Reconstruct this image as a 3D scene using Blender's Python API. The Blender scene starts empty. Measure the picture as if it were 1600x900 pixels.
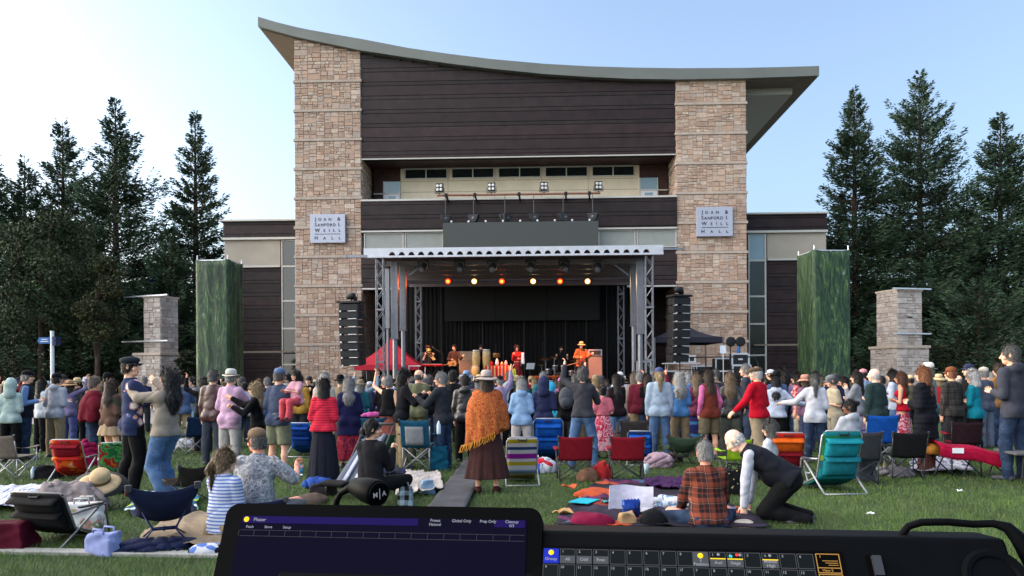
import bpy, math, random
import numpy as np
from mathutils import Matrix, Vector

# ------------------------------------------------------------------ camera, sky, sun, exposure
SC = bpy.context.scene
COL = SC.collection
PI = math.pi
rad = math.radians
FPX = 1186.0            # focal length in photograph pixels
HOR = 590.0             # horizon row in the photograph
EYE = 1.6               # eye height
ROLL = rad(0.33)
cam_d = bpy.data.cameras.new('camera')
cam_d.sensor_width = 36.0
cam_d.lens = 36.0 * FPX / 1600.0
cam_d.shift_y = (HOR - 450.0) / 1600.0
cam_d.clip_start = 0.05
cam_d.clip_end = 3000.0
cam = bpy.data.objects.new('camera', cam_d)
COL.objects.link(cam)
cam.matrix_world = Matrix.Translation((0, 0, EYE)) @ Matrix.Rotation(PI / 2, 4, 'X') @ Matrix.Rotation(-ROLL, 4, 'Z')
SC.camera = cam

SUN_EL, SUN_AZ = rad(9), rad(283)     # azimuth clockwise from +Y: behind the camera, to its left
world = bpy.data.worlds.new('World'); SC.world = world
world.use_nodes = True
wn = world.node_tree.nodes; wl = world.node_tree.links
sky = wn.new('ShaderNodeTexSky'); sky.sky_type = 'NISHITA'
sky.sun_disc = False
sky.sun_elevation = SUN_EL
sky.sun_rotation = SUN_AZ
sky.altitude = 0; sky.air_density = 1.0; sky.dust_density = 4.0; sky.ozone_density = 3.2
bg = wn['Background']; bg.inputs['Strength'].default_value = 0.12
hsv = wn.new('ShaderNodeHueSaturation'); hsv.inputs['Saturation'].default_value = 0.8; hsv.inputs['Hue'].default_value = 0.503
wl.new(sky.outputs['Color'], hsv.inputs['Color']); wl.new(hsv.outputs['Color'], bg.inputs['Color'])

sun_d = bpy.data.lights.new('sun', 'SUN'); sun_d.energy = 1.9; sun_d.angle = rad(175); sun_d.color = (1.0, 0.95, 0.9)
sun = bpy.data.objects.new('sun', sun_d); COL.objects.link(sun)
sdir = Vector((math.sin(SUN_AZ) * math.cos(SUN_EL), math.cos(SUN_AZ) * math.cos(SUN_EL), math.sin(SUN_EL)))
sun.rotation_euler = sdir.to_track_quat('Z', 'Y').to_euler()
sun.location = (-20, -20, 40)
SC.view_settings.view_transform = 'Standard'
SC.view_settings.look = 'None'
SC.view_settings.exposure = 2.3
SC.view_settings.gamma = 1.0
SC.view_settings.use_curve_mapping = False
SC.cycles.use_denoising = True
SC.cycles.max_bounces = 6
SC.cycles.transparent_max_bounces = 6
SC.cycles.sample_clamp_indirect = 4.0

# ------------------------------------------------------------------ pixel <-> place
def unroll(px, py):
    dx, dy = px - 800.0, py - HOR
    c, s = math.cos(ROLL), math.sin(ROLL)
    return (dx * c - dy * s) / FPX, (dx * s + dy * c) / FPX

def at(px, py, d):
    k, m = unroll(px, py)
    return Vector((k * d, d, EYE - m * d))

def ground(px, py):
    k, m = unroll(px, py)
    d = EYE / m
    return Vector((k * d, d, 0.0))

def gx(px, d):
    """x on the ground at depth d below picture column px"""
    py = HOR + EYE * FPX / d
    for _ in range(2):
        k, m = unroll(px, py)
    return k * d

class Frame:
    """a plan frame turned by A (right side nearer) with its origin at X0, D0"""
    def __init__(s, X0, D0, A):
        s.X0, s.D0, s.A = X0, D0, A; s.c, s.s = math.cos(A), math.sin(A)
    def loc(s, px, py, ly=0.0):
        k, m = unroll(px, py)
        lx = (k * (s.D0 + ly * s.c) - s.X0 - ly * s.s) / (s.c + k * s.s)
        Y = s.D0 - lx * s.s + ly * s.c
        return lx, EYE - m * Y
    def x(s, px, py=450, ly=0.0): return s.loc(px, py, ly)[0]
    def z(s, py, px=815, ly=0.0): return s.loc(px, py, ly)[1]
    def world(s, lx, ly, z):
        return Vector((s.X0 + lx * s.c + ly * s.s, s.D0 - lx * s.s + ly * s.c, z))

# ------------------------------------------------------------------ materials (all node based)
MATS = {}
def _new(name):
    m = bpy.data.materials.new(name); m.use_nodes = True
    nt = m.node_tree
    return m, nt, nt.nodes['Principled BSDF']

def rgba(c): return (c[0], c[1], c[2], 1.0)

def S(r, g, b):
    """sRGB 0-255 to linear"""
    f = lambda v: (v / 255.0 / 12.92) if v / 255.0 <= 0.04045 else ((v / 255.0 + 0.055) / 1.055) ** 2.4
    return (f(r), f(g), f(b))

def M(name, col, rough=0.8, metal=0.0, var=0.15, scale=9.0, bump=0.0, bscale=None, spec=0.3, emit=None, estr=1.0, coat=0.0, attr=None):
    if name in MATS: return MATS[name]
    m, nt, p = _new(name)
    n, l = nt.nodes, nt.links
    p.inputs['Roughness'].default_value = rough
    p.inputs['Metallic'].default_value = metal
    p.inputs['Specular IOR Level'].default_value = spec
    if coat: p.inputs['Coat Weight'].default_value = coat
    tc = n.new('ShaderNodeTexCoord')
    nz = n.new('ShaderNodeTexNoise'); nz.inputs['Scale'].default_value = scale; nz.inputs['Detail'].default_value = 5
    l.new(tc.outputs['Object'], nz.inputs['Vector'])
    mr = n.new('ShaderNodeMapRange'); mr.inputs['From Min'].default_value = 0.3; mr.inputs['From Max'].default_value = 0.7
    mr.inputs['To Min'].default_value = 1 - var; mr.inputs['To Max'].default_value = 1 + var
    l.new(nz.outputs['Fac'], mr.inputs['Value'])
    mx = n.new('ShaderNodeMix'); mx.data_type = 'RGBA'; mx.blend_type = 'MULTIPLY'; mx.inputs[0].default_value = 1.0
    mx.inputs[6].default_value = rgba(col)
    if attr:
        at_ = n.new('ShaderNodeAttribute'); at_.attribute_name = attr
        l.new(at_.outputs['Color'], mx.inputs[6])
    l.new(mr.outputs['Result'], mx.inputs[7])
    l.new(mx.outputs[2], p.inputs['Base Color'])
    if bump:
        nb = n.new('ShaderNodeTexNoise'); nb.inputs['Scale'].default_value = bscale or scale * 4; nb.inputs['Detail'].default_value = 4
        l.new(tc.outputs['Object'], nb.inputs['Vector'])
        b = n.new('ShaderNodeBump'); b.inputs['Strength'].default_value = bump; b.inputs['Distance'].default_value = 0.02
        l.new(nb.outputs['Fac'], b.inputs['Height']); l.new(b.outputs['Normal'], p.inputs['Normal'])
    if emit:
        p.inputs['Emission Color'].default_value = rgba(emit); p.inputs['Emission Strength'].default_value = estr
    MATS[name] = m
    return m

def cloth(col, rough=0.9, var=0.16, key=''):
    col = tuple(.72 * c for c in col)
    nm = 'cloth_%02x%02x%02x%s' % tuple([int(min(1, c) ** 0.4545 * 255) for c in col] + [key])
    return M(nm, col, rough, 0, var, 14, 0.2, 240, 0.12)

def pattern(name, kind, cols, scale=10.0, rough=0.9, axis='Z', detail=0.4):
    """printed or woven fabric: stripes, plaid, blobs (noise bands) or dots (cells), constant colour stops [(pos, colour)]"""
    if name in MATS: return MATS[name]
    m, nt, p = _new(name)
    n, l = nt.nodes, nt.links
    p.inputs['Roughness'].default_value = rough; p.inputs['Specular IOR Level'].default_value = 0.15
    tc = n.new('ShaderNodeTexCoord')
    def ramp(src, stops, interp='CONSTANT'):
        r = n.new('ShaderNodeValToRGB'); r.color_ramp.interpolation = interp
        e = r.color_ramp.elements
        while len(e) < len(stops): e.new(0.5)
        for i, (pos, c) in enumerate(stops): e[i].position = pos; e[i].color = rgba(tuple(.75 * q for q in c))
        l.new(src, r.inputs['Fac']); return r.outputs['Color']
    def frac(axis, sc, wob=0.0):
        sx = n.new('ShaderNodeSeparateXYZ')
        l.new(tc.outputs['Object'], sx.inputs[0])
        src = sx.outputs[axis]
        a = n.new('ShaderNodeMath'); a.operation = 'MULTIPLY'; a.inputs[1].default_value = sc; l.new(src, a.inputs[0])
        if wob:
            nz = n.new('ShaderNodeTexNoise'); nz.inputs['Scale'].default_value = 6; l.new(tc.outputs['Object'], nz.inputs['Vector'])
            b = n.new('ShaderNodeMath'); b.operation = 'MULTIPLY_ADD'; b.inputs[1].default_value = wob
            l.new(nz.outputs['Fac'], b.inputs[0]); l.new(a.outputs[0], b.inputs[2]); a = b
        f = n.new('ShaderNodeMath'); f.operation = 'FRACT'; l.new(a.outputs[0], f.inputs[0])
        return f.outputs[0]
    if kind == 'stripes': out = ramp(frac(axis, scale, detail), cols)
    elif kind == 'plaid':
        a = ramp(frac('X', scale, 0.25), cols); b = ramp(frac('Z', scale, 0.25), cols)
        mx = n.new('ShaderNodeMix'); mx.data_type = 'RGBA'; mx.inputs[0].default_value = 0.5
        l.new(a, mx.inputs[6]); l.new(b, mx.inputs[7]); out = mx.outputs[2]
    elif kind == 'dots':
        v = n.new('ShaderNodeTexVoronoi'); v.inputs['Scale'].default_value = scale; l.new(tc.outputs['Object'], v.inputs['Vector'])
        nz = n.new('ShaderNodeTexNoise'); nz.inputs['Scale'].default_value = scale * 3; l.new(tc.outputs['Object'], nz.inputs['Vector'])
        a = n.new('ShaderNodeMath'); a.operation = 'MULTIPLY_ADD'; a.inputs[1].default_value = detail
        l.new(nz.outputs['Fac'], a.inputs[0]); l.new(v.outputs['Distance'], a.inputs[2]); out = ramp(a.outputs[0], cols)
    elif kind == 'cells':
        v = n.new('ShaderNodeTexVoronoi'); v.inputs['Scale'].default_value = scale; l.new(tc.outputs['Object'], v.inputs['Vector'])
        sx = n.new('ShaderNodeSeparateColor'); l.new(v.outputs['Color'], sx.inputs[0]); out = ramp(sx.outputs[0], cols)
    else:
        nz = n.new('ShaderNodeTexNoise'); nz.inputs['Scale'].default_value = scale; nz.inputs['Detail'].default_value = 3
        nz.inputs['Distortion'].default_value = detail
        l.new(tc.outputs['Object'], nz.inputs['Vector']); out = ramp(nz.outputs['Fac'], cols)
    nz = n.new('ShaderNodeTexNoise'); nz.inputs['Scale'].default_value = 240; l.new(tc.outputs['Object'], nz.inputs['Vector'])
    b = n.new('ShaderNodeBump'); b.inputs['Strength'].default_value = 0.2; b.inputs['Distance'].default_value = 0.01
    l.new(nz.outputs['Fac'], b.inputs['Height']); l.new(b.outputs['Normal'], p.inputs['Normal'])
    l.new(out, p.inputs['Base Color'])
    MATS[name] = m
    return m

# ------------------------------------------------------------------ mesh helpers
class MB:
    """collects simple shapes into ONE mesh"""
    def __init__(s): s.v = []; s.f = []; s.m = []; s.n = 0; s.tint = []
    def add(s, V, F, m=0, tint=None):
        V = np.asarray(V, float).reshape(-1, 3)
        s.v.append(V)
        for f in F: s.f.append(tuple(int(i) + s.n for i in f)); s.m.append(m)
        if tint is not None: s.tint += [tint] * len(F)
        s.n += len(V); return s
    def box(s, c, d, rot=None, m=0, taper=None, tint=None):
        x, y, z = d[0] / 2, d[1] / 2, d[2] / 2
        V = np.array([[-x, -y, -z], [x, -y, -z], [x, y, -z], [-x, y, -z], [-x, -y, z], [x, -y, z], [x, y, z], [-x, y, z]], float)
        if taper: V[4:, :2] *= taper
        if rot is not None: V = V @ np.array(rot).T
        V = V + np.array(c, float)
        return s.add(V, [(0, 3, 2, 1), (4, 5, 6, 7), (0, 1, 5, 4), (1, 2, 6, 5), (2, 3, 7, 6), (3, 0, 4, 7)], m, tint)
    def b6(s, x0, x1, y0, y1, z0, z1, m=0, tint=None):
        return s.box(((x0 + x1) / 2, (y0 + y1) / 2, (z0 + z1) / 2), (x1 - x0, y1 - y0, z1 - z0), None, m, None, tint)
    def bar(s, p, q, w, h=None, m=0):
        p, q = Vector(p), Vector(q); h = h or w
        d = (q - p); L = d.length; d.normalize()
        up = Vector((0, 0, 1)) if abs(d.z) < 0.95 else Vector((0, 1, 0))
        a = d.cross(up).normalized(); b = a.cross(d)
        rot = np.array([[a.x, d.x, b.x], [a.y, d.y, b.y], [a.z, d.z, b.z]])
        return s.box((p + q) / 2, (w, L, h), rot, m)
    def tube(s, pts, r, n=8, m=0, caps=True):
        pts = [Vector(p) for p in pts]; k = len(pts)
        rs = r if isinstance(r, (list, tuple)) else [r] * k
        V = []; prev = None
        for i, p in enumerate(pts):
            t = (pts[min(i + 1, k - 1)] - pts[max(i - 1, 0)]).normalized()
            if prev is None:
                up = Vector((0, 0, 1)) if abs(t.z) < 0.9 else Vector((0, 1, 0))
                a = t.cross(up).normalized()
            else:
                a = (prev - t * prev.dot(t)).normalized()
            prev = a; b = t.cross(a)
            for j in range(n):
                an = 2 * PI * j / n
                V.append(p + (a * math.cos(an) + b * math.sin(an)) * rs[i])
        F = []
        for i in range(k - 1):
            for j in range(n):
                j2 = (j + 1) % n
                F.append((i * n + j, i * n + j2, (i + 1) * n + j2, (i + 1) * n + j))
        if caps: F += [tuple(range(n - 1, -1, -1)), tuple((k - 1) * n + j for j in range(n))]
        return s.add([tuple(v) for v in V], F, m)
    def lathe(s, prof, n=20, c=(0, 0, 0), rot=None, m=0, sx=1.0, sy=1.0):
        V = []; F = []
        for r, z in prof:
            for j in range(n):
                an = 2 * PI * j / n
                V.append((r * math.cos(an) * sx, r * math.sin(an) * sy, z))
        for i in range(len(prof) - 1):
            for j in range(n):
                j2 = (j + 1) % n
                F.append((i * n + j, i * n + j2, (i + 1) * n + j2, (i + 1) * n + j))
        F.append(tuple(range(n - 1, -1, -1))); F.append(tuple((len(prof) - 1) * n + j for j in range(n)))
        V = np.array(V)
        if rot is not None: V = V @ np.array(rot).T
        return s.add(V + np.array(c, float), F, m)
    def ball(s, c, r, n=12, rot=None, m=0):
        r = (r, r, r) if not hasattr(r, '__len__') else r
        k = max(6, n // 2 + 2)
        prof = [(max(1e-4, math.sin(PI * i / k)), -math.cos(PI * i / k)) for i in range(k + 1)]
        V = []; F = []
        for a, z in prof:
            for j in range(n):
                an = 2 * PI * j / n
                V.append((a * math.cos(an) * r[0], a * math.sin(an) * r[1], z * r[2]))
        for i in range(k):
            for j in range(n):
                j2 = (j + 1) % n
                F.append((i * n + j, i * n + j2, (i + 1) * n + j2, (i + 1) * n + j))
        V = np.array(V)
        if rot is not None: V = V @ np.array(rot).T
        return s.add(V + np.array(c, float), F, m)
    def prism(s, poly, a0, a1, axis='y', m=0):
        """poly of (u, w); extruded between a0 and a1 along the axis"""
        n = len(poly); V = []
        for a in (a0, a1):
            for u, w in poly:
                V.append((u, a, w) if axis == 'y' else (u, w, a) if axis == 'z' else (a, u, w))
        F = [(i, (i + 1) % n, n + (i + 1) % n, n + i) for i in range(n)] + [tuple(range(n - 1, -1, -1)), tuple(range(n, 2 * n))]
        return s.add(V, F, m)
    def sheet(s, fn, nu, nv, th=0.01, m=0):
        """a cloth sheet fn(u, v) -> point, given a thickness"""
        P = np.array([[fn(i / nu, j / nv) for j in range(nv + 1)] for i in range(nu + 1)], float)
        du = np.gradient(P, axis=0); dv = np.gradient(P, axis=1)
        N = np.cross(du, dv); N /= (np.linalg.norm(N, axis=2, keepdims=True) + 1e-9)
        A = P + N * th / 2; B = P - N * th / 2
        W = nv + 1; T = (nu + 1) * W
        F = []
        for i in range(nu):
            for j in range(nv):
                a, b, c, d = i * W + j, (i + 1) * W + j, (i + 1) * W + j + 1, i * W + j + 1
                F.append((a, b, c, d)); F.append((T + d, T + c, T + b, T + a))
        for i in range(nu):
            a, b = i * W, (i + 1) * W; F.append((a, T + a, T + b, b))
            a, b = i * W + nv, (i + 1) * W + nv; F.append((a, b, T + b, T + a))
        for j in range(nv):
            a, b = j, j + 1; F.append((a, b, T + b, T + a))
            a, b = nu * W + j, nu * W + j + 1; F.append((a, T + a, T + b, b))
        return s.add(np.concatenate([A.reshape(-1, 3), B.reshape(-1, 3)]), F, m)
    def build(s, name, mats, parent=None, smooth=False, bevel=0.0, loc=None, rz=0.0):
        V = np.concatenate(s.v) if s.v else np.zeros((0, 3))
        me = bpy.data.meshes.new(name)
        me.from_pydata(V.tolist(), [], s.f)
        mats = mats if isinstance(mats, (list, tuple)) else [mats]
        for m in mats: me.materials.append(m)
        if len(mats) > 1: me.polygons.foreach_set('material_index', np.array(s.m, np.int32))
        if s.tint:
            a = me.attributes.new('tint', 'FLOAT_COLOR', 'FACE')
            a.data.foreach_set('color', np.array([(*t, 1.0) for t in s.tint], np.float32).ravel())
        if smooth: me.polygons.foreach_set('use_smooth', np.ones(len(s.f), bool))
        me.update()
        o = bpy.data.objects.new(name, me); COL.objects.link(o)
        if parent: o.parent = parent
        if loc is not None: o.location = loc
        if rz: o.rotation_euler.z = rz
        if bevel:
            b = o.modifiers.new('bevel', 'BEVEL'); b.width = bevel; b.segments = 2; b.limit_method = 'ANGLE'
        return o

def np_mesh(name, V, F, mats, parent=None, smooth=True, midx=None):
    """mesh from numpy: F is an (n, k) index array"""
    V = np.asarray(V, np.float32); F = np.asarray(F, np.int32)
    me = bpy.data.meshes.new(name)
    k = F.shape[1]
    me.vertices.add(len(V)); me.vertices.foreach_set('co', V.ravel())
    me.loops.add(F.size); me.loops.foreach_set('vertex_index', F.ravel())
    me.polygons.add(len(F)); me.polygons.foreach_set('loop_start', np.arange(0, F.size, k, dtype=np.int32))
    try: me.polygons.foreach_set('loop_total', np.full(len(F), k, np.int32))
    except Exception: pass
    for m in (mats if isinstance(mats, (list, tuple)) else [mats]): me.materials.append(m)
    if midx is not None: me.polygons.foreach_set('material_index', np.asarray(midx, np.int32))
    me.polygons.foreach_set('use_smooth', np.full(len(F), smooth, bool))
    me.update(calc_edges=True)
    o = bpy.data.objects.new(name, me); COL.objects.link(o)
    if parent: o.parent = parent
    return o

def tag(o, label=None, cat=None, group=None, kind=None):
    if label: o['label'] = label
    if cat: o['category'] = cat
    if group: o['group'] = group
    if kind: o['kind'] = kind
    return o

def thing(name, label, cat, loc=(0, 0, 0), rz=0.0, group=None):
    o = bpy.data.objects.new(name, None); COL.objects.link(o)
    o.empty_display_size = 0.2
    o.location = loc; o.rotation_euler = (0, 0, rz)
    return tag(o, label, cat, group)

def copy_tree(o, parent=None):
    c = o.copy(); COL.objects.link(c); c.parent = parent
    for ch in list(o.children): copy_tree(ch, c)
    return c

def text_geo(s, size):
    cu = bpy.data.curves.new('lettering', 'FONT'); cu.body = s; cu.size = size; cu.offset = .016 * size
    ob = bpy.data.objects.new('lettering', cu)
    me = bpy.data.meshes.new_from_object(ob)
    V = [tuple(v.co) for v in me.vertices]; F = [tuple(p.vertices) for p in me.polygons]
    bpy.data.objects.remove(ob); bpy.data.curves.remove(cu); bpy.data.meshes.remove(me)
    return np.array(V, float).reshape(-1, 3), F

def put_text(mb, s, size, x, z, width=None, m=0, y=0.0, depth=0.012, ratio=1.0, align='l'):
    """lettering in the x-z plane facing -y, one letter after another; width justifies the line"""
    glyphs = []
    for ch in s:
        if ch == ' ': glyphs.append((None, None, size * 0.3)); continue
        low = ch.islower()
        V, F = text_geo(ch.upper() if ratio != 1.0 else ch, size * (ratio if low else 1.0))
        w = V[:, 0].max() - V[:, 0].min(); V[:, 0] -= V[:, 0].min()
        glyphs.append((V, F, w))
    tot = sum(g[2] for g in glyphs)
    gap = (width - tot) / max(1, len(glyphs) - 1) if width else size * 0.08
    if align == 'c': x -= (tot + gap * (len(glyphs) - 1)) / 2
    for V, F, w in glyphs:
        if V is not None:
            n = len(V)
            P = [(x + v[0], y, z + v[1]) for v in V] + [(x + v[0], y - depth, z + v[1]) for v in V]
            ed = {}
            for f in F:
                for i in range(len(f)):
                    e = (f[i], f[(i + 1) % len(f)])
                    if (e[1], e[0]) in ed: del ed[(e[1], e[0])]
                    else: ed[e] = 1
            FF = [tuple(i + n for i in f) for f in F] + [(a, b, b + n, a + n) for a, b in ed]
            mb.add(P, FF, m)
        x += w + gap

# common materials
mSTEEL = M('brushed_aluminium', (0.62, 0.63, 0.66), 0.42, 0.6, 0.1, 5)
mALU = M('chair_tube', (0.34, 0.345, 0.355), 0.4, 0.5, 0.08, 12)
mBLACK = M('matt_black', (0.012, 0.012, 0.013), 0.55, 0, 0.2, 12)
mDARK = M('charcoal_plastic', (0.03, 0.031, 0.034), 0.5, 0, 0.2, 12)
mWHITE = M('white_paint', (0.7, 0.71, 0.73), 0.5, 0, 0.05, 9)

# ================================================================== the ground
mSOIL = M('turf_soil', (0.026, 0.045, 0.014), 0.95, 0, 0.35, 1.5, 0.5, 40)
mGRASS = M('grass_blades', (0.05, 0.1, 0.022), 0.7, 0, 0.3, 0.6, attr='tint', spec=0.2)
mCONC = M('pale_concrete', (0.3, 0.29, 0.27), 0.9, 0, 0.12, 3, 0.3)
mPATH = M('path_concrete', (0.22, 0.21, 0.2), 0.9, 0, 0.12, 1.2, 0.3)
g = MB(); n = 24
g.add([(-900, -300, 0), (900, -300, 0), (900, 1500, 0), (-900, 1500, 0)], [(0, 1, 2, 3)])
tag(g.build('ground', mSOIL), kind='structure')
g = MB(); g.b6(-60, 60, 27.5, 60, -0.05, 0.012); tag(g.build('plaza', mPATH), kind='structure')
kerbA, kerbB = ground(-80, 862), ground(420, 871)
dk = (kerbB - kerbA).normalized()
g = MB(); g.bar(kerbA - dk * 6 + Vector((0, 0, -.01)), kerbB + dk * .5 + Vector((0, 0, -.01)), 0.15, 0.09)
tag(g.build('kerb', mCONC, bevel=0.008), kind='structure')

rs = np.random.RandomState(3)
def grass():
    Vs = []; Fs = []; Ts = []; base = 0
    #   d0,  d1, halfwidth slope, blades per m2, height, width
    for d0, d1, dens, h, w in ((5.0, 7.5, 3600, .05, .0042), (7.5, 10, 2300, .047, .0055), (10, 14, 1100, .045, .009), (14, 20, 420, .045, .014), (20, 27.4, 150, .045, .022)):
        hw = d1 * 0.70
        nbl = int((d1 - d0) * 2 * hw * dens)
        x = rs.uniform(-hw, hw, nbl); y = rs.uniform(d0, d1, nbl)
        worn = np.sin(x * .9 + 1.3 * np.sin(y * .7)) * np.sin(y * 1.1 + np.sin(x * .6) * 1.7)
        clump = np.sin(x * 3.1 + np.sin(y * 2.3) * 2) * np.sin(y * 3.7 + np.sin(x * 1.9) * 2) * .5 + np.sin(x * 9 + y * 4) * np.sin(y * 11 - x * 5) * .5
        hh = h * rs.uniform(.55, 1.25, nbl) * (1 + .35 * clump)
        an = rs.uniform(0, 2 * PI, nbl); ln = rs.uniform(.2, 1.0, nbl) * hh
        la = rs.uniform(0, 2 * PI, nbl) * .6 + clump * 2.0
        wx, wy = np.cos(an) * w / 2, np.sin(an) * w / 2
        V = np.zeros((nbl, 3, 3), np.float32)
        V[:, 0] = np.stack([x - wx, y - wy, np.zeros(nbl)], 1); V[:, 1] = np.stack([x + wx, y + wy, np.zeros(nbl)], 1)
        V[:, 2] = np.stack([x + np.cos(la) * ln, y + np.sin(la) * ln, hh], 1)
        Vs.append(V.reshape(-1, 3)); Fs.append(np.arange(nbl * 3).reshape(-1, 3) + base); base += nbl * 3
        a = rs.uniform(0, 1, (nbl, 1)); b = (clump * .5 + .5)[:, None]
        c = np.array([[.036, .066, .018]]) * (1 - a) + np.array([[.085, .12, .042]]) * a
        c = c * np.array([[.98, 1.1, .9]]) * (.62 + .55 * b); dry = rs.uniform(0, 1, nbl) < .05 + .1 * np.clip(worn - .35, 0, 1); c = c * np.array([[1.5, 1.42, 1.3]]) * (1 + .22 * worn)[:, None]; c[dry] = (.17, .15, .07)
        Ts.append(c)
    o = np_mesh('grass', np.concatenate(Vs), np.concatenate(Fs), mGRASS, smooth=False)
    T = np.concatenate(Ts); T = np.concatenate([T, np.ones((len(T), 1))], 1).astype(np.float32)
    at_ = o.data.attributes.new('tint', 'FLOAT_COLOR', 'FACE'); at_.data.foreach_set('color', T.ravel())
    tag(o, kind='stuff')
grass()

# ================================================================== the concert hall
HF = Frame(0.53, 42.0, rad(2.0))
mSTONE = M('ashlar_stone', (0.4, 0.3, 0.22), 0.9, 0, 0.16, 6, 0.6, 22, attr='tint')
mMORTAR = M('stone_mortar', (0.3, 0.23, 0.18), 0.95, 0, 0.1, 5)
mBAND = M('pale_stone_course', (0.44, 0.36, 0.29), 0.85, 0, 0.12, 4, 0.4, 25)
mWOOD = M('dark_stained_boards', (0.03, 0.0215, 0.021), 0.55, 0, 0.4, 2.2, 0.25, 30, attr='tint')
mGAP = M('board_gap_black', (0.006, 0.005, 0.005), 0.9, 0, 0.1)
mROOF = M('zinc_roof_edge', (0.165, 0.175, 0.155), 0.55, 0.2, 0.08, 0.7)
mSOFF = M('brown_soffit', (0.16, 0.13, 0.105), 0.7, 0, 0.1, 1.5)
mCREAM = M('cream_panels', (0.72, 0.62, 0.46), 0.8, 0, 0.06, 2)
mTRIM = M('light_metal_trim', (0.52, 0.5, 0.45), 0.5, 0.1, 0.06)
mGLASS = M('dark_window_glass', (0.012, 0.018, 0.02), 0.06, 0, 0.1, 1, spec=0.6)
mFROST = M('frosted_glass', (0.3, 0.31, 0.28), 0.35, 0, 0.06, 2.5)
hall = thing('concert_hall', 'large concert hall with two stone towers, dark wood front and swooping roof', 'concert hall', (HF.X0, HF.D0, 0), -HF.A)

TONES = [(.44, .33, .26), (.47, .375, .3), (.4, .29, .225), (.5, .42, .35), (.42, .3, .225), (.46, .37, .305), (.38, .28, .225), (.43, .36, .31), (.48, .35, .265)]
def ashlar(mb, x0, x1, z0, z1, put, rng):
    """random rectangles filling x0..x1 by z0..z1; put(xa, xb, za, zb, proud, tone)"""
    st = [(x0, x1, z0, z1)]
    while st:
        a, b, c, d = st.pop(); w, h = b - a, d - c
        if w > .78 or (w > h * 2.3 and w > .36) or (w > .5 and h < .36 and rng.random() < .35):
            k = a + w * rng.uniform(.32, .68); st += [(a, k, c, d), (k, b, c, d)]
        elif h > .36 or (h > .22 and rng.random() < .35) or (h > w * 1.05 and h > .2):
            k = c + h * rng.uniform(.36, .64); st += [(a, b, c, k), (a, b, k, d)]
        else:
            t = rng.choice(TONES); q = rng.uniform(.85, 1.12)
            put(a + .008, b - .008, c + .008, d - .008, rng.uniform(.012, .04), (t[0] * q * 1.04, t[1] * q * .985, t[2] * q * .935))

def stone_front(mb, x0, x1, z0, z1, y, rng, axis='y', sgn=-1):
    def put(a, b, c, d, pr, t):
        i = .014
        q = [(a, c), (b, c), (b, d), (a, d)]; q2 = [(a + i, c + i), (b - i, c + i), (b - i, d - i), (a + i, d - i)]
        f = (lambda u, w, o: (u, y + sgn * o, w)) if axis == 'y' else (lambda u, w, o: (y + sgn * o, u, w))
        V = [f(u, w, .0) for u, w in q] + [f(u, w, pr) for u, w in q2]
        mb.add(V, [(4, 5, 6, 7), (0, 1, 5, 4), (1, 2, 6, 5), (2, 3, 7, 6), (3, 0, 4, 7)], 0, t)
    ashlar(mb, x0, x1, z0, z1, put, rng)

ROOF_TOP = [(403, 26), (430, 34), (462, 42), (484, 46.5), (520, 53), (566, 61), (639, 75), (701, 84), (766, 92), (850, 99.5), (920, 103.5), (990, 105.5), (1061, 106.5), (1159, 106), (1220, 104.8), (1280, 103)]
ROOF_BOT = [(403, 41), (430, 48.5), (461, 57), (484, 62), (520, 69.5), (566, 79), (639, 90), (701, 99), (766, 107), (850, 115.5), (920, 120), (985, 123), (1058, 124), (1165, 122), (1220, 120.2), (1280, 118)]
YR = -0.3
rt = [HF.loc(x, y, YR) for x, y in ROOF_TOP]; rb = [HF.loc(x, y, YR) for x, y in ROOF_BOT]
def roof_z(x, pts):
    return float(np.interp(x, [p[0] for p in pts], [p[1] for p in pts]))
tx = dict(a0=HF.x(462), a1=HF.x(565), b0=HF.x(1058), b1=HF.x(1167))
zs = sorted(roof_z(x, rb) for x in (tx['a0'], tx['b1']))
BANDS = [HF.z(267 + 45.6 * k, 465) for k in range(-5, 7)]
def tower(x0, x1, inner):
    """a stone tower: core, ashlar faces, projecting courses; inner = side facing the stage (+1 right, -1 left)"""
    rng = random.Random(int(x0 * 10) + 77)
    dep = 7.0
    core = MB(); tz = [roof_z(x0, rb) - .03, roof_z(x1, rb) - .03]
    V = [(x0, 0, 0), (x1, 0, 0), (x1, dep, 0), (x0, dep, 0), (x0, 0, tz[0]), (x1, 0, tz[1]), (x1, dep, tz[1]), (x0, dep, tz[0])]
    core.add(V, [(0, 3, 2, 1), (4, 5, 6, 7), (0, 1, 5, 4), (1, 2, 6, 5), (2, 3, 7, 6), (3, 0, 4, 7)])
    t = core.build('stone_tower', mMORTAR, hall)
    st = MB(); bands = sorted(b for b in BANDS if .4 < b < min(tz) - .3)
    lv = [0.0] + bands + [max(tz)]
    for i in range(len(lv) - 1):
        z0, z1 = lv[i] + (.16 if i else 0), lv[i + 1]
        if i == len(lv) - 2:
            nn = 5
            for q in range(nn):
                xa, xb = x0 + (x1 - x0) * q / nn, x0 + (x1 - x0) * (q + 1) / nn
                ztop = min(roof_z(xa, rb), roof_z(xb, rb)) + .05
                if ztop > z0 + .1: stone_front(st, xa, xb, z0, ztop, 0, rng)
        else: stone_front(st, x0, x1, z0, z1, 0, rng)
        xs = x1 if inner > 0 else x0
        stone_front(st, .05, 4.2, z0, min(z1, min(tz)), xs, rng, 'x', inner)
        xo = x0 if inner > 0 else x1
        stone_front(st, .05, dep, z0, min(z1, min(tz)), xo, rng, 'x', -inner)
    st.build('ashlar_facing', mSTONE, t)
    for zb in bands:
        b = MB(); b.b6(x0 - .07, x1 + .07, -.075, dep, zb, zb + .15)
        b.build('stone_course', mBAND, t, bevel=.015)
    return t
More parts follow.
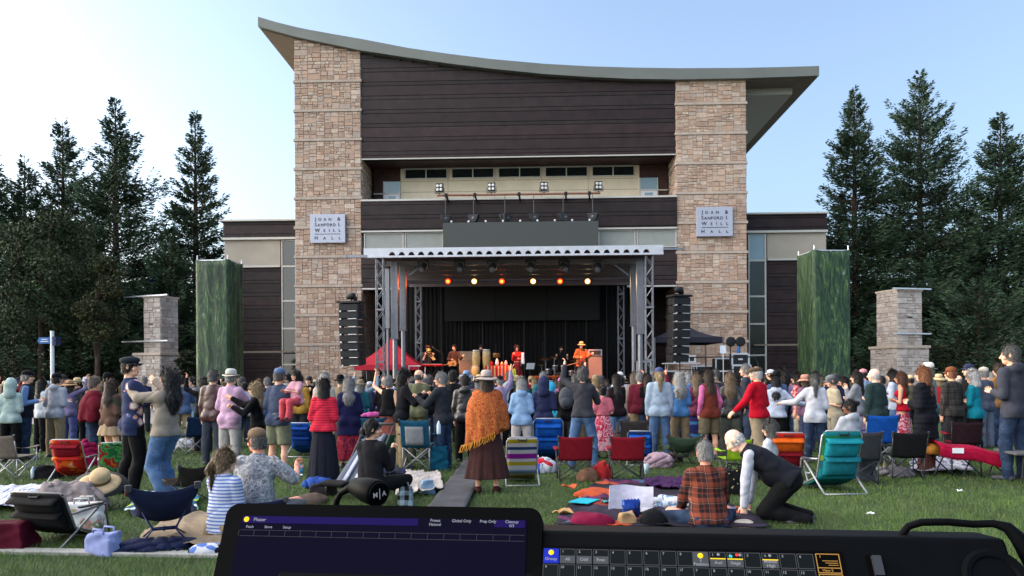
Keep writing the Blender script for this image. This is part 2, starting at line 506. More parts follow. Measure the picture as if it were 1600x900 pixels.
tower(tx['a0'], tx['a1'], 1); tower(tx['b0'], tx['b1'], -1)

def boards(mb, x0, x1, z0, z1, y, rng, top=None):
    """wide and narrow boards alternating, dark gaps between; top(x) trims under a curve"""
    z = z1; wide = False
    while z > z0 + .04:
        h = (.56 if wide else .215); wide = not wide
        za = max(z - h, z0)
        t = rng.uniform(.8, 1.25); rd = rng.uniform(.95, 1.25)
        tint = (.021 * t * rd, .0128 * t, .012 * t)
        if top:
            N = 24; xs = [x0 + (x1 - x0) * i / N for i in range(N + 1)]
            for i in range(N):
                c = min(top(xs[i]), top(xs[i + 1]))
                if c > za + .06: mb.b6(xs[i], xs[i + 1], y - .05, y, za + .028, min(z, c), 0, tint)
        else: mb.b6(x0, x1, y - .05, y, za + .028, z, 0, tint)
        z = za
rng = random.Random(5)
def wood_wall(name, x0, x1, z0, z1, y, dep=.3, top=None, parent=hall):
    b = MB(); N = 24 if top else 1
    for i in range(N):
        xa, xb = x0 + (x1 - x0) * i / N, x0 + (x1 - x0) * (i + 1) / N
        b.b6(xa, xb, y, y + dep, z0, min(z1, min(top(xa), top(xb))) if top else z1)
    w = b.build(name, mGAP, parent)
    c = MB(); boards(c, x0, x1, z0, z1, y, rng, top); c.build('wood_boards', mWOOD, w)
    return w
z_up = HF.z(244, 800)
xa, xb = tx['a1'] + .02, tx['b0'] - .02
wood_wall('upper_wall', xa, xb, z_up, max(p[1] for p in rb), .12, .5, lambda x: roof_z(x, rb) + .02)
b = MB(); b.b6(xa, xb, .02, .1, z_up - .06, z_up + .0); b.build('drip_edge', mTRIM, hall)
b = MB(); b.b6(xa, xb, .64, 4.4, z_up + .04, z_up + .12); b.build('soffit', M('maroon_soffit', (.035, .016, .015), .5, 0, .2, 1.5), hall)
# recess behind the balcony
YB = 2.3
def bz(py): return HF.z(py, 815, YB)
def bxx(px): return HF.x(px, 290, YB)
z_sill, z_bal = HF.z(312.5, 815), HF.z(355, 815)
w = MB(); w.b6(bxx(626), bxx(999), YB, YB + .3, z_bal, z_up + .03); bw = w.build('balcony_wall', mCREAM, hall)
j = MB()
for pyj in (281, 298): j.b6(bxx(628), bxx(997), YB - .012, YB, bz(pyj) - .012, bz(pyj) + .012)
for px in (700, 773, 846, 919): j.b6(bxx(px) - .01, bxx(px) + .01, YB - .011, YB, bz(310), bz(277))
j.build('panel_joints', M('panel_joint', (.3, .24, .18), .8), bw)
for k in range(5):
    x0, x1 = bxx(634 + 73 * k), bxx(698 + 73 * k)
    f = MB(); z0, z1 = bz(276.5), bz(263)
    for q in ((x0, x1, z0 - .07, z0), (x0, x1, z1, z1 + .07), (x0 - .07, x0, z0 - .07, z1 + .07), (x1, x1 + .07, z0 - .07, z1 + .07), ((x0 + x1) / 2 - .035, (x0 + x1) / 2 + .035, z0, z1)):
        f.b6(q[0], q[1], YB - .09, YB - .001, q[2], q[3])
    fo = f.build('window', mTRIM, bw)
    p = MB(); p.b6(x0, x1, YB - .04, YB - .003, z0, z1); p.build('pane', mGLASS, fo)
mSKYGL = M('sky_blue_glass', (.22, .33, .38), .12, 0, .08, .8, spec=.6)
for s_, (p0, p1, p2, p3) in ((0, (584, 599, 626, 612)), (1, (1043, 1028, 999, 1014))):
    x0, x1 = sorted((bxx(p0), bxx(p2)))
    b = MB(); b.b6(x0, x1, YB, YB + .3, z_bal, z_up + .03); e = b.build('end_bay', M('maroon_boards', (.05, .022, .018), .6, 0, .3, 3), hall)
    u0, u1 = sorted((bxx(p1), bxx(p2)))
    f = MB()
    for q in ((u0, u1, bz(301), bz(299)), (u0, u0 + .05, z_bal, bz(281)), (u1 - .05, u1, z_bal, bz(281)), (min(x0, u0), u0, bz(301), bz(299.4)) if s_ == 0 else (u1, x1, bz(301), bz(299.4))):
        f.b6(q[0], q[1], YB - .08, YB - .002, q[2], q[3])
    fo = f.build('glass_door', mTRIM, e)
    p = MB(); p.b6(u0 + .05, u1 - .05, YB - .05, YB - .004, bz(299), bz(281)); p.build('transom', mSKYGL, fo)
    p = MB(); p.b6(u0 + .06, u1 - .06, YB - .05, YB - .004, z_bal, bz(301)); p.b6(u0 + .3, u1 - .3, YB - .06, YB - .051, z_bal, bz(304), 1); p.build('door_leaf', [mWHITE, mSKYGL], fo)
# balcony front, frosted panels, lower wall
wood_wall('balcony_front', xa, xb, HF.z(358, 815), z_sill, -.1, 2.35)
b = MB(); b.b6(xa - .0, xb, -.22, 2.25, z_sill, z_sill + .1); b.build('balcony_coping', mTRIM, hall)
b = MB(); b.b6(xa, xb, -.19, .0, HF.z(361, 815), HF.z(358.4, 815)); b.build('trim_strip', mTRIM, hall)
for p0, p1 in ((569, 631), (632.5, 693), (935, 993), (994.5, 1057)):
    x0, x1 = HF.x(p0, 375), HF.x(p1, 375); z0, z1 = HF.z(389, 815), HF.z(361.5, 815)
    b = MB(); b.b6(x0 + .06, x1 - .06, .0, .1, z0 + .05, z1 - .05); po = b.build('frosted_window', mFROST, hall)
    f = MB()
    for q in ((x0, x1, z0, z0 + .05), (x0, x1, z1 - .05, z1), (x0, x0 + .06, z0 + .05, z1 - .05), (x1 - .06, x1, z0 + .05, z1 - .05)): f.b6(q[0], q[1], -.05, .1, q[2], q[3])
    f.build('frame', mTRIM, po)
b = MB(); b.b6(HF.x(693.5, 375), HF.x(934.5, 375), .0, .2, HF.z(389, 815), HF.z(361.5, 815)); b.build('blank_panel', mDARK, hall)
wood_wall('lower_wall', xa, xb, HF.z(447.5, 815), HF.z(389.5, 815), .0, 3.5)
b = MB(); b.b6(xa, xb, -.06, .3, HF.z(450.2, 815), HF.z(447.8, 815)); b.build('trim_strip', mTRIM, hall)
wood_wall('back_wall', xa - .1, xb + .1, 0, HF.z(446, 815), 3.6, .4)
# roof
V = []; F = []; nn = len(rt); DEP = 17
for (x, z) in rt + rb: V.append((x, YR, z))
for (x, z) in rt + rb: V.append((x, DEP, z))
for i in range(nn - 1):
    F.append((nn + i, nn + i + 1, i + 1, i)); F.append((2 * nn + i, 2 * nn + i + 1, 3 * nn + i + 1, 3 * nn + i)); F.append((i, i + 1, 2 * nn + i + 1, 2 * nn + i)); F.append((nn + i, 3 * nn + i, 3 * nn + i + 1, nn + i + 1))
F += [(0, 2 * nn, 3 * nn, nn), (nn - 1, 2 * nn - 1, 4 * nn - 1, 3 * nn - 1)]
r = MB(); r.add(V, F); ro = r.build('roof', mROOF, hall)
for side in (0, 1):
    s_ = MB(); xs = [p[0] for p in rb]
    x0, x1 = (xs[0] + .12, tx['a0']) if side == 0 else (tx['b1'], xs[-1] - .12)
    for i in range(4):
        u0, u1 = x0 + (x1 - x0) * i / 4, x0 + (x1 - x0) * (i + 1) / 4
        za, zb_ = roof_z(u0, rb), roof_z(u1, rb)
        s_.add([(u0, YR + .25, za - .05), (u1, YR + .25, zb_ - .05), (u1, DEP - .3, zb_ - .05), (u0, DEP - .3, za - .05), (u0, YR + .25, za - .01), (u1, YR + .25, zb_ - .01), (u1, DEP - .3, zb_ - .01), (u0, DEP - .3, za - .01)],
               [(0, 3, 2, 1), (0, 1, 5, 4), (1, 2, 6, 5), (2, 3, 7, 6), (3, 0, 4, 7), (4, 5, 6, 7)])
    s_.build('soffit', mSOFF, hall)
b = MB(); xr0 = tx['b1'] + .02; xr1 = HF.x(1238, 140, 1.2); b.b6(xr0, xr1, 1.2, 14, HF.z(148, 1200, 1.2), HF.z(136, 1200, 1.2)); b.build('eave_beam', M('pale_beam', (.36, .36, .33), .6, 0, .05), hall)
# main body behind, and the two wings
b = MB(); b.b6(tx['a0'] + .3, tx['b1'] - .3, 7, 16.5, 0, roof_z(0, rb) - .3); b.build('rear_block', mCREAM, hall)
YW = 4.0
for side in (0, 1):
    if side == 0: e0, e1, c0, c1, wn0, wn1, pt, py_ = 350, 466, 351, 438, 440, 464, 0, 400
    else: e0, e1, c0, c1, wn0, wn1, pt, py_ = 1164, 1292, 1199, 1291, 1169, 1197, -11, 400
    X = lambda px: HF.x(px, 420, YW); Z = lambda py: HF.z(py + pt, 408 if side == 0 else 1230, YW)
    b = MB(); b.b6(X(e0), X(e1), YW + .1, YW + 10, 0, Z(347)); wg = b.build('wing', mGAP, hall)
    b = MB(); b.b6(X(e0) - .2, X(e1), YW - .3, YW + 10, Z(346.5), Z(344)); b.build('roof_edge', mTRIM, wg)
    fas = MB(); boards(fas, X(e0), X(e1), Z(371), Z(346.6), YW - .05, rng); fas.build('wood_fascia', mWOOD, wg)
    b = MB(); b.b6(X(e0) - .05, X(e1), YW - .2, YW + .1, Z(375), Z(371.5)); b.build('trim_strip', mTRIM, wg)
    b = MB(); b.b6(X(c0), X(c1), YW, YW + .1, Z(415), Z(375.2)); b.build('cream_panel', M('wing_panels', (.4, .355, .29), .85, 0, .08, 1.2), wg)
    b = MB(); b.b6(X(c0), X(c1), YW - .12, YW + .1, Z(418), Z(415.2)); b.build('trim_strip', mTRIM, wg)
    lo = MB(); boards(lo, X(c0), X(c1), 0, Z(418.2), YW + .1, rng); lo.build('wood_boards', mWOOD, wg)
    rows = [376, 417, 471, 514, 570, 600] if side == 0 else [376, 418, 474, 517, 566, 600]
    for k in range(5):
        z1, z0 = Z(rows[k]), Z(rows[k + 1]) if k < 4 else .05
        f = MB(); x0, x1 = X(wn0), X(wn1)
        for q in ((x0, x1, z0, z0 + .06), (x0, x1, z1 - .04, z1), (x0, x0 + .07, z0 + .06, z1 - .04), (x1 - .1, x1, z0 + .06, z1 - .04)): f.b6(q[0], q[1], YW - .05, YW + .09, q[2], q[3])
        fo = f.build('window' if k < 4 else 'entrance_door', mTRIM, wg)
        p = MB(); p.b6(x0 + .07, x1 - .1, YW + .02, YW + .09, z0 + .06, z1 - .04)
        p.build('pane', mGLASS if not (side == 1 and k == 0) else mSKYGL, fo)
    hb = MB(); zz = Z(551); hb.b6(X(c0 + 5 if side == 0 else 1169), X(466 if side == 0 else 1254), YW - 1.2, YW - 1.06, zz - .05, zz + .05)
    hb.build("handrail", M("tan_timber", (.2, .16, .12), .7), hall)
# sign plaques on the towers
mPLQ = M('plaque_grey', (.42, .44, .52), .45, .2, .04)
mLET = M('plaque_lettering', (.03, .032, .045), .5)
def plaque(px0, px1, py0, py1, lab):
    x0, x1 = HF.x(px0, (py0 + py1) / 2), HF.x(px1, (py0 + py1) / 2); z1, z0 = HF.z(py0, (px0 + px1) / 2), HF.z(py1, (px0 + px1) / 2)
    w, h = x1 - x0, z1 - z0
    t = thing('sign_plaque', lab, 'sign', HF.world((x0 + x1) / 2, -.2, z0), -HF.A, 'name plaques on the stone towers')
    b = MB(); b.b6(-w / 2, w / 2, -.07, .12, 0, h); b.build('panel', mPLQ, t, bevel=.01)
    L = MB(); wx = w * .74
    s = h * .165
    for line, fz in (('Joan &', .77), ('Sanford I.', .575), ('Weill', .38), ('Hall', .115)):
        put_text(L, line, s, -wx / 2, h * fz, wx, 0, -.071, .012, .82)
    L.b6(-wx / 2, wx / 2, -.083, -.0705, h * .295, h * .31)
    L.build('lettering', mLET, t)
plaque(487, 541, 336, 380.5, 'square grey name plaque on the stone tower left of the stage')
plaque(1087, 1143, 325, 370.5, 'square grey name plaque on the stone tower right of the stage')

# ================================================================== stone pillars, banners, signpost
def pillar(px, d, lab, py_top, py_base, wpx, bpx, yaw):
    c = at(px, 560, d); k = d / FPX
    t = thing('stone_pillar', lab, 'pillar', (c.x, d, 0), yaw, 'stone entrance pillars by the trees')
    zt, zb = at(px, py_top, d).z, at(px, py_base, d).z; w, wb = wpx * k * .74, bpx * k * .7
    rg = random.Random(int(px))
    for nm, ww, z0, z1 in (('base', wb, 0, zb), ('shaft', w, zb + .14, zt)):
        b = MB(); b.b6(-ww / 2, ww / 2, -ww / 2, ww / 2, z0, z1); o = b.build(nm, mMORTAR, t)
        s_ = MB()
        for ax, sg in (('y', -1), ('x', 1), ('x', -1)):
            zz = z0
            while zz < z1 - .05:
                hh = min(.22 + .1 * rg.random(), z1 - zz)
                stone_front(s_, -ww / 2, ww / 2, zz, zz + hh, -ww / 2 if ax == 'y' else sg * ww / 2, rg, ax, sg); zz += hh
        s_.tint = [(sum(q) / 3 * 1.3 * .62 + q[0] * .3, sum(q) / 3 * 1.22 * .62 + q[1] * .3, sum(q) / 3 * 1.14 * .62 + q[2] * .3) for q in s_.tint]
        s_.build('stone_facing', M('grey_ashlar', (.25, .23, .2), .9, 0, .16, 6, .6, 22, attr='tint'), o)
    b = MB(); b.b6(-wb / 2 - .08, wb / 2 + .08, -wb / 2 - .08, wb / 2 + .08, zb, zb + .14); b.build('ledge', mBAND, t, bevel=.015)
    b = MB(); b.b6(-w / 2 - .05, w / 2 + .05, -w / 2 - .05, w / 2 + .05, zt, zt + .1); b.build('cap', mBAND, t)
    for zz in (zt + .1, zb + .75):
        b = MB(); b.bar((-2.0 if px < 800 else -1.1, -w / 2 - .12, zz), (1.2, -w / 2 - .12, zz), .09, .07); b.build('cross_bar', mSTEEL, t)
    b = MB(); b.b6(-.18, .12, -w / 2 - .06, -w / 2, (zb + zt) / 2 + .1, (zb + zt) / 2 + .16); b.build('slot', mBLACK, t)
pillar(252, 40, 'square stone pillar under the dark trees beside the left green banner', 467, 556, 46, 76, rad(-22))
pillar(1405, 40, 'square stone pillar between the right green banner and the conifers', 457, 545, 60, 82, rad(14))

def banner_mat():
    if 'grass_print' in MATS: return MATS['grass_print']
    m, nt, p = _new('grass_print'); n, l = nt.nodes, nt.links
    p.inputs['Roughness'].default_value = .6
    tc = n.new('ShaderNodeTexCoord'); mp = n.new('ShaderNodeMapping'); mp.inputs['Scale'].default_value = (1.7, 1.7, .36)
    l.new(tc.outputs['Object'], mp.inputs[0])
    nz = n.new('ShaderNodeTexNoise'); nz.inputs['Scale'].default_value = 2.3; nz.inputs['Detail'].default_value = 3; nz.inputs['Distortion'].default_value = 2.4
    l.new(mp.outputs[0], nz.inputs['Vector'])
    r = n.new('ShaderNodeValToRGB'); e = r.color_ramp.elements
    for pos, c in ((.0, (.008, .022, .01)), (.4, (.008, .022, .011)), (.48, (.012, .036, .014)), (.53, (.03, .08, .02)), (.58, (.012, .035, .014)), (.63, (.1, .16, .045)), (.68, (.02, .06, .02))):
        q = e.new(pos); q.color = rgba(c)
    l.new(nz.outputs['Fac'], r.inputs['Fac']); l.new(r.outputs[0], p.inputs['Base Color'])
    MATS['grass_print'] = m; return m
def banner(px0, px1, pxf, pyt, d, lab):
    """square fabric-wrapped scaffold tower; pxf = column of the front corner"""
    k = d / FPX
    c = at(pxf, 500, d); H = at(pxf, pyt, d).z
    best = None
    for ti in range(4, 87):
        for si in range(40, 120):
            a_, s_ = rad(ti), si * .025
            L_ = ((c.x - math.cos(a_) * s_) / (d + math.sin(a_) * s_), (c.x + math.sin(a_) * s_) / (d + math.cos(a_) * s_))
            e_ = abs(800 + FPX * L_[0] - px0) + abs(800 + FPX * L_[1] - px1)
            if best is None or e_ < best[0]: best = (e_, a_, s_)
    th, s = best[1:]
    t = thing('banner_tower', lab, 'banner tower', (c.x, d, 0), 0, 'green banner towers flanking the hall')
    u = Vector((-math.cos(th), math.sin(th), 0)) * s; v = Vector((math.sin(th), math.cos(th), 0)) * s
    cs = [Vector((0, 0, 0)), v, u + v, u]
    f = MB()
    for q in cs: f.tube([q * .94 + (u + v) * .03, q * .94 + (u + v) * .03 + Vector((0, 0, H + .18))], .03, 6)
    for zz in (.3, H * .5, H - .05):
        for i in range(4): f.bar(cs[i] * .94 + (u + v) * .03 + Vector((0, 0, zz)), cs[(i + 1) % 4] * .94 + (u + v) * .03 + Vector((0, 0, zz)), .045)
    f.build('frame', mSTEEL, t)
    for i in range(4):
        a, b = cs[i], cs[(i + 1) % 4]; nrm = (b - a).cross(Vector((0, 0, 1))).normalized()
        w = MB()
        def fn(p, q, a=a, b=b, nrm=nrm):
            z = q * (H - .02 - .1 * math.sin(p * PI) * (q > .97))
            bow = .05 + .03 * math.sin(p * 9 + q * 5) * math.sin(q * 7 + p * 2) + .02 * math.sin(p * 21)
            P = a + (b - a) * p + nrm * (bow * math.sin(p * PI) ** .5 if 0 < p < 1 else 0)
            return (P.x, P.y, z)
        w.sheet(fn, 16, 24, .006); w.build('banner_fabric', banner_mat(), t, smooth=True)
banner(307, 381, 357, 404, 35, 'tall green grass-printed banner tower left of the hall')
banner(1252, 1329, 1272, 389, 35, 'tall green grass-printed banner tower right of the hall')

# sign post
d = 24; c = at(82, 590, d)
t = thing('signpost', 'white signpost with blue direction boards in front of the dark trees', 'signpost', (c.x, d, 0))
b = MB(); b.tube([(0, 0, 0), (0, 0, at(82, 517, d).z)], .055, 12); b.build('pole', mWHITE, t)
mBLUE = M('sign_blue', (.02, .12, .35), .4)
zz = at(70, 532, d).z
b = MB(); b.prism([(-.46, zz - .02), (-.4, zz - .1), (-.06, zz - .1), (-.06, zz + .1), (-.4, zz + .1)], -.02, .01); bo = b.build('sign_board', mBLUE, t)
L = MB(); L.b6(-.34, -.14, -.026, -.0205, zz + .02, zz + .045); L.b6(-.36, -.12, -.026, -.0205, zz - .045, zz - .02); L.build('lettering', mWHITE, bo)
b = MB(); b.b6(.055, .16, -.1, .2, zz - .15, zz - .03); b.b6(.055, .16, -.1, .2, zz + .0, zz + .12); b.build('sign_board', M('sign_navy', (.012, .03, .09), .4), t)
# blue tarp in the trees
c = at(236, 441, 46)
b = MB(); b.sheet(lambda u, v: (c.x + (u - .5) * .9, 46 + v * 1.4, c.z + .25 * u - .5 * (u - .5) ** 2 + .3 * v), 6, 6, .01)
tag(b.build('tarp', M('bright_blue_tarp', (.02, .13, .6), .5), smooth=True), 'scrap of bright blue tarp showing between the conifers', 'tarp')

# ================================================================== trees
mBARK = M('redwood_bark', (.06, .04, .03), .95, 0, .3, 6, .8, 20)
mNEED = M('conifer_needles', (.02, .036, .02), .8, 0, .25, .7, attr='tint', spec=.15)
mLEAF = M('broad_leaves', (.05, .05, .02), .75, 0, .25, .7, attr='tint', spec=.2)
def set_tint(o, T):
    T = np.concatenate([T, np.ones((len(T), 1))], 1).astype(np.float32)
    a = o.data.attributes.new('tint', 'FLOAT_COLOR', 'FACE'); a.data.foreach_set('color', T.ravel())
def sprays(P, D, L, W, rs):
    """flat pointed sprays: base P, direction D, length L, width W"""
    n = len(P); D = D / (np.linalg.norm(D, axis=1, keepdims=True) + 1e-9)
    r = rs.normal(size=(n, 3)); r[:, 2] *= .5
    s = np.cross(D, r); s /= (np.linalg.norm(s, axis=1, keepdims=True) + 1e-9)
    V = np.stack([P, P + D * L[:, None] * .5 + s * W[:, None], P + D * L[:, None], P + D * L[:, None] * .5 - s * W[:, None]], 1)
    return V.reshape(-1, 3), np.arange(n * 4).reshape(-1, 4)
TREE_N = 0
def conifer(px, pyt, d, hw, lab, zb=.8, nb=None, dens=1.0, tone=(.03, .056, .03), group='conifers beside the hall', sparse_top=.5):
    global TREE_N; TREE_N += 1
    rs = np.random.RandomState(100 + TREE_N)
    top = at(px, pyt, d); H = top.z; Rb = 1.5 * hw * d / FPX
    t = thing('redwood_tree', lab, 'tree', (top.x, d, 0), 0, group)
    tr = MB(); r0 = .16 + H * .012
    tr.tube([(0, 0, -.1), (.05, 0, H * .3), (-.03, .03, H * .6), (0, 0, H * .99)], [r0, r0 * .75, r0 * .42, .02], 8)
    nb = nb or int(H * 19)
    u = np.sort(rs.uniform(0, 1, nb)) ; z = zb + (H - zb) * (1 - (1 - u) ** .9)
    tt = (z - zb) / (H - zb)
    env = np.minimum(1.0, .7 + tt * 1.4) * (1 - tt) ** (.74 + .22 * tt)
    ln = (Rb * env * rs.uniform(.55, 1.18, nb) * (1 + .18 * np.sin(z * 2.3 + px))) + .12
    az = rs.uniform(0, 2 * PI, nb)
    rise = -.14 + 1.05 * tt ** 1.5 + rs.normal(0, .12, nb)
    Ps, Ds, Ls, Ws, Ts = [], [], [], [], []
    for i in range(nb):
        L = ln[i]; dirh = np.array([math.cos(az[i]), math.sin(az[i]), 0.0])
        m = int((12 + L * 54) * dens * (1 if tt[i] < .8 else .8))
        s = rs.uniform(.08, 1, m) ** .8
        p = dirh * (s * L)[:, None]; p[:, 2] = z[i] + s * L * rise[i] - .18 * L * s * (1 - s) * 1.5 + .1 * s ** 3 * L
        spread = (1.05 - s * .75) * .34 * L * rs.uniform(-1, 1, m)
        p += np.array([-dirh[1], dirh[0], 0.0])[None] * spread[:, None]
        p[:, 2] += rs.normal(0, .05 + .03 * L, m)
        side = np.sign(spread) * rs.uniform(.2, 1.1, m)
        D = dirh[None] * rs.uniform(.5, 1.1, m)[:, None] + np.array([-dirh[1], dirh[0], 0.0])[None] * side[:, None]
        D[:, 2] += rs.uniform(-.45, .5, m) + .4 * tt[i]
        Ps.append(p); Ds.append(D); Ls.append(rs.uniform(.2, .48, m) * (1 - .35 * tt[i])); Ws.append(rs.uniform(.022, .05, m))
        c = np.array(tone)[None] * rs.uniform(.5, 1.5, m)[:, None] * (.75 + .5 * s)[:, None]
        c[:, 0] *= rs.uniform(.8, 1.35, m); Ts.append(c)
        if L > .6 and i % 2 == 0:
            tr.tube([(0, 0, z[i] - .05), tuple(dirh * L * .5 + np.array([0, 0, z[i] + L * .5 * rise[i] - .06 * L])), tuple(dirh * L * .92 + np.array([0, 0, z[i] + L * .92 * rise[i]]))], [.035 + .012 * L, .02 + .004 * L, .008], 4, caps=False)
    tr.build('trunk', mBARK, t, smooth=True)
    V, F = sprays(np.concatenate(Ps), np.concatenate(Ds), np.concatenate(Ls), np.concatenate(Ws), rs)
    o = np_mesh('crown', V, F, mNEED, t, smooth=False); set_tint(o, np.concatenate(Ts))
    return t
def bushy(px, pyt, d, hw, lab, cat='tree', name='broadleaf_tree', zb=1.0, tone=(.05, .05, .02), nl=9000, leaf=.17, group=None, mat=None):
    global TREE_N; TREE_N += 1
    rs = np.random.RandomState(200 + TREE_N)
    top = at(px, pyt, d); H = top.z; Rb = hw * d / FPX
    t = thing(name, lab, cat, (top.x, d, 0), 0, group)
    nc = 26; cl = []
    for i in range(nc):
        q = rs.uniform(.08, 1); a = rs.uniform(0, 2 * PI)
        rr = Rb * math.sqrt(max(.05, 1 - (q * 1.5 - .62) ** 2)) * rs.uniform(.25, .85)
        cl.append((rr * math.cos(a), rr * math.sin(a), zb + (H - zb) * q * .9, Rb * rs.uniform(.22, .42)))
    cl = np.array(cl); k = rs.randint(0, nc, nl)
    v = rs.normal(size=(nl, 3)); v /= np.linalg.norm(v, axis=1, keepdims=True)
    P = cl[k, :3] + v * (cl[k, 3] * rs.uniform(.35, 1.05, nl))[:, None] * np.array([1, 1, .8])
    D = v + rs.normal(0, .7, (nl, 3)); P[:, 2] = np.clip(P[:, 2], .05, H)
    V, F = sprays(P, D, rs.uniform(.6, 1.3, nl) * leaf, rs.uniform(.25, .42, nl) * leaf, rs)
    tr = MB(); tr.tube([(0, 0, -.1), (.04, .02, H * .35), (0, 0, H * .75)], [.05 + H * .014, .04 + H * .01, .03], 7)
    for i in range(0, nc, 2): tr.tube([(0, 0, min(H * .45, cl[i, 2] * .6)), tuple(cl[i, :3] * np.array([.5, .5, .9])), tuple(cl[i, :3])], [.05, .03, .012], 5)
    tr.build('trunk', mBARK, t, smooth=True)
    o = np_mesh('crown', V, F, mat or mLEAF, t, smooth=False)
    set_tint(o, np.array(tone)[None] * rs.uniform(.45, 1.5, nl)[:, None] * rs.uniform(.85, 1.2, (nl, 3)))
    return t
conifer(180, 157, 48, 92, 'tallest conifer left of the hall, behind the signpost')
conifer(305, 175, 50, 62, 'slim conifer rising behind the left green banner')
conifer(98, 188, 52, 78, 'conifer with a thin tip left of the tallest one')
conifer(38, 245, 50, 74, 'shorter conifer with a ragged tip near the left edge')
conifer(-22, 215, 50, 80, 'conifer cut by the left edge of the view')
conifer(265, 360, 45, 60, 'low dense conifer just behind the left stone pillar', zb=1.5)
conifer(140, 400, 44, 110, 'broad low conifer behind the signpost', zb=.3)
conifer(30, 380, 45, 110, 'broad low conifer at the far left edge', zb=.3)
bushy(62, 318, 40, 82, 'olive brown leafy tree in front of the left conifers', zb=3.5, tone=(.034, .05, .021), nl=17000)
bushy(150, 392, 39, 42, 'small yellowish leafy tree in front of the tallest left conifer', zb=3.5, tone=(.045, .05, .02), nl=6000)
conifer(1335, 140, 50, 66, 'conifer rising right beside the right green banner', zb=3.4)
conifer(1437, 114, 50, 98, 'tallest conifer right of the hall, behind the stone pillar', zb=3.6)
conifer(1563, 178, 48, 84, 'conifer with a thin pointed tip near the right edge', zb=1.5)
conifer(1640, 250, 47, 90, 'conifer cut by the right edge of the view', zb=1)
conifer(1505, 330, 52, 70, 'low conifer between the two tallest right ones', zb=2)
conifer(1530, 440, 43, 110, 'broad low conifer behind the man in the charcoal jacket', zb=.3)
conifer(1380, 500, 46, 60, 'low dark conifer behind the right stone pillar', zb=.4)
for i, (px, pyt, d, hw, lab) in enumerate([
    (1480, 528, 41, 40, 'low shrub right of the right stone pillar'), (1310, 540, 41, 26, 'low shrub at the foot of the right green banner'),
    (1575, 520, 40, 60, 'dark shrub at the right edge behind the crowd'), (290, 545, 38, 24, 'pale shrub at the foot of the left stone pillar'),
    (20, 520, 40, 70, 'dark shrub at the left edge behind the crowd'), (130, 530, 42, 60, 'dark shrub behind the signpost')]):
    bushy(px, pyt, d, hw, lab, 'shrub', 'shrub', .1, (.022, .03, .015), 3500, .16, 'shrubs under the trees')
# the wood behind
rs2 = np.random.RandomState(9); Ps = []; Ls = []
N = 26000
for sx in (-1, 1):
    x = sx * rs2.uniform(15.5, 70, N); y = rs2.uniform(58, 74, N)
    hz = (7.0 + 2.0 * np.sin(x * .55) + 1.2 * np.sin(x * 1.7)) * rs2.uniform(0, 1, N) ** .7
    Ps.append(np.stack([x, y, hz], 1))
P = np.concatenate(Ps); nl = len(P)
V, F = sprays(P, rs2.normal(size=(nl, 3)), rs2.uniform(.5, 1.1, nl), rs2.uniform(.14, .3, nl), rs2)
o = np_mesh('treeline', V, F, mNEED, smooth=False); set_tint(o, np.array([[.02, .032, .018]]) * rs2.uniform(.4, 1.3, (nl, 1)))
tag(o, 'dark distant wood closing the view behind the conifers', 'treeline', None, 'stuff')

# ================================================================== the stage
SF = Frame(0.06, 32.0, rad(2.0))
mTRUSS = M('truss_aluminium', (.23, .235, .26), .38, .55, .1, 6)
mDRAPE = M('black_drape', (.0055, .0055, .006), .95, 0, .2, 3, .3)
mLED = M('dark_video_wall', (.009, .01, .011), .7, 0, .1, 1)
mDECK = M('stage_deck', (.02, .02, .02), .7, 0, .2, 2)
stage = thing('stage', 'mobile concert stage with silver roof beam and trusses in front of the hall', 'stage', (SF.X0, SF.D0, 0), -SF.A)
DZ = 1.25
sx = lambda px, py=480, ly=0.0: SF.x(px, py, ly)
sz = lambda py, px=802, ly=0.0: SF.z(py, px, ly)
L0, L1 = sx(569, 395), sx(1036, 390)
zt, zb = sz(386), sz(399)
b = MB(); b.b6(sx(596), sx(1012), -1.0, 9, DZ - .2, DZ); b.build('deck', mDECK, stage)
b = MB()
b.sheet(lambda u, v: (sx(596) + (sx(1012) - sx(596)) * u, -1.0 + .03 * math.sin(u * 220), v * (DZ - .2)), 160, 2, .01); b.build('deck_skirt', mDRAPE, stage)
# roof: cut-out beam, underside, ribs
b = MB(); nb_ = 27; x0, x1 = L0 + 1.0, L1 - .5; h = zt - zb
b.b6(L0, L1, -.1, .02, zt - h * .42, zt); b.b6(L0, L1, -.13, .04, zb - .05, zb + .03); b.b6(L0, x0, -.1, .02, zb + .03, zt - h * .42); b.b6(x1, L1, -.1, .02, zb + .03, zt - h * .42)
wbay = (x1 - x0) / nb_; top = zt - h * .42; zlow = zb + .03
for i in range(nb_):
    xa = x0 + wbay * i; xb = xa + wbay; m_ = .06
    b.b6(xa, xa + m_, -.1, .02, zlow, top); b.b6(xb - m_, xb, -.1, .02, zlow, top)
    n8 = 6
    for k in range(n8):
        f = lambda q: zlow + (top - zlow) * .92 * math.sin(PI * q) ** .6
        qa, qb = k / n8, (k + 1) / n8; ua, ub = xa + m_ + (wbay - 2 * m_) * qa, xa + m_ + (wbay - 2 * m_) * qb
        b.prism([(ua, f(qa)), (ub, f(qb)), (ub, top), (ua, top)], -.1, .02)
rf = b.build('roof_beam', M('beam_aluminium', (.55, .56, .6), .45, .3, .08, 3), stage)
b = MB(); b.b6(L0 + .1, L1 - .1, .05, 9.4, zt - .1, zt - .02); b.build('roof', M('roof_sheet', (.05, .04, .04), .6), stage)
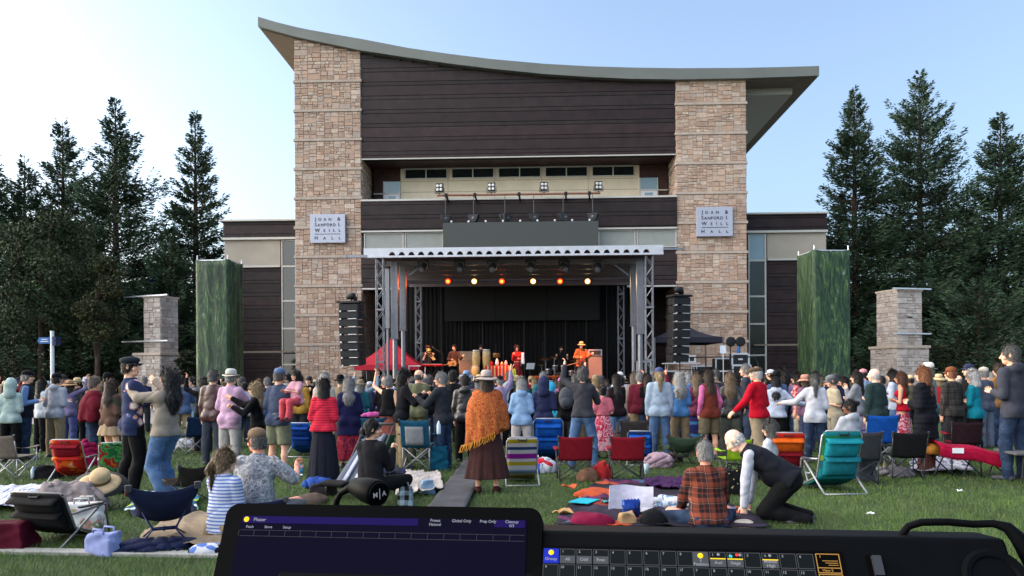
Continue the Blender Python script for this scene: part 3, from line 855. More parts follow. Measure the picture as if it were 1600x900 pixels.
for ly in (1.6, 3.2, 4.8, 6.4):
    r_ = MB(); r_.b6(L0 + .6, L1 - .6, ly - .05, ly + .05, zt - .42, zt - .3); r_.b6(L0 + .6, L1 - .6, ly - .05, ly + .05, zb - .16, zb - .08)
    nn_ = 26
    for i in range(nn_):
        xa = L0 + .6 + (L1 - L0 - 1.2) * i / nn_; xb = L0 + .6 + (L1 - L0 - 1.2) * (i + 1) / nn_
        r_.bar((xa, ly, zt - .42 if i % 2 else zb - .08), (xb, ly, zb - .08 if i % 2 else zt - .42), .05)
    r_.build('roof_truss', M('grey_truss', (.2, .18, .18), .5, .3), stage)
def truss_col(mb, x, y, z0, z1, w=.3, step=.42):
    for a in (-1, 1):
        for c_ in (-1, 1): mb.tube([(x + a * w / 2, y + c_ * w / 2, z0), (x + a * w / 2, y + c_ * w / 2, z1)], .026, 6)
    k = int((z1 - z0) / step)
    for i in range(k):
        za, zb2 = z0 + (z1 - z0) * i / k, z0 + (z1 - z0) * (i + 1) / k
        for c_ in (-1, 1):
            s_ = 1 if i % 2 else -1
            mb.tube([(x - s_ * w / 2, y + c_ * w / 2, za), (x + s_ * w / 2, y + c_ * w / 2, zb2)], .014, 5)
            mb.tube([(x + c_ * w / 2, y - s_ * w / 2, za), (x + c_ * w / 2, y + s_ * w / 2, zb2)], .014, 5)
        if i % 5 == 0: mb.b6(x - w / 2 - .03, x + w / 2 + .03, y - w / 2 - .03, y + w / 2 + .03, za, za + .08)
for px in (593, 1015):
    t_ = MB(); truss_col(t_, sx(px), .15, .05, zb - .06); t_.build('front_truss', mTRUSS, stage)
    t_ = MB(); t_.b6(sx(px) - .35, sx(px) + .35, -.2, .5, 0, .05); t_.build('base_plate', mSTEEL, stage)
for px, ly in ((654, 6.9), (970, 6.9)):
    t_ = MB(); truss_col(t_, sx(px, 480, ly), ly, DZ, sz(447, px, ly), .28); t_.build('rear_truss', mTRUSS, stage)
def post(px, ly, w, pyt, pyj, pyb):
    t_ = MB(); x = sx(px, 480, ly); zj = sz(pyj, px, ly)
    t_.b6(x - w / 2, x + w / 2, ly - w / 2, ly + w / 2, zj, sz(pyt, px, ly)); t_.b6(x - w / 2 - .02, x + w / 2 + .02, ly - w / 2 - .02, ly + w / 2 + .02, zj - .06, zj + .0)
    t_.tube([(x, ly, .02), (x, ly, zj - .05)], w * .38, 10)
    t_.build('roof_post', mTRUSS, stage, bevel=.008)
for a in ((617, 1.2, .3, 410, 528, 596), (630, 2.6, .28, 415, 515, 590), (606, 3.8, .2, 420, 511, 596), (1000, 1.2, .3, 408, 520, 592), (990, 2.6, .28, 412, 508, 590)): post(*a)
b = MB()
for sgn, px in ((1, 640), (-1, 982)):
    x = sx(px, 420, 1.8); b.bar((x, 1.8, sz(430, px, 1.8)), (x + sgn * .8, 1.8, sz(408, px, 1.8)), .07)
b.build('knee_brace', mTRUSS, stage)
b = MB(); b.b6(sx(640, 440, 6.6), sx(984, 440, 6.6), 6.5, 6.6, sz(447, 802, 6.6), sz(443, 802, 6.6)); b.build('rear_beam', M('grey_truss', (.2, .18, .18)), stage)
# video wall and drapes
yv = 8.2
for k in range(3):
    x0 = sx(694, 470, yv) + (sx(937, 470, yv) - sx(694, 470, yv)) * k / 3; x1 = sx(694, 470, yv) + (sx(937, 470, yv) - sx(694, 470, yv)) * (k + 1) / 3
    b = MB(); b.b6(x0 + .012, x1 - .012, yv, yv + .12, sz(501, 802, yv), sz(446, 802, yv)); b.build('video_wall', mLED, stage)
yd = 8.7
for k in range(11):
    p0 = 625 + k * 32.3
    x0, x1 = sx(p0, 520, yd), sx(p0 + 32.3, 520, yd)
    b = MB(); zt_ = sz(446, 802, yd)
    b.sheet(lambda u, v: (x0 + (x1 - x0) * u, yd + .022 * math.sin(u * 31 + k) + .012 * math.sin(u * 77), DZ - .5 + (zt_ - DZ + .5) * v), 26, 2, .012)
    b.build('drape', mDRAPE, stage, smooth=True)
    if k: b = MB(); b.tube([(x0, yd - .1, DZ), (x0, yd - .1, zt_)], .022, 6); b.build('drape_pole', M('pole_dark', (.05, .05, .052), .5, .3), stage)

# video banner above the roof, hung from the balcony
YL = -1.3
px0, px1 = 692, 935
b = MB(); x0, x1 = HF.x(px0, 365, YL), HF.x(px1, 365, YL); z0, z1 = HF.z(389, 813, YL), HF.z(346.5, 813, YL)
t = thing('video_screen', 'long dark grey switched-off screen above the silver stage roof', 'screen', HF.world((x0 + x1) / 2, YL, z0), -HF.A)
w_ = x1 - x0
b = MB(); b.b6(-w_ / 2, w_ / 2, 0, .16, 0, z1 - z0); b.build('display', M('screen_grey_green', (.062, .068, .062), .5, 0, .06, 30), t)
for k in range(9):
    q = MB(); q.ball((-w_ / 2 + w_ * (k + .5) / 9, .05, z1 - z0 + .06), .06, 8); q.b6(-w_ / 2 + w_ * (k + .5) / 9 - .03, -w_ / 2 + w_ * (k + .5) / 9 + .03, .02, .08, z1 - z0, z1 - z0 + .03); q.build('hanging_eye', mWHITE, t)

# lighting bar on the balcony front with its lamps
mLAMP = M('blinder_glass', (.1, .1, .1), .2, 0, .05, 5, spec=.6)
mCOPPER = M('rust_pipe', (.28, .13, .09), .5, .3, .2)
YP = -.9
zbar = HF.z(303.5, 813, YP)
bx0, bx1 = HF.x(683, 303, YP), HF.x(938, 303, YP)
t = thing('lighting_bar', 'reddish lighting pipe fixed along the balcony front', 'lighting bar', HF.world(0, YP, zbar), -HF.A)
b = MB(); b.tube([(bx0, 0, 0), (bx1, 0, 0)], .06, 8); b.build('pipe', mCOPPER, t)
for px in (697, 742, 811, 884, 921):
    x = HF.x(px, 303, YP); b = MB(); b.bar((x, 0, .0), (x + .05, .68, -.2), .09, .07); b.b6(x - .08, x + .08, -.09, .09, -.08, .09); b.build('bracket', mBLACK, t)
def blinder():
    t = thing('blinder_lamp', '', 'stage lamp', (0, 0, 0), 0, 'four-eyed lamps on the balcony pipe')
    b = MB(); b.b6(-.2, .2, -.08, .1, .12, .58); ho = b.build('housing', mBLACK, t, bevel=.02)
    for i in (-1, 1):
        for k in (0, 1):
            b = MB(); b.lathe([(.075, 0), (.08, .03), (.02, .05)], 12, (i * .095, -.07, .24 + .2 * k), np.array([[1, 0, 0], [0, 0, -1], [0, 1, 0]])); b.build('lens', M('lamp_lens', (.5, .5, .48), .15, 0, .03, 5, spec=.4, emit=(1, .95, .88), estr=.03), ho)
    b = MB(); b.bar((-.25, 0, .32), (-.25, 0, .06), .03); b.bar((.25, 0, .32), (.25, 0, .06), .03); b.bar((-.25, 0, .06), (.25, 0, .06), .03); b.bar((0, 0, .05), (0, 0, -.06), .06); b.build('yoke', mBLACK, t)
    return t
pr = blinder(); LB = ['leftmost four-eyed lamp on the balcony pipe', 'second four-eyed lamp from the left on the balcony pipe', 'third four-eyed lamp from the left on the balcony pipe', 'rightmost four-eyed lamp on the balcony pipe']
for i, px in enumerate((687, 768, 850, 935)):
    o = pr if i == 0 else copy_tree(pr); x = HF.x(px, 295, YP); o.location = HF.world(x, YP, zbar + .06); o.rotation_euler.z = -HF.A + rad([-8, -4, 5, 9][i]); o['label'] = LB[i]
def wedge_light():
    t = thing('hanging_lamp', '', 'stage lamp', (0, 0, 0), 0, 'lamps hanging above the dark screen')
    b = MB(); b.tube([(0, 0, .22), (0, 0, 1.35)], .018, 6); b.build('rod', M('dull_steel', (.12, .12, .12)), t)
    b = MB(); b.prism([(-.3, .2), (.3, .2), (.2, -.12), (.08, -.24), (-.08, -.24), (-.2, -.12)], -.22, .2); ho = b.build('housing', mDARK, t, bevel=.03)
    b = MB(); b.lathe([(.07, 0), (.08, .03), (.01, .04)], 12, (0.02, -.22, .0), np.array([[1, 0, 0], [0, 0, -1], [0, 1, 0]])); b.build('lens', mLAMP, ho)
    b = MB(); b.tube([(-.3, 0, .0), (-.3, 0, .24), (.3, 0, .24), (.3, 0, .0)], .025, 6); b.build('yoke', mBLACK, t)
    return t
pr = wedge_light()
LB = ['leftmost hanging lamp above the dark screen', 'second hanging lamp from the left above the dark screen', 'third hanging lamp from the left, turned sideways, above the dark screen', 'fourth hanging lamp from the left above the dark screen', 'second hanging lamp from the right above the dark screen', 'rightmost hanging lamp above the dark screen']
for i, px in enumerate((696, 740, 789, 834, 880, 926)):
    o = pr if i == 0 else copy_tree(pr); x = HF.x(px, 340, YP); o.location = HF.world(x, YP, HF.z(341, 813, YP)); o.rotation_euler.z = -HF.A + rad([10, -6, 50, 8, 25, -8][i]); o['label'] = LB[i]

# moving heads under the front beam, PAR lamps on the rear truss
def moving_head():
    t = thing('moving_head', '', 'stage lamp', (0, 0, 0), 0, 'moving heads under the stage roof')
    b = MB(); b.b6(-.16, .16, -.14, .14, -.1, .02); b.b6(-.03, .03, -.05, .05, .02, .16); b.build('base', mDARK, t, bevel=.015)
    b = MB(); b.bar((-.22, 0, -.1), (-.22, 0, -.38), .05, .1); b.bar((.22, 0, -.1), (.22, 0, -.38), .05, .1); b.bar((-.24, 0, -.1), (.24, 0, -.1), .06, .1); b.build('yoke', mDARK, t)
    b = MB(); c, s_ = math.cos(rad(35)), math.sin(rad(35)); rot = np.array([[1, 0, 0], [0, c, -s_], [0, s_, c]]) @ np.array([[1, 0, 0], [0, 0, -1], [0, 1, 0]])
    b.lathe([(.1, -.2), (.16, -.14), (.17, .05), (.14, .2), (.15, .24)], 14, (0, 0, -.38), rot); h_ = b.build('head', mDARK, t, smooth=False)
    b = MB(); b.lathe([(.12, .238), (.11, .255), (.02, .262)], 14, (0, 0, -.38), rot); b.build('lens', mLAMP, h_)
    return t
pr = moving_head()
nth = ['leftmost', 'second from the left', 'third from the left', 'third from the right', 'second from the right', 'rightmost']
for i, px in enumerate((661, 718, 770, 829, 881, 934)):
    o = pr if i == 0 else copy_tree(pr); x = sx(px, 408, 1.0); o.location = SF.world(x, 1.0, sz(404, px, 1.0)); o.rotation_euler.z = -SF.A + rad([-15, 8, -5, 5, 20, -10][i]); o['label'] = 'dark moving head under the silver roof beam, %s of six' % nth[i]
YPAR = 6.4
mHOTR = M('red_lamp_lens', (.8, .1, .03), .3, 0, 0, emit=(.8, .02, .004), estr=.9)
mHOTW = M('warm_lamp_lens', (.9, .7, .4), .3, 0, 0, emit=(.9, .33, .06), estr=.8)
mHOTC = M('lamp_core', (1, .9, .7), .3, 0, 0, emit=(1, .62, .3), estr=3)
mHOTRC = M('red_lamp_core', (1, .5, .1), .3, 0, 0, emit=(1, .09, .012), estr=2.2)
def par(i, px):
    warm = i % 2
    t = thing('par_lamp', 'glowing %s stage lamp over the band, %s of six' % ('warm white' if warm else 'red', nth[i]), 'stage lamp', SF.world(sx(px, 440, YPAR), YPAR, sz(439.5, px, YPAR)), -SF.A, 'lit lamps over the band')
    ry = np.array([[1, 0, 0], [0, 0, -1], [0, 1, 0]]) 
    c, s_ = math.cos(rad(14)), math.sin(rad(14)); ry = np.array([[1, 0, 0], [0, c, -s_], [0, s_, c]]) @ ry
    b = MB(); b.lathe([(.08, -.28), (.15, -.2), (.16, .0), (.15, .02)], 16, (0, 0, 0), ry); b.build('can', mBLACK, t, smooth=False)
    b = MB(); b.lathe([(.145, .012), (.12, .035), (.02, .05)], 16, (0, 0, 0), ry); le = b.build('lens', mHOTW if warm else mHOTR, t)
    b = MB(); b.lathe([(.085, .045), (.07, .06), (.02, .075)], 14, (0, 0, 0), ry); b.build('bulb', mHOTC if warm else mHOTRC, le)
    b = MB(); b.tube([(-.24, 0, 0), (-.24, .0, .25), (.24, .0, .25), (.24, 0, 0)], .02, 6); b.tube([(0, 0, .25), (0, 0, .4)], .03, 6); b.build('yoke', mBLACK, t)
    ld = bpy.data.lights.new('par_light', 'SPOT'); ld.energy = 40; ld.color = (1, .7, .4) if warm else (1, .12, .03); ld.spot_size = rad(95); ld.spot_blend = .7; ld.shadow_soft_size = .15
    lo = bpy.data.objects.new('par_light', ld); COL.objects.link(lo); lo.parent = t; lo.location = (0, -.15, -.03); lo.rotation_euler = (rad(-52), 0, 0)
for i, px in enumerate((700, 741, 784, 833, 875, 918)): par(i, px)
t = thing('lamp_truss', 'dark truss carrying the row of glowing red and white lamps', 'truss', SF.world(0, YPAR, sz(434, 802, YPAR)), -SF.A)
b = MB(); a0, a1 = sx(655, 435, YPAR), sx(968, 435, YPAR)
for dz in (.1, .4): b.tube([(a0, 0, dz), (a1, 0, dz)], .025, 6)
for i in range(30): b.tube([(a0 + (a1 - a0) * i / 30, 0, .1 + .3 * (i % 2)), (a0 + (a1 - a0) * (i + 1) / 30, 0, .4 - .3 * (i % 2))], .014, 5)
b.build('chords', M('grey_truss', (.2, .18, .18)), t)
# front wash lamps (the warm front light the band stands in)
for px, tpx, col, e in ((690, 700, (1, .38, .18), 620), (800, 808, (1, .22, .12), 900), (905, 905, (1, .27, .1), 950)):
    ld = bpy.data.lights.new('front_wash', 'SPOT'); ld.energy = e; ld.color = col; ld.spot_size = rad(36); ld.spot_blend = .6; ld.shadow_soft_size = .12
    lo = bpy.data.objects.new('front_wash', ld); COL.objects.link(lo)
    p = SF.world(sx(px, 410, .7), .7, sz(413, px, .7)); q = SF.world(sx(tpx, 570, 3.2), 3.2, 1.6); lo.location = p
    lo.rotation_euler = (q - p).to_track_quat('-Z', 'Y').to_euler()

# line arrays
mSPK = M('speaker_black', (.012, .012, .014), .55, 0, .15, 10)
mGRL = M('speaker_grille', (.018, .019, .021), .7, .2, .3, 60)
def line_array(px, pyt, pyb, wpx, d, yaw, lab):
    c = at(px, pyt, d); k = d / FPX; H = c.z - at(px, pyb, d).z; w = wpx * k
    t = thing('speaker_array', lab, 'loudspeaker', (c.x, d, c.z), yaw, 'hanging speaker stacks beside the stage')
    n = 8; hb = H / n; y = 0
    for i in range(n):
        tilt = rad(1.2 * i); b = MB(); rot = np.array([[1, 0, 0], [0, math.cos(tilt), -math.sin(tilt)], [0, math.sin(tilt), math.cos(tilt)]])
        cc = (0, y, -hb * (i + .5))
        b.box(cc, (w * .96, .55, hb * .9), rot); y += .008 * i
        o = b.build('speaker_cabinet', mSPK, t, bevel=.015)
        b = MB(); b.box((0, cc[1] - .285, cc[2]), (w * .86, .03, hb * .76), rot); b.build('grille', mGRL, o)
        b = MB(); b.box((-w * .36, cc[1] - .2, cc[2] - hb * .5), (.05, .3, .05), None); b.box((w * .2, cc[1] - .25, cc[2] - hb * .5), (w * .4, .2, .018), None); b.build('rigging_bracket', mSTEEL, o)
    b = MB(); b.b6(-w * .55, w * .55, -.35, .3, .02, .1); b.build('fly_bar', mBLACK, t)
    b = MB(); b.lathe([(.03, -.2), (.13, -.16), (.14, .16), (.03, .2)], 12, (-.02, 0, .32), np.array([[0, 0, 1], [0, 1, 0], [1, 0, 0]])); b.ball((.15, .05, .22), .1, 10); b.tube([(0, 0, .1), (0, 0, .3)], .035, 6); b.build('hoist', mBLACK, t, smooth=True)
    zc = at(px, 402, d).z - c.z
    b = MB(); b.tube([(0, 0, .4), (0, 0, zc)], .014, 5); b.build('chain', M('rust_pipe', (.28, .13, .09)), t)
    return t
line_array(549, 475, 571, 35, 31.5, rad(-14), 'black hanging speaker stack left of the stage, over the red tent')
line_array(1061, 465, 566, 30, 31.5, rad(16), 'black hanging speaker stack right of the stage, beside the black tent')
t = thing('rigging_arm', 'short aluminium arm out from the left end of the stage roof', 'rigging arm', at(540, 401, 31.6), -SF.A)
b = MB(); b.b6(0, .9, -.06, .06, -.05, .05); b.b6(-.02, .06, -.09, .09, -.08, .08); b.build('beam', mTRUSS, t)
t = thing('rigging_arm', 'short aluminium arm out from the right end of the stage roof', 'rigging arm', at(1036, 389, 31.6), -SF.A)
b = MB(); b.b6(0, .85, -.04, .04, -.04, .04); b.b6(.8, .88, -.07, .07, -.07, .07); b.build('beam', mTRUSS, t)

# tents
def tent(px0, px1, pxa, pya, pye, d, mat, lab, val=.25):
    k = d / FPX; w = (px1 - px0) * k; c = at((px0 + px1) / 2, pye, d); za = at(pxa, pya, d + w / 2).z; ze = c.z
    t = thing('canopy_tent', lab, 'tent', (c.x, d, 0), 0)
    b = MB(); h = w / 2; xa = 0
    prof = []
    V = [(-h, 0, ze), (h, 0, ze), (h, w, ze), (-h, w, ze), (xa, w / 2, za)]
    def face(i, j):
        A_, B_ = np.array(V[i]), np.array(V[j]); T_ = np.array(V[4])
        def fn(u, v):
            P = (A_ + (B_ - A_) * u) * (1 - v) + T_ * v; P = P.copy(); P[2] -= .16 * math.sin(PI * v) * (1 - v * .3); return P
        return fn
    for i in range(4): b.sheet(face(i, (i + 1) % 4), 8, 8, .008)
    for i in range(4):
        A_, B_ = V[i], V[(i + 1) % 4]
        b.sheet(lambda u, v: (A_[0] + (B_[0] - A_[0]) * u, A_[1] + (B_[1] - A_[1]) * u, ze - v * val), 6, 1, .006)
    b.build('roof', mat, t)
    for x, y in ((-h, 0), (h, 0), (h, w), (-h, w)):
        p = MB(); p.tube([(x * .98, y, 0), (x * .98, y, ze - .02)], .028, 6); p.build('leg', mTRUSS, t)
tent(552, 655, 607, 529, 570, 37, M('red_canvas', (.42, .012, .03), .7, 0, .1, 1.2), 'red canopy tent beneath the hanging speakers left of the stage')
tent(1022, 1131, 1078, 505, 527, 36.5, M('black_canvas', (.022, .022, .035), .75, 0, .1, 1.2), 'black canopy tent right of the stage')

# gear right of the stage: cases, desk, rail, lamps
def road_case(px, py_top, d, w, h, lab, dep=.6, z0=0.0, lid=True):
    c = at(px, py_top, d); h = c.z - (z0 or 0); z0 = z0 or 0
    t = thing('road_case', lab, 'road case', (c.x, d, max(0, z0)), rad(rnd.uniform(-8, 8)), 'road cases right of the stage')
    b = MB(); b.b6(-w / 2, w / 2, 0, dep, .0, h); b.build('case', mBLACK, t, bevel=.01)
    e = MB(); q = .035
    for zz in (0, h): e.b6(-w / 2 - .008, w / 2 + .008, -.012, .012, zz - q, zz + q)
    for x in (-w / 2, w / 2): e.b6(x - q, x + q, -.012, .012, 0, h)
    e.build('edge', mSTEEL, t)
    e = MB(); e.b6(-.1, .1, -.02, .0, h * .45, h * .6); e.build('latch', mSTEEL, t)
rnd = random.Random(7)
for a in ((1157, 553, 35, .75, .5, 'silver-edged black case under the blue bottle, topmost of its stack', .6, at(1159, 571, 34.9).z + .02), (1159, 571, 34.9, .8, .55, 'silver-edged black case at the bottom of the stack by the hall corner'), (1130, 560, 36, .7, .4, 'flat black case beside the stack with the blue bottle'), (1126, 580, 35.5, .9, .35, 'black case low beside the music stand'), (1006, 565, 33.5, .6, .7, 'small open black case inside the right front truss'), (1046, 580, 34, .7, .4, 'black case below the right speaker stack'), (1100, 572, 37, 1.2, .6, 'long black case under the black tent')): road_case(*a)
t = thing('folding_table', 'white folding table under the black tent right of the stage', 'table', (at(1068, 567, 34).x, 34, 0))
zt_ = at(1068, 567, 34).z; b = MB(); b.b6(-.85, .75, 0, .6, zt_ - .04, zt_); b.build('tabletop', mWHITE, t)
for x in (-.7, .6):
    for y in (.06, .54): b = MB(); b.tube([(x, y, 0), (x, y, zt_ - .04)], .02, 6); b.build('leg', mSTEEL, t)
t = thing('flat_monitor', 'small white monitor on the white table under the black tent', 'monitor', (at(1082, 567, 34).x, 34.1, zt_))
b = MB(); b.b6(-.18, .18, 0, .12, .02, .34); b.build('casing', mWHITE, t, bevel=.01); b = MB(); b.b6(-.1, .1, -.006, -.001, .08, .26); b.build('screen', mDARK, t)
t = thing('music_stand', 'white sheet music on a stand right of the black tent', 'music stand', (at(1130, 545, 33).x, 33, 0))
zz = at(1130, 545, 33).z; b = MB(); b.tube([(0, 0, .02), (0, 0, zz - .2)], .02, 6); b.lathe([(.25, 0), (.22, .02), (.03, .05)], 12); b.build('stand', mSTEEL, t)
b = MB(); b.sheet(lambda u, v: ((u - .5) * .26, .06 * v, zz - .2 + .35 * v), 3, 3, .008); b.build('sheet_music', M('paper', (.6, .66, .72), .8), t)
t = thing('water_bottle', 'blue water bottle standing on the stacked road cases', 'bottle', (at(1154, 553, 35.2).x, 35.2, at(1157, 553, 35).z))
b = MB(); b.lathe([(.08, 0), (.085, .03), (.085, .26), (.03, .31), (.03, .36), (.01, .37)], 12); b.build('bottle_body', mBLUE, t, smooth=True)
for i, (px, lab) in enumerate(((1141, 'round black lamp head on a stand left of the blue bottle'), (1156, 'round black lamp head on a stand above the blue bottle'))):
    t = thing('flood_lamp', lab, 'stage lamp', (at(px, 533, 36).x, 36, 0), 0, 'round lamps by the hall corner'); zz = at(px, 534, 36).z
    b = MB(); b.tube([(0, 0, 0), (0, 0, zz - .1)], .025, 6); b.build('stand', mBLACK, t)
    b = MB(); b.lathe([(.08, -.2), (.18, -.1), (.24, .1), (.2, .12), (.02, .1)], 16, (0, 0, zz), np.array([[1, 0, 0], [0, 0, -1], [0, 1, 0]])); b.build('head', mBLACK, t, smooth=True)
t = thing('guard_rail', 'black pipe rail in front of the gear right of the stage', 'rail', (at(1110, 560, 33.4).x, 33.4, 0)); zz = at(1110, 558, 33.4).z
b = MB(); b.tube([(-1.4, 0, zz), (1.95, 0, zz), (2.1, 0, zz - .3), (2.1, 0, 0)], .03, 6); b.tube([(-1.4, 0, zz - .55), (2.1, 0, zz - .55)], .025, 6); b.build('rail', mBLACK, t, smooth=True)
for x in (-1.35, -.2, .9): b = MB(); b.tube([(x, 0, 0), (x, 0, zz)], .025, 6); b.build('leg', mBLACK, t)
# crowd barrier on the left
def barrier(px, py, d, lab, yaw):
    t = thing('crowd_barrier', lab, 'barrier', (at(px, py, d).x, d, 0), yaw, 'steel barriers by the path'); w, h = 1.9, 1.1
    b = MB(); b.tube([(-w / 2, 0, .15), (-w / 2, 0, h - .1), (-w / 2 + .1, 0, h), (w / 2 - .1, 0, h), (w / 2, 0, h - .1), (w / 2, 0, .15), (-w / 2, 0, .15)], .024, 7); b.build('frame', mWHITE, t)
    b = MB()
    for i in range(1, 14): b.tube([(-w / 2 + w * i / 14, 0, .15), (-w / 2 + w * i / 14, 0, h)], .012, 5)
    b.build('infill_bars', mWHITE, t)
    for x in (-.7, .7): b = MB(); b.bar((x, -.3, .03), (x, .3, .03), .05); b.bar((x, 0, .03), (x, 0, .15), .04); b.build('foot', mSTEEL, t)
barrier(284, 610, 27, 'light steel barrier behind the man in the grey sweater', rad(55)); barrier(318, 608, 29.5, 'light steel barrier behind the leather-jacketed man', rad(0))

# ================================================================== chairs
mDGRY = M('dark_grey_tube', (.06, .06, .064), .4, .4, .1)
def scaled(t, sc, x, d, rz):
    t.location = (x, d, 0); t.rotation_euler.z = rad(rz); t.scale = (sc, sc, sc); return t
def camp_chair(x, d, rz, label, fab, fab2=None, sc=1.0, arms=True, panel=None, frame=None, lean=.1, group='folding camp chairs', w=.27, top=.86):
    fr = frame or (mDGRY if any(q in label for q in ('red camp', 'black camp', 'brown camp', 'grey camp', 'lime', 'red top')) else mALU); fab2 = fab2 or fab
    t = thing('camp_chair', label, 'camp chair', (0, 0, 0), 0, group)
    f = MB(); r = .0115
    for s_ in (-1, 1):
        f.tube([(s_ * w, -.2, .0), (s_ * w, -.2, .45)], r, 6); f.tube([(s_ * (w + .01), -.2, .4), (s_ * (w + .03), -.2 - lean, top)], r, 6)
        f.tube([(s_ * w, .26, .0), (s_ * (w + .02), .26, .6)], r, 6)
        f.tube([(s_ * w, -.2, .02), (s_ * w, .26, .4)], r, 6); f.tube([(s_ * w, .26, .02), (s_ * w, -.2, .4)], r, 6)
        f.tube([(s_ * w, -.2, .02), (-s_ * w, -.2, .41)], r, 6); f.tube([(s_ * w, .26, .02), (-s_ * w, .26, .41)], r, 6)
    f.build('frame', fr, t, smooth=True)
    for x_, y_ in ((-w, -.2), (w, -.2), (-w, .26), (w, .26)): q = MB(); q.box((x_, y_, .012), (.045, .045, .024)); q.build('foot', mDARK, t)
    z0, z1 = .4, top + .01
    bk = MB(); bk.sheet(lambda u, v: ((u - .5) * 2 * (w + .015 + .02 * v), -.2 - lean * v - .055 * math.sin(PI * u) * (1 - .5 * v) + .004 * math.sin(u * 31 + v * 9), z0 + (z1 - z0) * v - .018 * math.sin(PI * u) * v), 16, 8, .012)
    bo = bk.build('backrest', fab, t, smooth=True)
    if panel:
        q = MB(); q.sheet(lambda u, v: ((u - .5) * 2 * w * .68, -.2 - lean * (.15 + .62 * v) - .062 * math.sin(PI * (.16 + .68 * u)) - .013, z0 + (z1 - z0) * (.1 + .66 * v)), 10, 5, .008); q.build('mesh_panel', panel, bo, smooth=True)
    for s_ in (-1, 1):
        q = MB(); q.tube([(s_ * (w + .027), -.2 - lean * .75, z0 + (z1 - z0) * .78), (s_ * (w + .035), -.2 - lean - .005, z1 + .012)], .02, 7); q.build('corner_sleeve', mDARK, bo)
    q = MB(); q.sheet(lambda u, v: ((u - .5) * 2 * w, -.2 + .46 * v, .42 - .06 * math.sin(PI * u) * math.sin(PI * v) + .02 * v), 10, 8, .012); q.build('seat', fab2, t, smooth=True)
    if arms:
        for s_ in (-1, 1):
            q = MB(); q.sheet(lambda u, v: (s_ * (w + .03) + (u - .5) * .1, -.24 + .54 * v, .63 - .035 * math.sin(PI * v)), 4, 8, .012); q.build('armrest', fab2, t, smooth=True)
    return scaled(t, sc, x, d, rz)
def beach_chair(x, d, rz, label, fab, sc=1.0, pouch=None, pouch2=None, tube=None, h=.78, w=.27, lean=.24, group='low beach chairs', arms=True):
    tb = tube or mALU
    t = thing('beach_chair', label, 'beach chair', (0, 0, 0), 0, group)
    f = MB(); r = .0135
    yb = -.12
    P = lambda v: (yb - lean * v, .2 + (h - .2) * v)
    f.tube([(-w, .42, .02), (-w, P(0)[0], P(0)[1] + .02), (-w, P(.9)[0], P(.9)[1]), (-w + .05, P(1)[0], P(1)[1]), (w - .05, P(1)[0], P(1)[1]), (w, P(.9)[0], P(.9)[1]), (w, P(0)[0], P(0)[1] + .02), (w, .42, .02)], r, 7)
    for s_ in (-1, 1):
        f.tube([(s_ * (w + .02), .36, .015), (s_ * (w + .02), .3, .42), (s_ * (w + .02), P(.38)[0], P(.38)[1] + .02)], r, 7)
        f.tube([(s_ * (w + .02), .2, .4), (s_ * (w + .02), P(.55)[0] - .16, .015)], r, 7)
    f.tube([(-w - .02, P(.55)[0] - .16, .015), (w + .02, P(.55)[0] - .16, .015)], r, 7); f.tube([(-w, .42, .02), (w, .42, .02)], r, 7)
    f.build('frame', tb, t, smooth=True)
    if arms:
        for s_ in (-1, 1): q = MB(); q.box((s_ * (w + .025), .08, .44), (.05, .34, .025)); q.build('armrest', mWHITE if pouch is None else mDARK, t, bevel=.008)
    q = MB(); q.sheet(lambda u, v: ((u - .5) * 2 * (w - .006), P(v)[0] - .03 * math.sin(PI * u), P(v)[1] - .01), 10, 12, .01); bo = q.build('backrest', fab, t, smooth=True)
    q = MB(); q.sheet(lambda u, v: ((u - .5) * 2 * (w - .006), .42 - (.42 - yb) * v, .035 + .17 * v - .03 * math.sin(PI * v)), 10, 8, .01); q.build('seat', fab, t, smooth=True)
    if pouch:
        for k, (v0, v1, m) in enumerate(((.06, .42, pouch2 or pouch), (.46, .8, pouch))):
            q = MB(); q.sheet(lambda u, v: ((u - .5) * 2 * w * .84, P(v0 + (v1 - v0) * v)[0] - .035 - .075 * (math.sin(PI * min(1, max(0, v * .9 + .1))) ** .5) * (math.sin(PI * u) ** .35) + .005 * math.sin(u * 40) * v, P(v0 + (v1 - v0) * v)[1]), 12, 8, .012)
            po = q.build('pouch', m, bo, smooth=True)
            q = MB(); q.sheet(lambda u, v: ((u - .5) * 2 * w * .88, P(v1)[0] - .05 - .085 * math.sin(PI * v * .5), P(v1)[1] + .03 - .07 * v), 10, 4, .012); q.build('flap', m, po, smooth=True)
    q = MB(); q.tube([(-.07, P(.97)[0] - .02, P(.97)[1]), (-.06, P(.97)[0] - .05, P(.97)[1] - .03), (.06, P(.97)[0] - .05, P(.97)[1] - .03), (.07, P(.97)[0] - .02, P(.97)[1])], .011, 6); q.build('carry_strap', mBLACK, bo)
    return scaled(t, sc, x, d, rz)
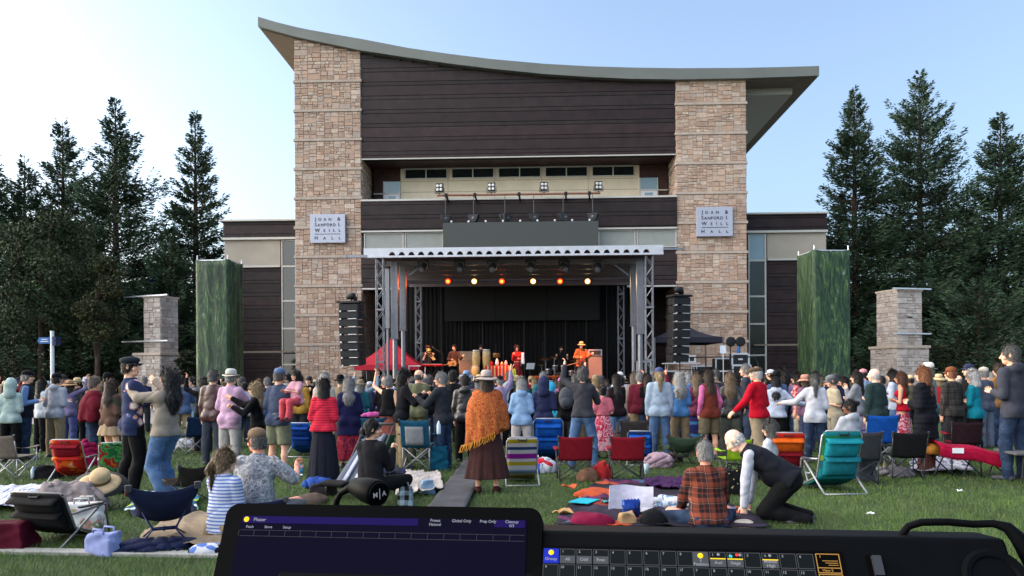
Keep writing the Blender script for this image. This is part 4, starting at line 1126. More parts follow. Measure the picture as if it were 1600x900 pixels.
def low_chair(x, d, rz, label, fab, sc=1.0, tube=None, group='low sling chairs', back=.62, w=.3):
    tb = tube or M('navy_tube', (.012, .02, .08), .35, .5)
    t = thing('sling_chair', label, 'sling chair', (0, 0, 0), 0, group)
    f = MB(); r = .0105
    hub = (0, 0, .17)
    for s_ in (-1, 1):
        f.tube([(s_ * .26, -.24, 0), (s_ * .1, -.02, .16), (s_ * w, -.28, back)], r, 7); f.tube([(s_ * .26, .26, 0), (s_ * .1, .04, .16), (s_ * .25, .3, .36)], r, 7)
    f.tube([(-.12, 0, .165), (.12, 0, .165)], .018, 8); f.tube([(0, -.03, .16), (.0, .06, .17)], .016, 8)
    f.build('frame', tb, t, smooth=True)
    q = MB()
    def fn(u, v):
        a = 2 * u - 1
        prof = [(-.28, back), (-.25, back * .72), (-.17, .33), (-.05, .24), (.12, .26), (.3, .36)]
        s = v * 5; i = min(4, int(s)); fr_ = s - i
        y = prof[i][0] * (1 - fr_) + prof[i + 1][0] * fr_; z = prof[i][1] * (1 - fr_) + prof[i + 1][1] * fr_
        wd = w * (1 - .22 * math.sin(PI * min(1, max(0, (v - .12) / .75)))) if v < .9 else w * .86
        lift = .075 * (a * a) * math.sin(PI * min(1, v * 1.1)); dip = -.065 * (1 - a * a) * (1 - v) ** 2 * (v < .55)
        return (a * wd, y + .03 * a * a * (v > .2), z + lift + dip)
    q.sheet(fn, 14, 16, .012); q.build('sling', fab, t, smooth=True)
    for s_ in (-1, 1): q = MB(); q.box((s_ * w * .98, -.28, back - .02), (.06, .03, .07)); q.build('corner_pocket', mDARK, t, bevel=.008)
    return scaled(t, sc, x, d, rz)
def dpx(py, px=800): return ground(px, py).y
def spot(px, py): g = ground(px, py); return g.x, g.y

cRED = cloth((.25, .01, .02)); cNAVY = cloth((.012, .018, .05)); cBLK = cloth((.012, .012, .013)); cTAUPE = cloth((.16, .13, .11)); cBLUE = cloth((.01, .11, .5)); cTEAL = cloth((.012, .09, .16)); cBRN = cloth((.035, .025, .02)); cGRN = cloth((.01, .05, .025)); cOLV = cloth((.06, .07, .045)); cGRY = cloth((.23, .24, .25)); cLIME = cloth((.3, .5, .02)); cORG = cloth((.75, .12, .01)); cMESH = cloth((.3, .31, .33))
pHIB = pattern('hibiscus_orange', 'noise', [(0, (.55, .02, .015)), (.5, (.75, .13, .01)), (.62, (.6, .4, .25))], 5)
pFLO = pattern('green_floral', 'noise', [(0, (.02, .16, .05)), (.42, (.12, .38, .08)), (.5, (.03, .22, .1)), (.56, (.4, .012, .01)), (.66, (.7, .16, .02))], 5, detail=1.2)
pSTR = pattern('beach_stripes', 'stripes', [(0, (.62, .6, .62)), (.1, (.5, .38, .02)), (.2, (.6, .6, .65)), (.3, (.25, .38, .55)), (.38, (.6, .58, .6)), (.5, (.45, .36, .02)), (.6, (.62, .6, .62)), (.68, (.28, .015, .3)), (.82, (.6, .58, .62)), (.92, (.015, .05, .15))], 1.6, detail=.0)
pGT = pattern('green_teal_bands', 'stripes', [(0, (.01, .2, .22)), (.25, (.012, .28, .34)), (.45, (.02, .16, .2)), (.6, (.3, .45, .04)), (.68, (.03, .25, .08)), (.85, (.02, .2, .06))], 1.25, detail=.08)
x, d = spot(22, 746); camp_chair(x, d, -12, 'taupe camp chair with grey legs at the left edge of the lawn', cTAUPE, sc=.82)
x, d = spot(108, 752); beach_chair(x, d + .15, 6, 'orange and red beach chair with a back pouch behind the straw hat', pHIB, .86, cRED, pHIB)
x, d = spot(176, 752); beach_chair(x, d + .1, 24, 'green flowered beach chair with a white top bar beside the orange one', pFLO, .8)
x, d = spot(297, 708); camp_chair(x, d, 62, 'navy camp chair standing sideways behind the dancing couple', cloth((.02, .045, .1)), sc=.92)
x, d = spot(55, 862); beach_chair(x, d + .35, -14, 'low black chair with tan edges beside the rolled blanket', cBLK, .86, cBLK, cBLK, M('grey_tube', (.14, .14, .14), .4, .4), h=.62, w=.36, lean=.16)
x, d = spot(232, 864); low_chair(x, d + .32, 24, 'dark navy sling chair with blue legs by the lavender bag', cNAVY, 1.0)
x, d = spot(283, 788); low_chair(x, d + .2, 52, 'dark brown sling chair left of the woman in the striped top', cBRN, .82, mDARK)
x, d = spot(400, 838); low_chair(x, d + .15, 0, 'navy sling chair under the man in the grey printed shirt', cNAVY, .8, back=.5, w=.42)
x, d = spot(477, 712); beach_chair(x, d, -8, 'blue beach chair behind the woman in the red striped sweater', cBLUE, .9, cloth((.01, .06, .3)), cloth((.01, .06, .3)))
x, d = spot(584, 712); camp_chair(x, d, 4, 'blue camp chair under the pink cloth near the patterned skirt', cTEAL, sc=.92)
x, d = spot(611, 722); camp_chair(x, d, -20, 'dark green camp chair left of the teal chair with a mesh back', cGRN, sc=.62)
x, d = spot(655, 734); camp_chair(x, d, -8, 'teal camp chair with a grey mesh back panel', cTEAL, sc=1.02, panel=cMESH, w=.23)
x, d = spot(814, 757); beach_chair(x, d + .15, 4, 'multicoloured striped beach chair beside the woman in the orange shawl', pSTR, .92, w=.245)
x, d = spot(857, 722); beach_chair(x, d, -3, 'bright blue beach chair with a white frame behind the striped chair', cBLUE, 1.0, cBLUE, cBLUE, h=.84)
x, d = spot(897, 750); camp_chair(x, d, 3, 'red camp chair next to the striped beach chair', cRED, sc=.8, w=.3)
x, d = spot(979, 749); camp_chair(x, d, -2, 'red camp chair next to the pink jacket on the grass', cRED, sc=.79, w=.3)
x, d = spot(986, 722); camp_chair(x, d, 5, 'brown camp chair behind the second red chair', cloth((.06, .05, .045)), sc=.92, w=.25)
x, d = spot(996, 722); beach_chair(x, d - .3, -10, 'blue beach chair with a white bar between the brown and red chairs', cloth((.012, .05, .2)), .8, cBLUE, cBLUE)
x, d = spot(1068, 728); low_chair(x, d + .1, 0, 'green and grey sling chair right of the pink jacket', cloth((.05, .085, .05)), .95, mDARK, back=.6, w=.34)
x, d = spot(1225, 748); beach_chair(x, d, -10, 'orange and red beach chair behind the kneeling man in the black vest', pHIB, .95, cORG, cRED)
x, d = spot(1147, 745); camp_chair(x, d, 10, 'lime green camp chair behind the kneeling man', cLIME, sc=.7)
x, d = spot(1310, 771); beach_chair(x, d + .2, 4, 'green and teal beach chair with two back pouches', pGT, 1.02, cloth((.012, .26, .32)), cloth((.012, .2, .24)), h=.84, w=.27, lean=.17)
x, d = spot(1336, 755); camp_chair(x, d, -6, 'dark grey camp chair holding the woman in the grey hoodie', cloth((.05, .05, .055)), sc=.9, w=.3)
x, d = spot(1366, 728); camp_chair(x, d, 2, 'bright blue camp chair with a tall back', cBLUE, sc=1.05, w=.24)
x, d = spot(1412, 747); camp_chair(x, d, -4, 'black camp chair in front of the woman in the black puffer coat', cBLK, sc=.84, w=.28)
x, d = spot(1504, 722); camp_chair(x, d, -12, 'black camp chair with a red top edge behind the red stool', cloth((.03, .012, .016)), cRED, sc=.86, w=.27)
# red folding stool with its bag
x, d = spot(1508, 744)
t = thing('folding_stool', 'red folding stool with white tags and black crossed legs', 'stool', (x, d, 0), rad(-12))
f = MB()
for sx_ in (-.36, .05, .4):
    f.tube([(sx_ - .16, -.2, 0), (sx_ + .16, .2, .4)], .011, 6); f.tube([(sx_ + .16, -.2, 0), (sx_ - .16, .2, .4)], .011, 6); f.tube([(sx_ + .1, -.22, 0), (sx_ + .1, -.22, .4)], .011, 6)
f.build('frame', mBLACK, t, smooth=True)
q = MB(); q.sheet(lambda u, v: ((u - .45) * .98, -.26 + .5 * v, .5 - .17 * u + .05 * math.sin(PI * v) - .02 * math.sin(u * 9)), 12, 8, .03); q.sheet(lambda u, v: ((u - .45) * .98, -.27, .5 - .17 * u - .02 * math.sin(u * 9) - .16 * v), 12, 3, .02); co = q.build('seat', cloth((.4, .005, .04)), t, smooth=True)
for u in (.25, .93):
    q = MB(); q.box(((u - .45) * .98, -.29, .47 - .17 * u), (.16 if u < .5 else .1, .012, .08)); q.build('care_tag', mWHITE, co)
t = thing('folding_table', 'grey folding table cut by the right edge of the view', 'table', (gx(1620, 11.3), 11.3, 0), rad(-8))
q = MB(); q.b6(-.42, .5, -.3, .4, .42, .46); q.build('tabletop', cloth((.12, .12, .125)), t, bevel=.01)
for x_ in (-.3, .4):
    for y_ in (-.2, .3): q = MB(); q.tube([(x_, y_, 0), (x_ * .9, y_, .42)], .014, 6); q.build('leg', mBLACK, t)

# ================================================================== people: distance fields turned into smooth skins
def snets(F, o, h):
    """surface nets: F (nx, ny, nz) field, negative inside -> verts, quads"""
    nx, ny, nz = F.shape
    acc = np.zeros((nx - 1, ny - 1, nz - 1, 3), np.float32); cnt = np.zeros((nx - 1, ny - 1, nz - 1), np.float32)
    edges = []
    for ax in range(3):
        a = [slice(None)] * 3; b = [slice(None)] * 3; a[ax] = slice(0, -1); b[ax] = slice(1, None)
        Fa = F[tuple(a)]; Fb = F[tuple(b)]
        cr = (Fa < 0) != (Fb < 0)
        idx = np.argwhere(cr); fa = Fa[cr]; t = fa / (fa - Fb[cr])
        p = idx.astype(np.float32); p[:, ax] += t
        o1, o2 = [k for k in range(3) if k != ax]
        edges.append((ax, o1, o2, idx, fa < 0))
        for d1 in (0, -1):
            for d2 in (0, -1):
                c = idx.copy(); c[:, o1] += d1; c[:, o2] += d2
                ok = (c[:, o1] >= 0) & (c[:, o2] >= 0) & (c[:, o1] < acc.shape[o1]) & (c[:, o2] < acc.shape[o2])
                cc = c[ok]
                acc[cc[:, 0], cc[:, 1], cc[:, 2]] += p[ok]; cnt[cc[:, 0], cc[:, 1], cc[:, 2]] += 1
    live = cnt > 0
    vid = np.full(cnt.shape, -1, np.int64); nv = int(live.sum()); vid[live] = np.arange(nv)
    V = acc[live] / cnt[live][:, None] * h + np.asarray(o, np.float32)
    Q = []
    for ax, o1, o2, idx, ins in edges:
        ok = (idx[:, o1] > 0) & (idx[:, o2] > 0) & (idx[:, o1] < cnt.shape[o1]) & (idx[:, o2] < cnt.shape[o2])
        idx = idx[ok]; s = ins[ok]
        q = []
        for d1, d2 in ((-1, -1), (0, -1), (0, 0), (-1, 0)):
            c = idx.copy(); c[:, o1] += d1; c[:, o2] += d2; q.append(vid[c[:, 0], c[:, 1], c[:, 2]])
        q = np.stack(q, 1)
        flip = ~s if ax != 1 else s
        q[flip] = q[flip][:, ::-1]; Q.append(q)
    return V, np.concatenate(Q) if Q else np.zeros((0, 4), np.int64)

class Field:
    def __init__(s, lo, hi, h):
        s.h = h; s.lo = np.array(lo, np.float32)
        n = np.ceil((np.array(hi) - s.lo) / h).astype(int) + 1
        s.ax = [s.lo[i] + np.arange(n[i], dtype=np.float32) * h for i in range(3)]
        s.F = np.full(n, 1.0, np.float32)
    def sub(s, lo, hi):
        r = []
        for i in range(3):
            a = max(0, int((lo[i] - s.lo[i]) / s.h)); b = min(len(s.ax[i]), int((hi[i] - s.lo[i]) / s.h) + 2)
            if b - a < 1: return None
            r.append(slice(a, b))
        return tuple(r)
    def grid(s, sl): return (s.ax[0][sl[0]][:, None, None], s.ax[1][sl[1]][None, :, None], s.ax[2][sl[2]][None, None, :])
    def merge(s, sl, d, k):
        f = s.F[sl]
        if k > 0:
            hh = np.clip(.5 + .5 * (f - d) / k, 0, 1); s.F[sl] = f * (1 - hh) + d * hh - k * hh * (1 - hh)
        else: s.F[sl] = np.minimum(f, d)
    def cone(s, a, b, r1, r2, lat=None, ks=1.0, k=.03):
        a = np.array(a, np.float32); b = np.array(b, np.float32); m = max(r1, r2) * max(1, ks) + .06 + k
        sl = s.sub(np.minimum(a, b) - m, np.maximum(a, b) + m)
        if sl is None: return s
        X, Y, Z = s.grid(sl); ba = b - a; L = float(ba @ ba) + 1e-9
        px, py, pz = X - a[0], Y - a[1], Z - a[2]
        t = np.clip((px * ba[0] + py * ba[1] + pz * ba[2]) / L, 0, 1)
        qx, qy, qz = px - ba[0] * t, py - ba[1] * t, pz - ba[2] * t
        if lat is not None and ks != 1:
            lt = np.array(lat, np.float32); ql = (qx * lt[0] + qy * lt[1] + qz * lt[2]) * (1 - 1 / ks)
            qx, qy, qz = qx - lt[0] * ql, qy - lt[1] * ql, qz - lt[2] * ql
        d = np.sqrt(qx * qx + qy * qy + qz * qz) - (r1 + (r2 - r1) * t)
        s.merge(sl, d, k); return s
    def ell(s, c, r, k=.02, R=None, cut=False):
        c = np.array(c, np.float32); m = max(r) + .06
        sl = s.sub(c - m, c + m)
        if sl is None: return s
        X, Y, Z = s.grid(sl); x, y, z = X - c[0], Y - c[1], Z - c[2]
        if R is not None: x, y, z = (R[0][0] * x + R[1][0] * y + R[2][0] * z, R[0][1] * x + R[1][1] * y + R[2][1] * z, R[0][2] * x + R[1][2] * y + R[2][2] * z)
        q = np.sqrt((x / r[0]) ** 2 + (y / r[1]) ** 2 + (z / r[2]) ** 2); d = (q - 1) * min(r)
        if cut: s.F[sl] = np.maximum(s.F[sl], -d)
        else: s.merge(sl, d, k)
        return s
    def plane(s, p, n):
        """keeps the side where (x - p).n < 0"""
        X, Y, Z = s.grid((slice(None),) * 3)
        s.F = np.maximum(s.F, (X - p[0]) * n[0] + (Y - p[1]) * n[1] + (Z - p[2]) * n[2]); return s
    def folds(s, amp, f=1.0, seed=0.0):
        X, Y, Z = s.grid((slice(None),) * 3)
        m = .5 + .5 * np.sin(5.3 * f * X + 3.1 * Z * f + seed * 2.1) * np.sin(4.1 * Z * f - 3.7 * f * Y + seed)
        c1 = 1 - np.abs(np.sin(8.5 * f * Z + 6.5 * f * X + 1.9 * np.sin(5.7 * f * X + 4.3 * f * Y + seed) + 1.1 * np.sin(6.1 * f * Z + seed)))
        c2 = 1 - np.abs(np.sin(7.3 * f * Z - 7.9 * f * X + 2.1 * np.sin(4.9 * f * Z + 5.1 * f * Y - seed) + seed * 1.3))
        c3 = np.sin(21 * f * X + 17 * f * Y + 9 * f * Z + 2 * np.sin(13 * f * Z + seed))
        w = 2.4 * (m * c1 ** 3 + (1 - m) * c2 ** 3) - .9 + .25 * c3
        s.F = s.F + amp * w; return s
    def strands(s, amp, seed=0.0):
        X, Y, Z = s.grid((slice(None),) * 3)
        s.F = s.F + amp * (np.sin(X * 150 + 3 * np.sin(Z * 20 + seed)) * np.sin(Y * 130 + 2.5 * np.sin(Z * 17 + seed)) + .7 * np.sin(X * 63 + Y * 71 + 2 * np.sin(Z * 31) + seed)); return s
    def curls(s, amp, f=60, seed=0.0):
        X, Y, Z = s.grid((slice(None),) * 3)
        s.F = s.F + amp * np.sin(X * f + seed + 1.5 * np.sin(Y * f * .6)) * np.sin(Y * f * .9 + 1.2 * np.sin(Z * f * .7)) * np.sin(Z * f * .8 + X * 9); return s
    def mesh(s): return snets(s.F, s.lo, s.h)

# ---- heads, hands, hair and hats are made once in a head (or hand) frame and placed on each person
def make_head(fem):
    f = Field((-.13, -.15, -.2), (.13, .16, .16), .0075)
    f.ell((0, -.012, .032), (.075, .093, .088), 0).ell((0, .022, -.035), (.058, .07, .085), .03)
    f.ell((0, .055, -.085), (.03 if fem else .036, .03, .026), .025)
    f.cone((0, -.03, -.05), (0, -.035, -.16), .052 if not fem else .045, .054 if not fem else .048, k=.03)
    f.cone((0, .084, .012), (0, .108, -.03), .011, .0165, k=.015)
    for s_ in (-1, 1):
        f.ell((s_ * .03, .09, .008), (.017, .016, .012), 0, cut=True)
        f.ell((s_ * .03, .079, .008), (.0145, .0145, .0145), .004)
        f.cone((s_ * .012, .088, .03), (s_ * .048, .074, .03), .009, .007, k=.012)
        f.ell((s_ * .078, -.012, -.002), (.012, .02, .032), .01)
        f.ell((s_ * .046, .06, -.032), (.02, .022, .02), .02)
    f.cone((-.022, .082, -.062), (.022, .082, -.062), .0085, .0085, k=.008).cone((-.02, .08, -.071), (.02, .08, -.071), .009, .009, k=.008)
    V, Q = f.mesh(); c = V[Q].mean(1)
    m = np.zeros(len(Q), int)
    x, y, z = np.abs(c[:, 0]), c[:, 1], c[:, 2]
    m[(np.abs(x - .03) < .011) & (np.abs(z - .008) < .006) & (y > .075)] = 1
    m[(x < .026) & (z < -.058) & (z > -.076) & (y > .076)] = 2
    m[(x > .012) & (x < .05) & (np.abs(z - .031) < .0055) & (y > .068)] = 3
    return V, Q, m
HEADS = {}
def head_geo(fem):
    if fem not in HEADS: HEADS[fem] = make_head(fem)
    return HEADS[fem]
def make_hand(kind):
    f = Field((-.075, -.075, -.03), (.085, .05, .215), .0052)
    f.cone((0, 0, -.02), (0, 0, .03), .023, .026, (1, 0, 0), 1.15, .01).cone((.0, 0, .03), (.0, 0, .08), .02, .021, (1, 0, 0), 1.75, .015)
    curl = {'relaxed': (.35, .5, .4), 'grip': (1.25, 1.3, .8), 'flat': (.08, .1, .1)}[kind]
    for i, (x, L) in enumerate(((.03, .072), (.0105, .08), (-.0095, .075), (-.028, .058))):
        p = np.array([x, 0, .088]); a = 0; r = .0092 if i < 3 else .008
        for j, q in enumerate((.45, .3, .25)):
            a += curl[j] * (1 + .08 * i); d = np.array([x * .8 * (1 if j == 0 and kind == 'flat' else .3), -math.sin(a), math.cos(a)]); n = p + d * L * q
            f.cone(p, n, r - .0004 * j, r - .0009 * (j + 1), k=.003); p = n
    p0, p1 = np.array([.028, -.004, .025]), np.array([.055, -.014 if kind != 'grip' else -.025, .06])
    p2 = p1 + (np.array([.006, -.012, .035]) if kind != 'grip' else np.array([-.028, -.022, .018]))
    f.cone(p0, p1, .0145, .011, k=.01).cone(p1, p2, .0105, .0085, k=.003)
    V, Q = f.mesh(); return V, Q
HANDS = {}
def hand_geo(kind):
    if kind not in HANDS: HANDS[kind] = make_hand(kind)
    return HANDS[kind]

def make_hair(style):
    big = style in ('long', 'longcurl', 'longwide', 'pony', 'braidlong')
    f = Field((-.24, -.26, -.62 if big else -.34), (.24, .2, .24), .0105 if big else .009)
    g = {'curly': .026, 'longcurl': .024, 'bob': .018, 'longwide': .018}.get(style, .011)
    if style == 'fringe':
        f.ell((0, -.018, .0), (.079, .096, .07), 0); f.ell((0, .01, .1), (.075, .1, .07), 0, cut=True)
    elif style == 'hood':
        f.ell((0, -.03, .025), (.108, .128, .135), 0); f.cone((0, -.07, -.02), (0, -.09, -.2), .09, .1, (1, 0, 0), 1.2, .05); f.folds(.005, 2)
    else:
        f.ell((0, -.016, .036), (.075 + g, .094 + g, .088 + g), 0)
        f.ell((0, -.045, -.03), (.066 + g, .062 + g * .7, .075), .03)
    if style == 'bob': f.cone((0, -.04, 0), (0, -.045, -.1), .08, .092, (1, 0, 0), 1.04, .03); f.plane((0, 0, -.135), (0, 0, -1))
    if style == 'shaggy': f.cone((0, -.05, 0), (0, -.07, -.13), .085, .07, (1, 0, 0), 1.15, .04)
    if style == 'long': f.cone((0, -.05, .0), (0, -.09, -.26), .078, .058, (1, 0, 0), 1.15, .05).cone((0, -.09, -.26), (0, -.095, -.38), .055, .025, (1, 0, 0), 1.6, .03)
    if style == 'longwide': f.cone((0, -.05, .0), (0, -.1, -.24), .084, .078, (1, 0, 0), 1.2, .05).cone((0, -.1, -.24), (0, -.105, -.38), .07, .035, (1, 0, 0), 1.7, .03)
    if style == 'longcurl': f.cone((0, -.05, .0), (0, -.1, -.24), .09, .09, (1, 0, 0), 1.2, .05).cone((0, -.1, -.24), (0, -.1, -.38), .08, .045, (1, 0, 0), 1.6, .03)
    if style == 'bun': f.ell((0, -.125, .07), (.042, .042, .042), .01)
    if style == 'lowbun': f.ell((0, -.125, -.02), (.045, .042, .05), .01)
    if style == 'pony': f.cone((0, -.12, .02), (0, -.15, -.06), .025, .038, k=.02).cone((0, -.15, -.06), (0, -.13, -.28), .038, .018, k=.02)
    # the face stays free
    fr = {'hood': (.066, .08, .11)}.get(style, (.068, .08, .108))
    f.ell((0, .105, -.045), fr, 0, cut=True)
    if style in ('short', 'fringe', 'curly', 'bun', 'lowbun', 'pony'):
        f.ell((0, .06, -.14), (.2, .14, .11), 0, cut=True)
        if style in ('short', 'fringe'): f.plane((0, 0, -.062), (0, 0, -1))
    if style in ('curly', 'longcurl', 'shaggy'): f.curls(.012 if style != 'shaggy' else .008, 48); f.strands(.003)
    elif style != 'hood': f.strands(.0028 if style in ('short', 'fringe') else .004)
    V, Q = f.mesh()
    rs = np.random.RandomState(len(style) * 7 + 3)
    longs = big or style in ('bob', 'shaggy')
    n = 0 if style == 'hood' else 2600 if longs else 1500
    if n:
        idx = rs.randint(0, len(V), n); P = V[idx].astype(float)
        N = P - np.array([0, -.02, .03]) * np.ones((n, 1)); N[:, 2] = np.where(P[:, 2] < -.02, 0, N[:, 2]); N /= np.linalg.norm(N, axis=1, keepdims=True) + 1e-6
        D = np.array([0, -.25, -1.0])[None] * np.ones((n, 1)); D = D - N * (D * N).sum(1, keepdims=True); D += N * rs.uniform(.02, .35, (n, 1)) + rs.normal(0, .28 if style in ('curly', 'longcurl', 'shaggy') else .14, (n, 3))
        L = rs.uniform(.03, .085, n) if longs else rs.uniform(.018, .042, n)
        D /= np.linalg.norm(D, axis=1, keepdims=True); sd = np.cross(D, N); sd /= np.linalg.norm(sd, axis=1, keepdims=True) + 1e-6
        W = (rs.uniform(.002, .0055, n) * (1.3 if longs else 1))[:, None]
        VV = np.stack([P - sd * W, P + sd * W, P + D * L[:, None] * .6 + sd * W * .8 + N * .003, P + D * L[:, None] * .6 - sd * W * .8 + N * .003], 1).reshape(-1, 3)
        T = np.stack([P + D * L[:, None] * .6 - sd * W * .8 + N * .003, P + D * L[:, None] * .6 + sd * W * .8 + N * .003, P + D * L[:, None] + sd * W * .2, P + D * L[:, None] - sd * W * .2], 1).reshape(-1, 3)
        o = len(V); V = np.concatenate([V, VV, T]); Q = np.concatenate([Q, np.arange(n * 4).reshape(-1, 4) + o, np.arange(n * 4).reshape(-1, 4) + o + n * 4])
    return V, Q
HAIRS = {}
def hair_geo(st, hat=False):
    k = st
    if hat:
        k = st + '+hat'
        if k not in HAIRS:
            V, Q = hair_geo(st); ok = V[Q].mean(1)[:, 2] < .045; V = V.copy(); top_ = V[:, 2] > .02; V[top_, 0] *= .9; V[top_, 1] = (V[top_, 1] + .014) * .9 - .014; HAIRS[k] = (V, Q[ok])
        return HAIRS[k]
    if st not in HAIRS: HAIRS[st] = make_hair(st)
    return HAIRS[st]
def beard_geo():
    if 'beard' not in HAIRS:
        f = Field((-.12, -.05, -.2), (.12, .16, .02), .009)
        f.ell((0, .03, -.06), (.066, .072, .07), 0).ell((0, .065, -.1), (.045, .04, .045), .03)
        f.ell((0, .1, -.02), (.05, .06, .028), 0, cut=True); f.ell((0, .1, -.064), (.02, .06, .009), 0, cut=True); f.plane((0, 0, -.005), (0, 0, 1)); f.plane((0, 0, 0), (0, -1, 0)); f.strands(.003)
        HAIRS['beard'] = f.mesh()
    return HAIRS['beard']
HATS = {}
def hat_geo(kind):
    """(V, F, material index) in the head frame; 0 = body, 1 = band or peak"""
    if kind in HATS: return HATS[kind]
    m = MB(); T = np.eye(3)
    def dome(h, r0, top=.55, z=.03, crease=0.0, mi=0):
        m.lathe([(r0, z), (r0 * 1.0, z + h * .45), (r0 * .93, z + h * .75), (r0 * top, z + h * .97), (.02, z + h)], 22, (0, -.014, 0), None, mi, .95, 1.2)
    def brim(r, w, z, droop=.0, mi=0, wave=.0):
        n = 26
        def fn(u, v):
            a = 2 * PI * u; q = r + w * v
            return (q * math.cos(a) * .96, -.014 + q * math.sin(a) * 1.1, z - droop * v * v + wave * v * math.sin(2 * a + .6) + wave * v * abs(math.cos(a)))
        m.sheet(fn, n, 4, .007, mi)
    if kind in ('cap', 'newsboy', 'backcap'):
        m.lathe([(.09, .03), (.091, .075), (.078, .112), (.045, .132), (.012, .138)] if kind != 'newsboy' else [(.088, .04), (.112, .075), (.105, .105), (.06, .125), (.012, .13)], 22, (0, -.012, 0), None, 0, .93, 1.14)
        m.ball((0, -.012, .138), .009, 8, None, 1)
        m.sheet(lambda u, v: ((u - .5) * .15 * (1 - .25 * v * v), .075 + .085 * v * (1 - .9 * (2 * u - 1) ** 2 * .5) - .05 * (2 * u - 1) ** 2, .045 - .012 * v - .028 * (2 * u - 1) ** 2), 12, 4, .006, 1)
    elif kind == 'fedora':
        dome(.125, .089, .62); m.lathe([(.0905, .032), (.0905, .062), (.088, .063)], 22, (0, -.014, 0), None, 1, .955, 1.205); brim(.082, .062, .035, .012, 0, .012)
    elif kind == 'straw':
        dome(.115, .089, .7); m.lathe([(.0905, .032), (.0905, .062), (.088, .063)], 22, (0, -.014, 0), None, 1, .955, 1.205); brim(.082, .1, .032, .035, 0, .008)
    elif kind == 'bucket':
        dome(.105, .094, .72); m.lathe([(.0955, .03), (.0955, .04), (.093, .042)], 22, (0, -.014, 0), None, 1, .955, 1.205); brim(.09, .085, .034, .07, 0, .012)
    elif kind == 'beanie':
        m.lathe([(.09, .0), (.094, .02), (.094, .05), (.09, .055), (.088, .085), (.066, .122), (.03, .14), (.01, .145)], 22, (0, -.012, 0), None, 0, .93, 1.15)
    elif kind == 'flat':
        m.lathe([(.088, .035), (.1, .06), (.1, .085), (.06, .112), (.012, .115)], 22, (0, .0, 0), None, 0, .95, 1.2)
        m.sheet(lambda u, v: ((u - .5) * .14, .09 + .045 * v * (1 - .6 * (2 * u - 1) ** 2) - .045 * (2 * u - 1) ** 2, .048 - .008 * v - .02 * (2 * u - 1) ** 2), 10, 3, .007, 1)
    HATS[kind] = (np.concatenate(m.v), m.f, m.m); return HATS[kind]

# ---- poses
ARMS = {  # upper-arm and forearm directions (outward, forward, up); hand kind
    'down': ((.16, .02, -1), (.04, .2, -1), 'relaxed'), 'bent': ((.2, -.08, -1), (-.45, .8, .2), 'relaxed'), 'crossed': ((.2, .1, -1), (-.9, .42, .12), 'relaxed'),
    'up': ((.55, .3, .35), (-.1, .2, 1), 'relaxed'), 'uphigh': ((.45, .25, .8), (.05, .1, 1), 'flat'), 'pocket': ((.34, -.22, -1), (-.12, .42, -1), 'relaxed'), 'phone': ((.16, .45, -.8), (-.2, .55, .85), 'grip'),
    'fwd': ((.15, .85, -.5), (-.1, 1, .1), 'relaxed'), 'hug': ((.3, .6, -.75), (-.5, .8, .2), 'flat'), 'hold': ((.35, .55, -.75), (-.15, .85, .6), 'grip'), 'hip': ((.6, -.25, -.9), (-.75, .5, -.35), 'relaxed'),
    'back': ((.15, -.45, -1), (-.5, -.35, -.8), 'relaxed'), 'outlow': ((.55, .15, -.8), (.5, .4, -.5), 'relaxed'), 'side': ((.7, .2, -.7), (.75, .45, -.05), 'relaxed'), 'knee': ((.2, .5, -.9), (-.1, .9, -.5), 'relaxed'),
    'guitarR': ((.35, -.2, -1), (-.55, .85, -.05), 'grip'), 'guitarL': ((.3, .35, -.9), (.3, .75, .55), 'grip'), 'prop': ((.1, .25, -1), (.05, .2, -1), 'flat'), 'face': ((.1, .5, -.9), (-.3, .2, 1), 'relaxed'),
}
LEGS = {  # thigh, shin per leg (right, left)
    'stand': (((.07, 0, -1), (.02, -.03, -1)), ((.07, 0, -1), (.02, -.03, -1))),
    'weight': (((.14, .02, -1), (.03, -.03, -1)), ((.02, .12, -1), (.06, -.12, -1))),
    'step': (((.06, .3, -1), (0, -.05, -1)), ((.05, -.18, -1), (0, -.5, -1))),
    'lunge': (((.1, .45, -1), (0, -.25, -1)), ((.12, -.45, -1), (0, -.6, -.9))),
    'sit': (((.1, 1, -.02), (.0, .1, -1)), ((.1, 1, -.02), (.0, .1, -1))),
    'floor': (((.55, .85, .12), (-.6, .55, -.35)), ((.55, .85, .12), (-.6, .55, -.35))),
    'kneel': (((.12, .55, -.75), (0, -1, -.12)), ((.12, .55, -.75), (0, -1, -.12))),
    'wide': (((.2, .1, -1), (.05, -.08, -1)), ((.2, -.05, -1), (.05, -.12, -1))),
}
def nrm(v): v = np.array(v, float); return v / np.linalg.norm(v)
def rotz(a): c, s = math.cos(a), math.sin(a); return np.array([[c, -s, 0], [s, c, 0], [0, 0, 1]])
def rotx(a): c, s = math.cos(a), math.sin(a); return np.array([[1, 0, 0], [0, c, -s], [0, s, c]])
def roty(a): c, s = math.cos(a), math.sin(a); return np.array([[c, 0, s], [0, 1, 0], [-s, 0, c]])

